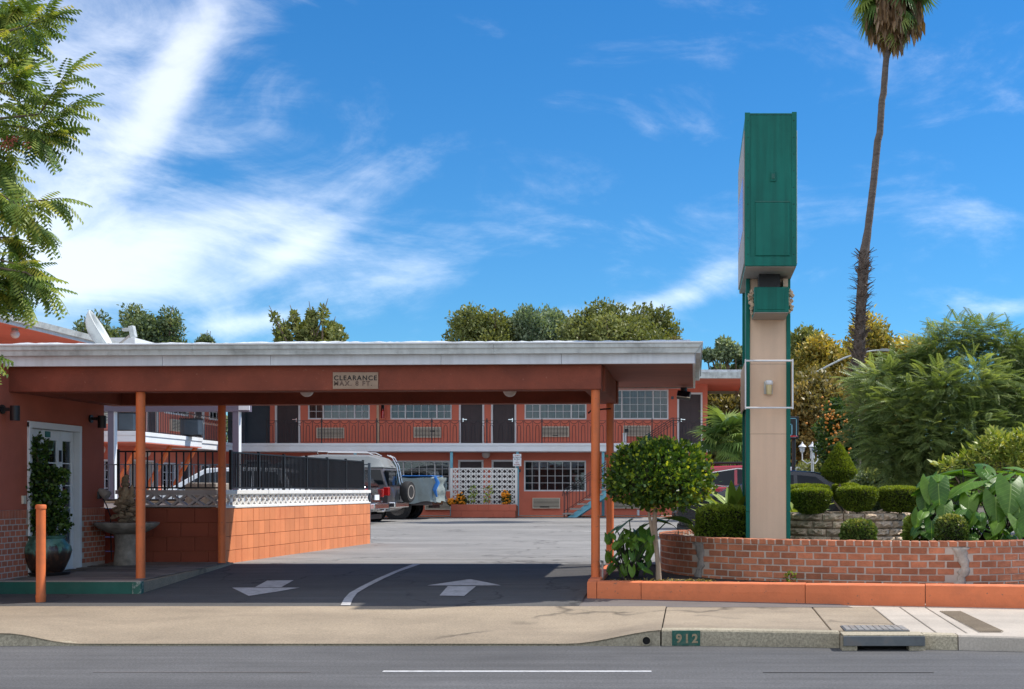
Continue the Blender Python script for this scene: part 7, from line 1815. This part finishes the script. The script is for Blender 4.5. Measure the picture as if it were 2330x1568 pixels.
# poplar like tree with upright spikes
d = 56.; spk = [(640, 722, 17), (672, 716, 18), (700, 712, 18), (722, 716, 17), (747, 707, 16), (658, 745, 20), (690, 740, 22), (720, 742, 22), (748, 740, 18), (775, 757, 18), (786, 748, 10), (632, 752, 14)]
bl = []
for a, b, w in spk:
    for kk in range(5): bl.append(((XX(a, d), d + rnd.uniform(-1, 1), ZZ(b + 8 + kk * 14, d)), (w * .62 * d / F * (.5 + .18 * kk), .5, 12 * d / F)))
tree('maple_tree', 'light green tree with upright tips in the middle of the carport roofline', 'tree', (XX(708, d), d, .4), bl, 6500, .20, M['l_green'], group=G1, seed=4)
pxtree('leafy_tree', 'olive green tree at the left end of the roofline tree group', 'tree', 1078, 698, 860, 62, 180, 28, 12000, .19, 'l_green', 5, group=G1)
pxtree('grey_green_tree', 'tall dark grey green tree behind the roofline left of centre', 'tree', 1218, 682, 860, 64, 215, 34, 24000, .17, 'l_grey', 6, group=G1, up=.9, r=(.2, .32))
pxtree('grey_green_tree', 'smaller dark grey green tree between the olive tree and the tall one', 'tree', 1142, 698, 850, 65, 120, 20, 8000, .17, 'l_grey', 16, group=G1, up=.9)
pxtree('leafy_tree', 'broad yellowish green tree behind the right part of the carport roofline', 'tree', 1390, 702, 860, 60, 250, 36, 22000, .18, 'l_green', 7, group=G1)
pxtree('leafy_tree', 'yellowish green treetop near the right end of the carport roof', 'tree', 1475, 686, 860, 63, 150, 24, 12000, .19, 'l_green', 8, group=G1)
pxtree('leafy_tree', 'low brownish tree just over the right corner of the carport roof', 'tree', 1530, 740, 860, 63, 90, 14, 4500, .18, 'l_brown', 9, group=G1)
pxtree('oak_tree', 'open crowned dark tree directly left of the pylon sign', 'tree', 1655, 742, 870, 62, 135, 16, 5500, .19, 'l_grey', 10, shell=.2, r=(.16, .26))
pxtree('autumn_tree', 'brownish green tree low between motel and pylon sign', 'tree', 1650, 850, 1100, 60, 210, 32, 22000, .22, 'l_brown', 11)
G2 = 'autumn trees on the right'
pxtree('autumn_tree', 'greenish tree crown immediately right of the pylon pillar', 'tree', 1838, 748, 930, 60, 120, 22, 10000, .22, 'l_green', 12, group=G2)
pxtree('autumn_tree', 'golden tree between the pillar and the tall palm', 'tree', 1890, 766, 980, 57, 180, 32, 20000, .22, 'l_yellow', 13, group=G2)
pxtree('autumn_tree', 'tall golden tree right behind the palm trunk', 'tree', 2010, 722, 960, 58, 190, 34, 22000, .23, 'l_yellow', 14, group=G2)
pxtree('autumn_tree', 'rusty brown tree behind the triple lantern', 'tree', 1865, 850, 1120, 52, 200, 34, 24000, .20, 'l_brown', 15, group=G2)
pxtree('autumn_tree', 'golden brown foliage below the street light arm', 'tree', 1960, 830, 1110, 54, 180, 28, 18000, .2, 'l_brown', 17, group=G2)
pxtree('autumn_tree', 'golden crown behind the feathery tree', 'tree', 2090, 765, 980, 56, 150, 20, 11000, .22, 'l_yellow', 18, group=G2)
pxtree('leafy_tree', 'dark distant tree at the right picture edge', 'tree', 2325, 755, 900, 62, 110, 12, 4500, .2, 'l_grey', 19)
pxtree('leafy_tree', 'dark green tree beyond the motel end behind the fan palm', 'tree', 1700, 930, 1110, 56, 260, 20, 12000, .24, 'l_darkoak', 20, depth=1.5)
# loquat like tree with orange fruit
t = pxtree('fruit_tree', 'dark leafy tree with small orange fruit behind the clipped cone', 'tree', 1905, 900, 1105, 27, 100, 22, 11000, .085, 'l_pot', 21, tr=.06)
g = random.Random(5); frm = MB().sphere((0, 0, 0), .026, 8, 5).mesh('fruit', M['orangefruit'], smooth=True)
for i in range(120):
    c = (g.gauss(1890, 15), g.gauss(948, 14)) if i < 45 else ((g.gauss(1912, 12), g.gauss(985, 14)) if i < 85 else (g.uniform(1880, 1935), g.uniform(930, 1060)))
    p = W(c[0], c[1], 26.45 + g.uniform(-.1, .3)); piece('fruit', frm, t, p)

pxtree('fruit_tree', 'pale green shrub filling the gap left of the clipped cone', 'shrub', 1850, 1040, 1130, 31, 150, 14, 5000, .07, 'l_green', 22, tr=.03)
pxtree('hedge_row', 'dark shrub mass low behind the feathery tree', 'shrub', 2060, 1020, 1190, 26, 330, 26, 18000, .10, 'l_darkoak', 23, depth=.8, tr=.05)
# feathery tree
ft_ = frond_tpl(11, .22, .03, .30, 32, .15)
d = 23.5
bl = []
for a, b, rx, ry, dd in ((2000, 870, 60, 40, 0), (2060, 850, 60, 50, .3), (2140, 800, 60, 45, 0), (2190, 765, 55, 38, 0), (2240, 760, 40, 36, .3), (2280, 800, 55, 50, 0), (2325, 830, 50, 60, 0), (1985, 930, 50, 45, -.4), (2060, 940, 70, 60, -.8), (2140, 900, 70, 60, -.9), (2220, 880, 70, 60, -.8), (2300, 920, 60, 70, -.6), (1965, 1000, 40, 40, 0), (2030, 1020, 60, 50, -.8), (2110, 1000, 70, 55, -1.1), (2200, 980, 70, 60, -1.1), (2280, 1020, 60, 60, -.9), (2140, 1060, 70, 40, -.8), (2060, 1075, 50, 30, -.6), (2230, 1060, 70, 50, -.8), (2345, 960, 60, 80, 0), (2110, 850, 60, 50, .2), (2360, 870, 60, 60, .4)):
    bl.append((tuple(W(a, b, d + dd)), (rx * d / F, rx * d / F * 1.0, ry * d / F)))
P, D, idx = blob_points(bl, 8500, .5, 31); g = np.random.default_rng(31)
t = thing('feathery_tree', 'large bushy tree with fine feathery leaves filling the right side', 'tree', (XX(2150, d), d, .42))
hz = D * np.array([1, 1, .25]) + g.normal(size=D.shape) * .35 + np.array([0, -.25, .15]); 
bt = g.random(len(bl))[idx]
D[:, 2] = D[:, 2]
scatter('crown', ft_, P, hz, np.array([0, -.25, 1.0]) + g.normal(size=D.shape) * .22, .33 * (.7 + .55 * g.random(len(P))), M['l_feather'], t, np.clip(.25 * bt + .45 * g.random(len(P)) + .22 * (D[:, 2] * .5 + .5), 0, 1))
mb = MB(); b0 = Vector((XX(2150, d), d, .4)); fk = Vector((XX(2140, d), d, 1.2)); mb.tube([b0, fk], [.14, .11], 10)
for c, r_ in bl: c = Vector(c); mb.tube([fk, fk.lerp(c, .5) + Vector((0, 0, .15)), c], [.05, .03, .012], 6)
mb.build('trunk', M['bark'], t, smooth=True, fix=False)
# yellow green shrub with long leaves at the right edge
d = 19.; bl = [(tuple(W(a, b, d)), (rx * d / F, .3, ry * d / F)) for a, b, rx, ry in ((2160, 1062, 30, 12), (2200, 1050, 35, 18), (2240, 1030, 35, 25), (2275, 1015, 30, 28), (2262, 995, 18, 18), (2310, 1030, 35, 30), (2320, 1000, 20, 20), (2290, 1055, 50, 20), (2345, 1010, 30, 40))]
P, D, idx = blob_points(bl, 1500, .3, 41); g = np.random.default_rng(41)
t = thing('yellow_green_shrub', 'bright yellow green shrub above the elephant ears at right', 'shrub', (XX(2270, d), d, .5))
scatter('foliage', ([(0, 0, 0), (.19, .45, .05), (0, 1, -.1), (-.19, .45, .05)], [(0, 1, 2, 3)]), P, D + g.normal(size=D.shape) * .5 + np.array([-.2, 0, .3]), g.normal(size=D.shape) * .5 + np.array([0, -.3, 1]), .115 * (.7 + .6 * g.random(len(P))), M['l_yshrub'], t)
mb = MB(); b0 = Vector((XX(2280, d), d, .5))
for c, r_ in bl: c = Vector(c); mb.tube([b0, b0.lerp(c, .5), c], [.03, .02, .008], 6)
mb.build('stems', M['bark'], t, smooth=True, fix=False)
# street tree whose branches hang in from the left
d = 12.6
t = thing('street_tree', 'pistache street tree branches hanging in from the upper left', 'tree', (-7.9, 12.9, .15))
pt_ = frond_tpl(8, .34, .058, .35, 20, .60)
sprays = []   # (x, y, length px, dir deg) twigs
branches = [((-120, 120), (60, 60), (150, 25)), ((-120, 110), (40, 110), (120, 70)), ((-150, 300), (90, 260), (195, 150)), ((-150, 320), (80, 300), (205, 225)), ((-150, 340), (60, 330), (170, 290)), ((-150, 60), (20, 40), (90, 5)), ((-150, 480), (60, 460), (175, 445)), ((-150, 500), (60, 490), (140, 520)), ((-150, 400), (20, 400), (70, 410)),
            ((-150, 560), (30, 600), (110, 600)), ((-150, 600), (60, 620), (150, 650)), ((-150, 640), (20, 640), (90, 670)), ((-150, 200), (20, 190), (80, 170)), ((-150, 250), (30, 240), (110, 215)), ((-150, 150), (10, 150), (70, 120)), ((-150, 560), (20, 540), (80, 555)), ((-150, 350), (10, 360), (50, 370)), ((-150, 820), (-40, 800), (8, 815)), ((-150, 440), (0, 440), (90, 470)), ((-150, 20), (0, 10), (60, 20)), ((-150, 660), (0, 640), (60, 625)), ((-150, 700), (0, 660), (40, 655)), ((-150, 280), (60, 290), (140, 320))]
pos, axs, ups, scs = [], [], [], []; mb = MB(); g = random.Random(51); trunk0 = Vector((-7.9, 12.9, .15))
for b0_, b1_, b2_ in branches:
    dd = d + g.uniform(-.5, .5); A, B, C = [W(p[0], p[1], dd) for p in (b0_, b1_, (b2_[0] - 38, b2_[1] + 6))]
    mb.tube([A, A.lerp(B, .5) + Vector((0, 0, .03)), B, C], [.022, .016, .009, .003], 6)
    for seg, (p, q, nn_) in enumerate(((A, B, 30), (B, C, 24))):
        dr = (q - p).normalized()
        for k in range(nn_):
            t_ = (k + g.random()) / nn_; pp = p.lerp(q, t_)
            if CX + F * pp.x / pp.y < -150: continue
            side_ = g.choice((-1, 1)); ax = dr * g.uniform(.3, 1.2) + Vector((g.uniform(-.6, .6), g.uniform(-.8, .8), g.uniform(-.9, .5)))
            pos.append(pp); axs.append(ax); ups.append((g.uniform(-.3, .3), g.uniform(-.6, .2), 1)); scs.append(g.uniform(.20, .30))
    pos.append(C); axs.append(C - B); ups.append((0, -.2, 1)); scs.append(.27)
scatter('leaves', pt_, np.array(pos), np.array(axs, float), np.array(ups, float), np.array(scs), M['l_pist'], t)
mb.tube([trunk0, (-7.95, 12.9, 1.5), (-8.0, 12.8, 2.6), (-8.1, 12.7, 4.5)], [.14, .12, .11, .06], 12)
for b0_, b1_, b2_ in branches[::2]: A = W(b0_[0], b0_[1], d); mb.tube([(-8.05, 12.8, min(3.2, max(1.6, A.z - .6))), A], [.05, .022], 6)
mb.build('trunk', M['bark'], t, smooth=True, fix=False)
mb = MB()
for (a, b) in ((15, 530 * .6 - 0), (20, 325), (30, 318), (12, 335), (45, 205), (60, 330)):
    for k in range(14): p = W(a + g.uniform(-14, 14), b + g.uniform(-8, 8), d - .3 + g.uniform(-.1, .1)); mb.sphere(p, .009, 6, 4)
tag(mb.build('berries', M['berry'], t, fix=False), kind='stuff')
pxtree('leafy_tree', 'dark green tree filling the gap behind the feathery tree at right', 'tree', 2270, 830, 1100, 27, 240, 26, 16000, .11, 'l_darkoak', 24, depth=1.2, tr=.1)
pxtree('leafy_tree', 'green tree crown cut off by the right picture edge beyond the feathery tree', 'tree', 2440, 800, 1110, 30, 300, 26, 12000, .13, 'l_feather', 25, depth=1.5, tr=.1)
# distant wood closing the horizon
P = []; gg = random.Random(77)
bl = []
for i in range(90):
    x = -70 + i * 1.65; bl.append(((x, 78 + gg.uniform(-4, 4), 2.2 + gg.uniform(0, 1.6)), (2.2, 2.2, 2.4)))
P, D, idx = blob_points(bl, 26000, .6, 77)
o = scatter('distant_wood', LEAF, P, D + rng.normal(size=D.shape) * .6, rng.normal(size=D.shape), .55, M['l_darkoak'], None); tag(o, 'dark far off belt of trees behind the motel', 'woodland', kind='stuff')
# ground cover in the front bed
P = np.stack([rng.uniform(-1.0, 3.4, 1500), np.zeros(1500), np.full(1500, .385)], 1); P[:, 1] = 14.45 - (P[:, 0] + 1.15) * .075 + rng.uniform(.12, .7, 1500)
keep = rng.random(1500) < np.where(P[:, 0] < .2, 1, .12); P = P[keep]
o = scatter('ground_litter', LEAF, P, rng.normal(size=P.shape) * [1, 1, .3], np.array([0, 0, 1.]) + rng.normal(size=P.shape) * .4, .04, M['l_brown'], None); tag(o, 'dry leaf litter in the front planting bed', 'litter', kind='stuff')
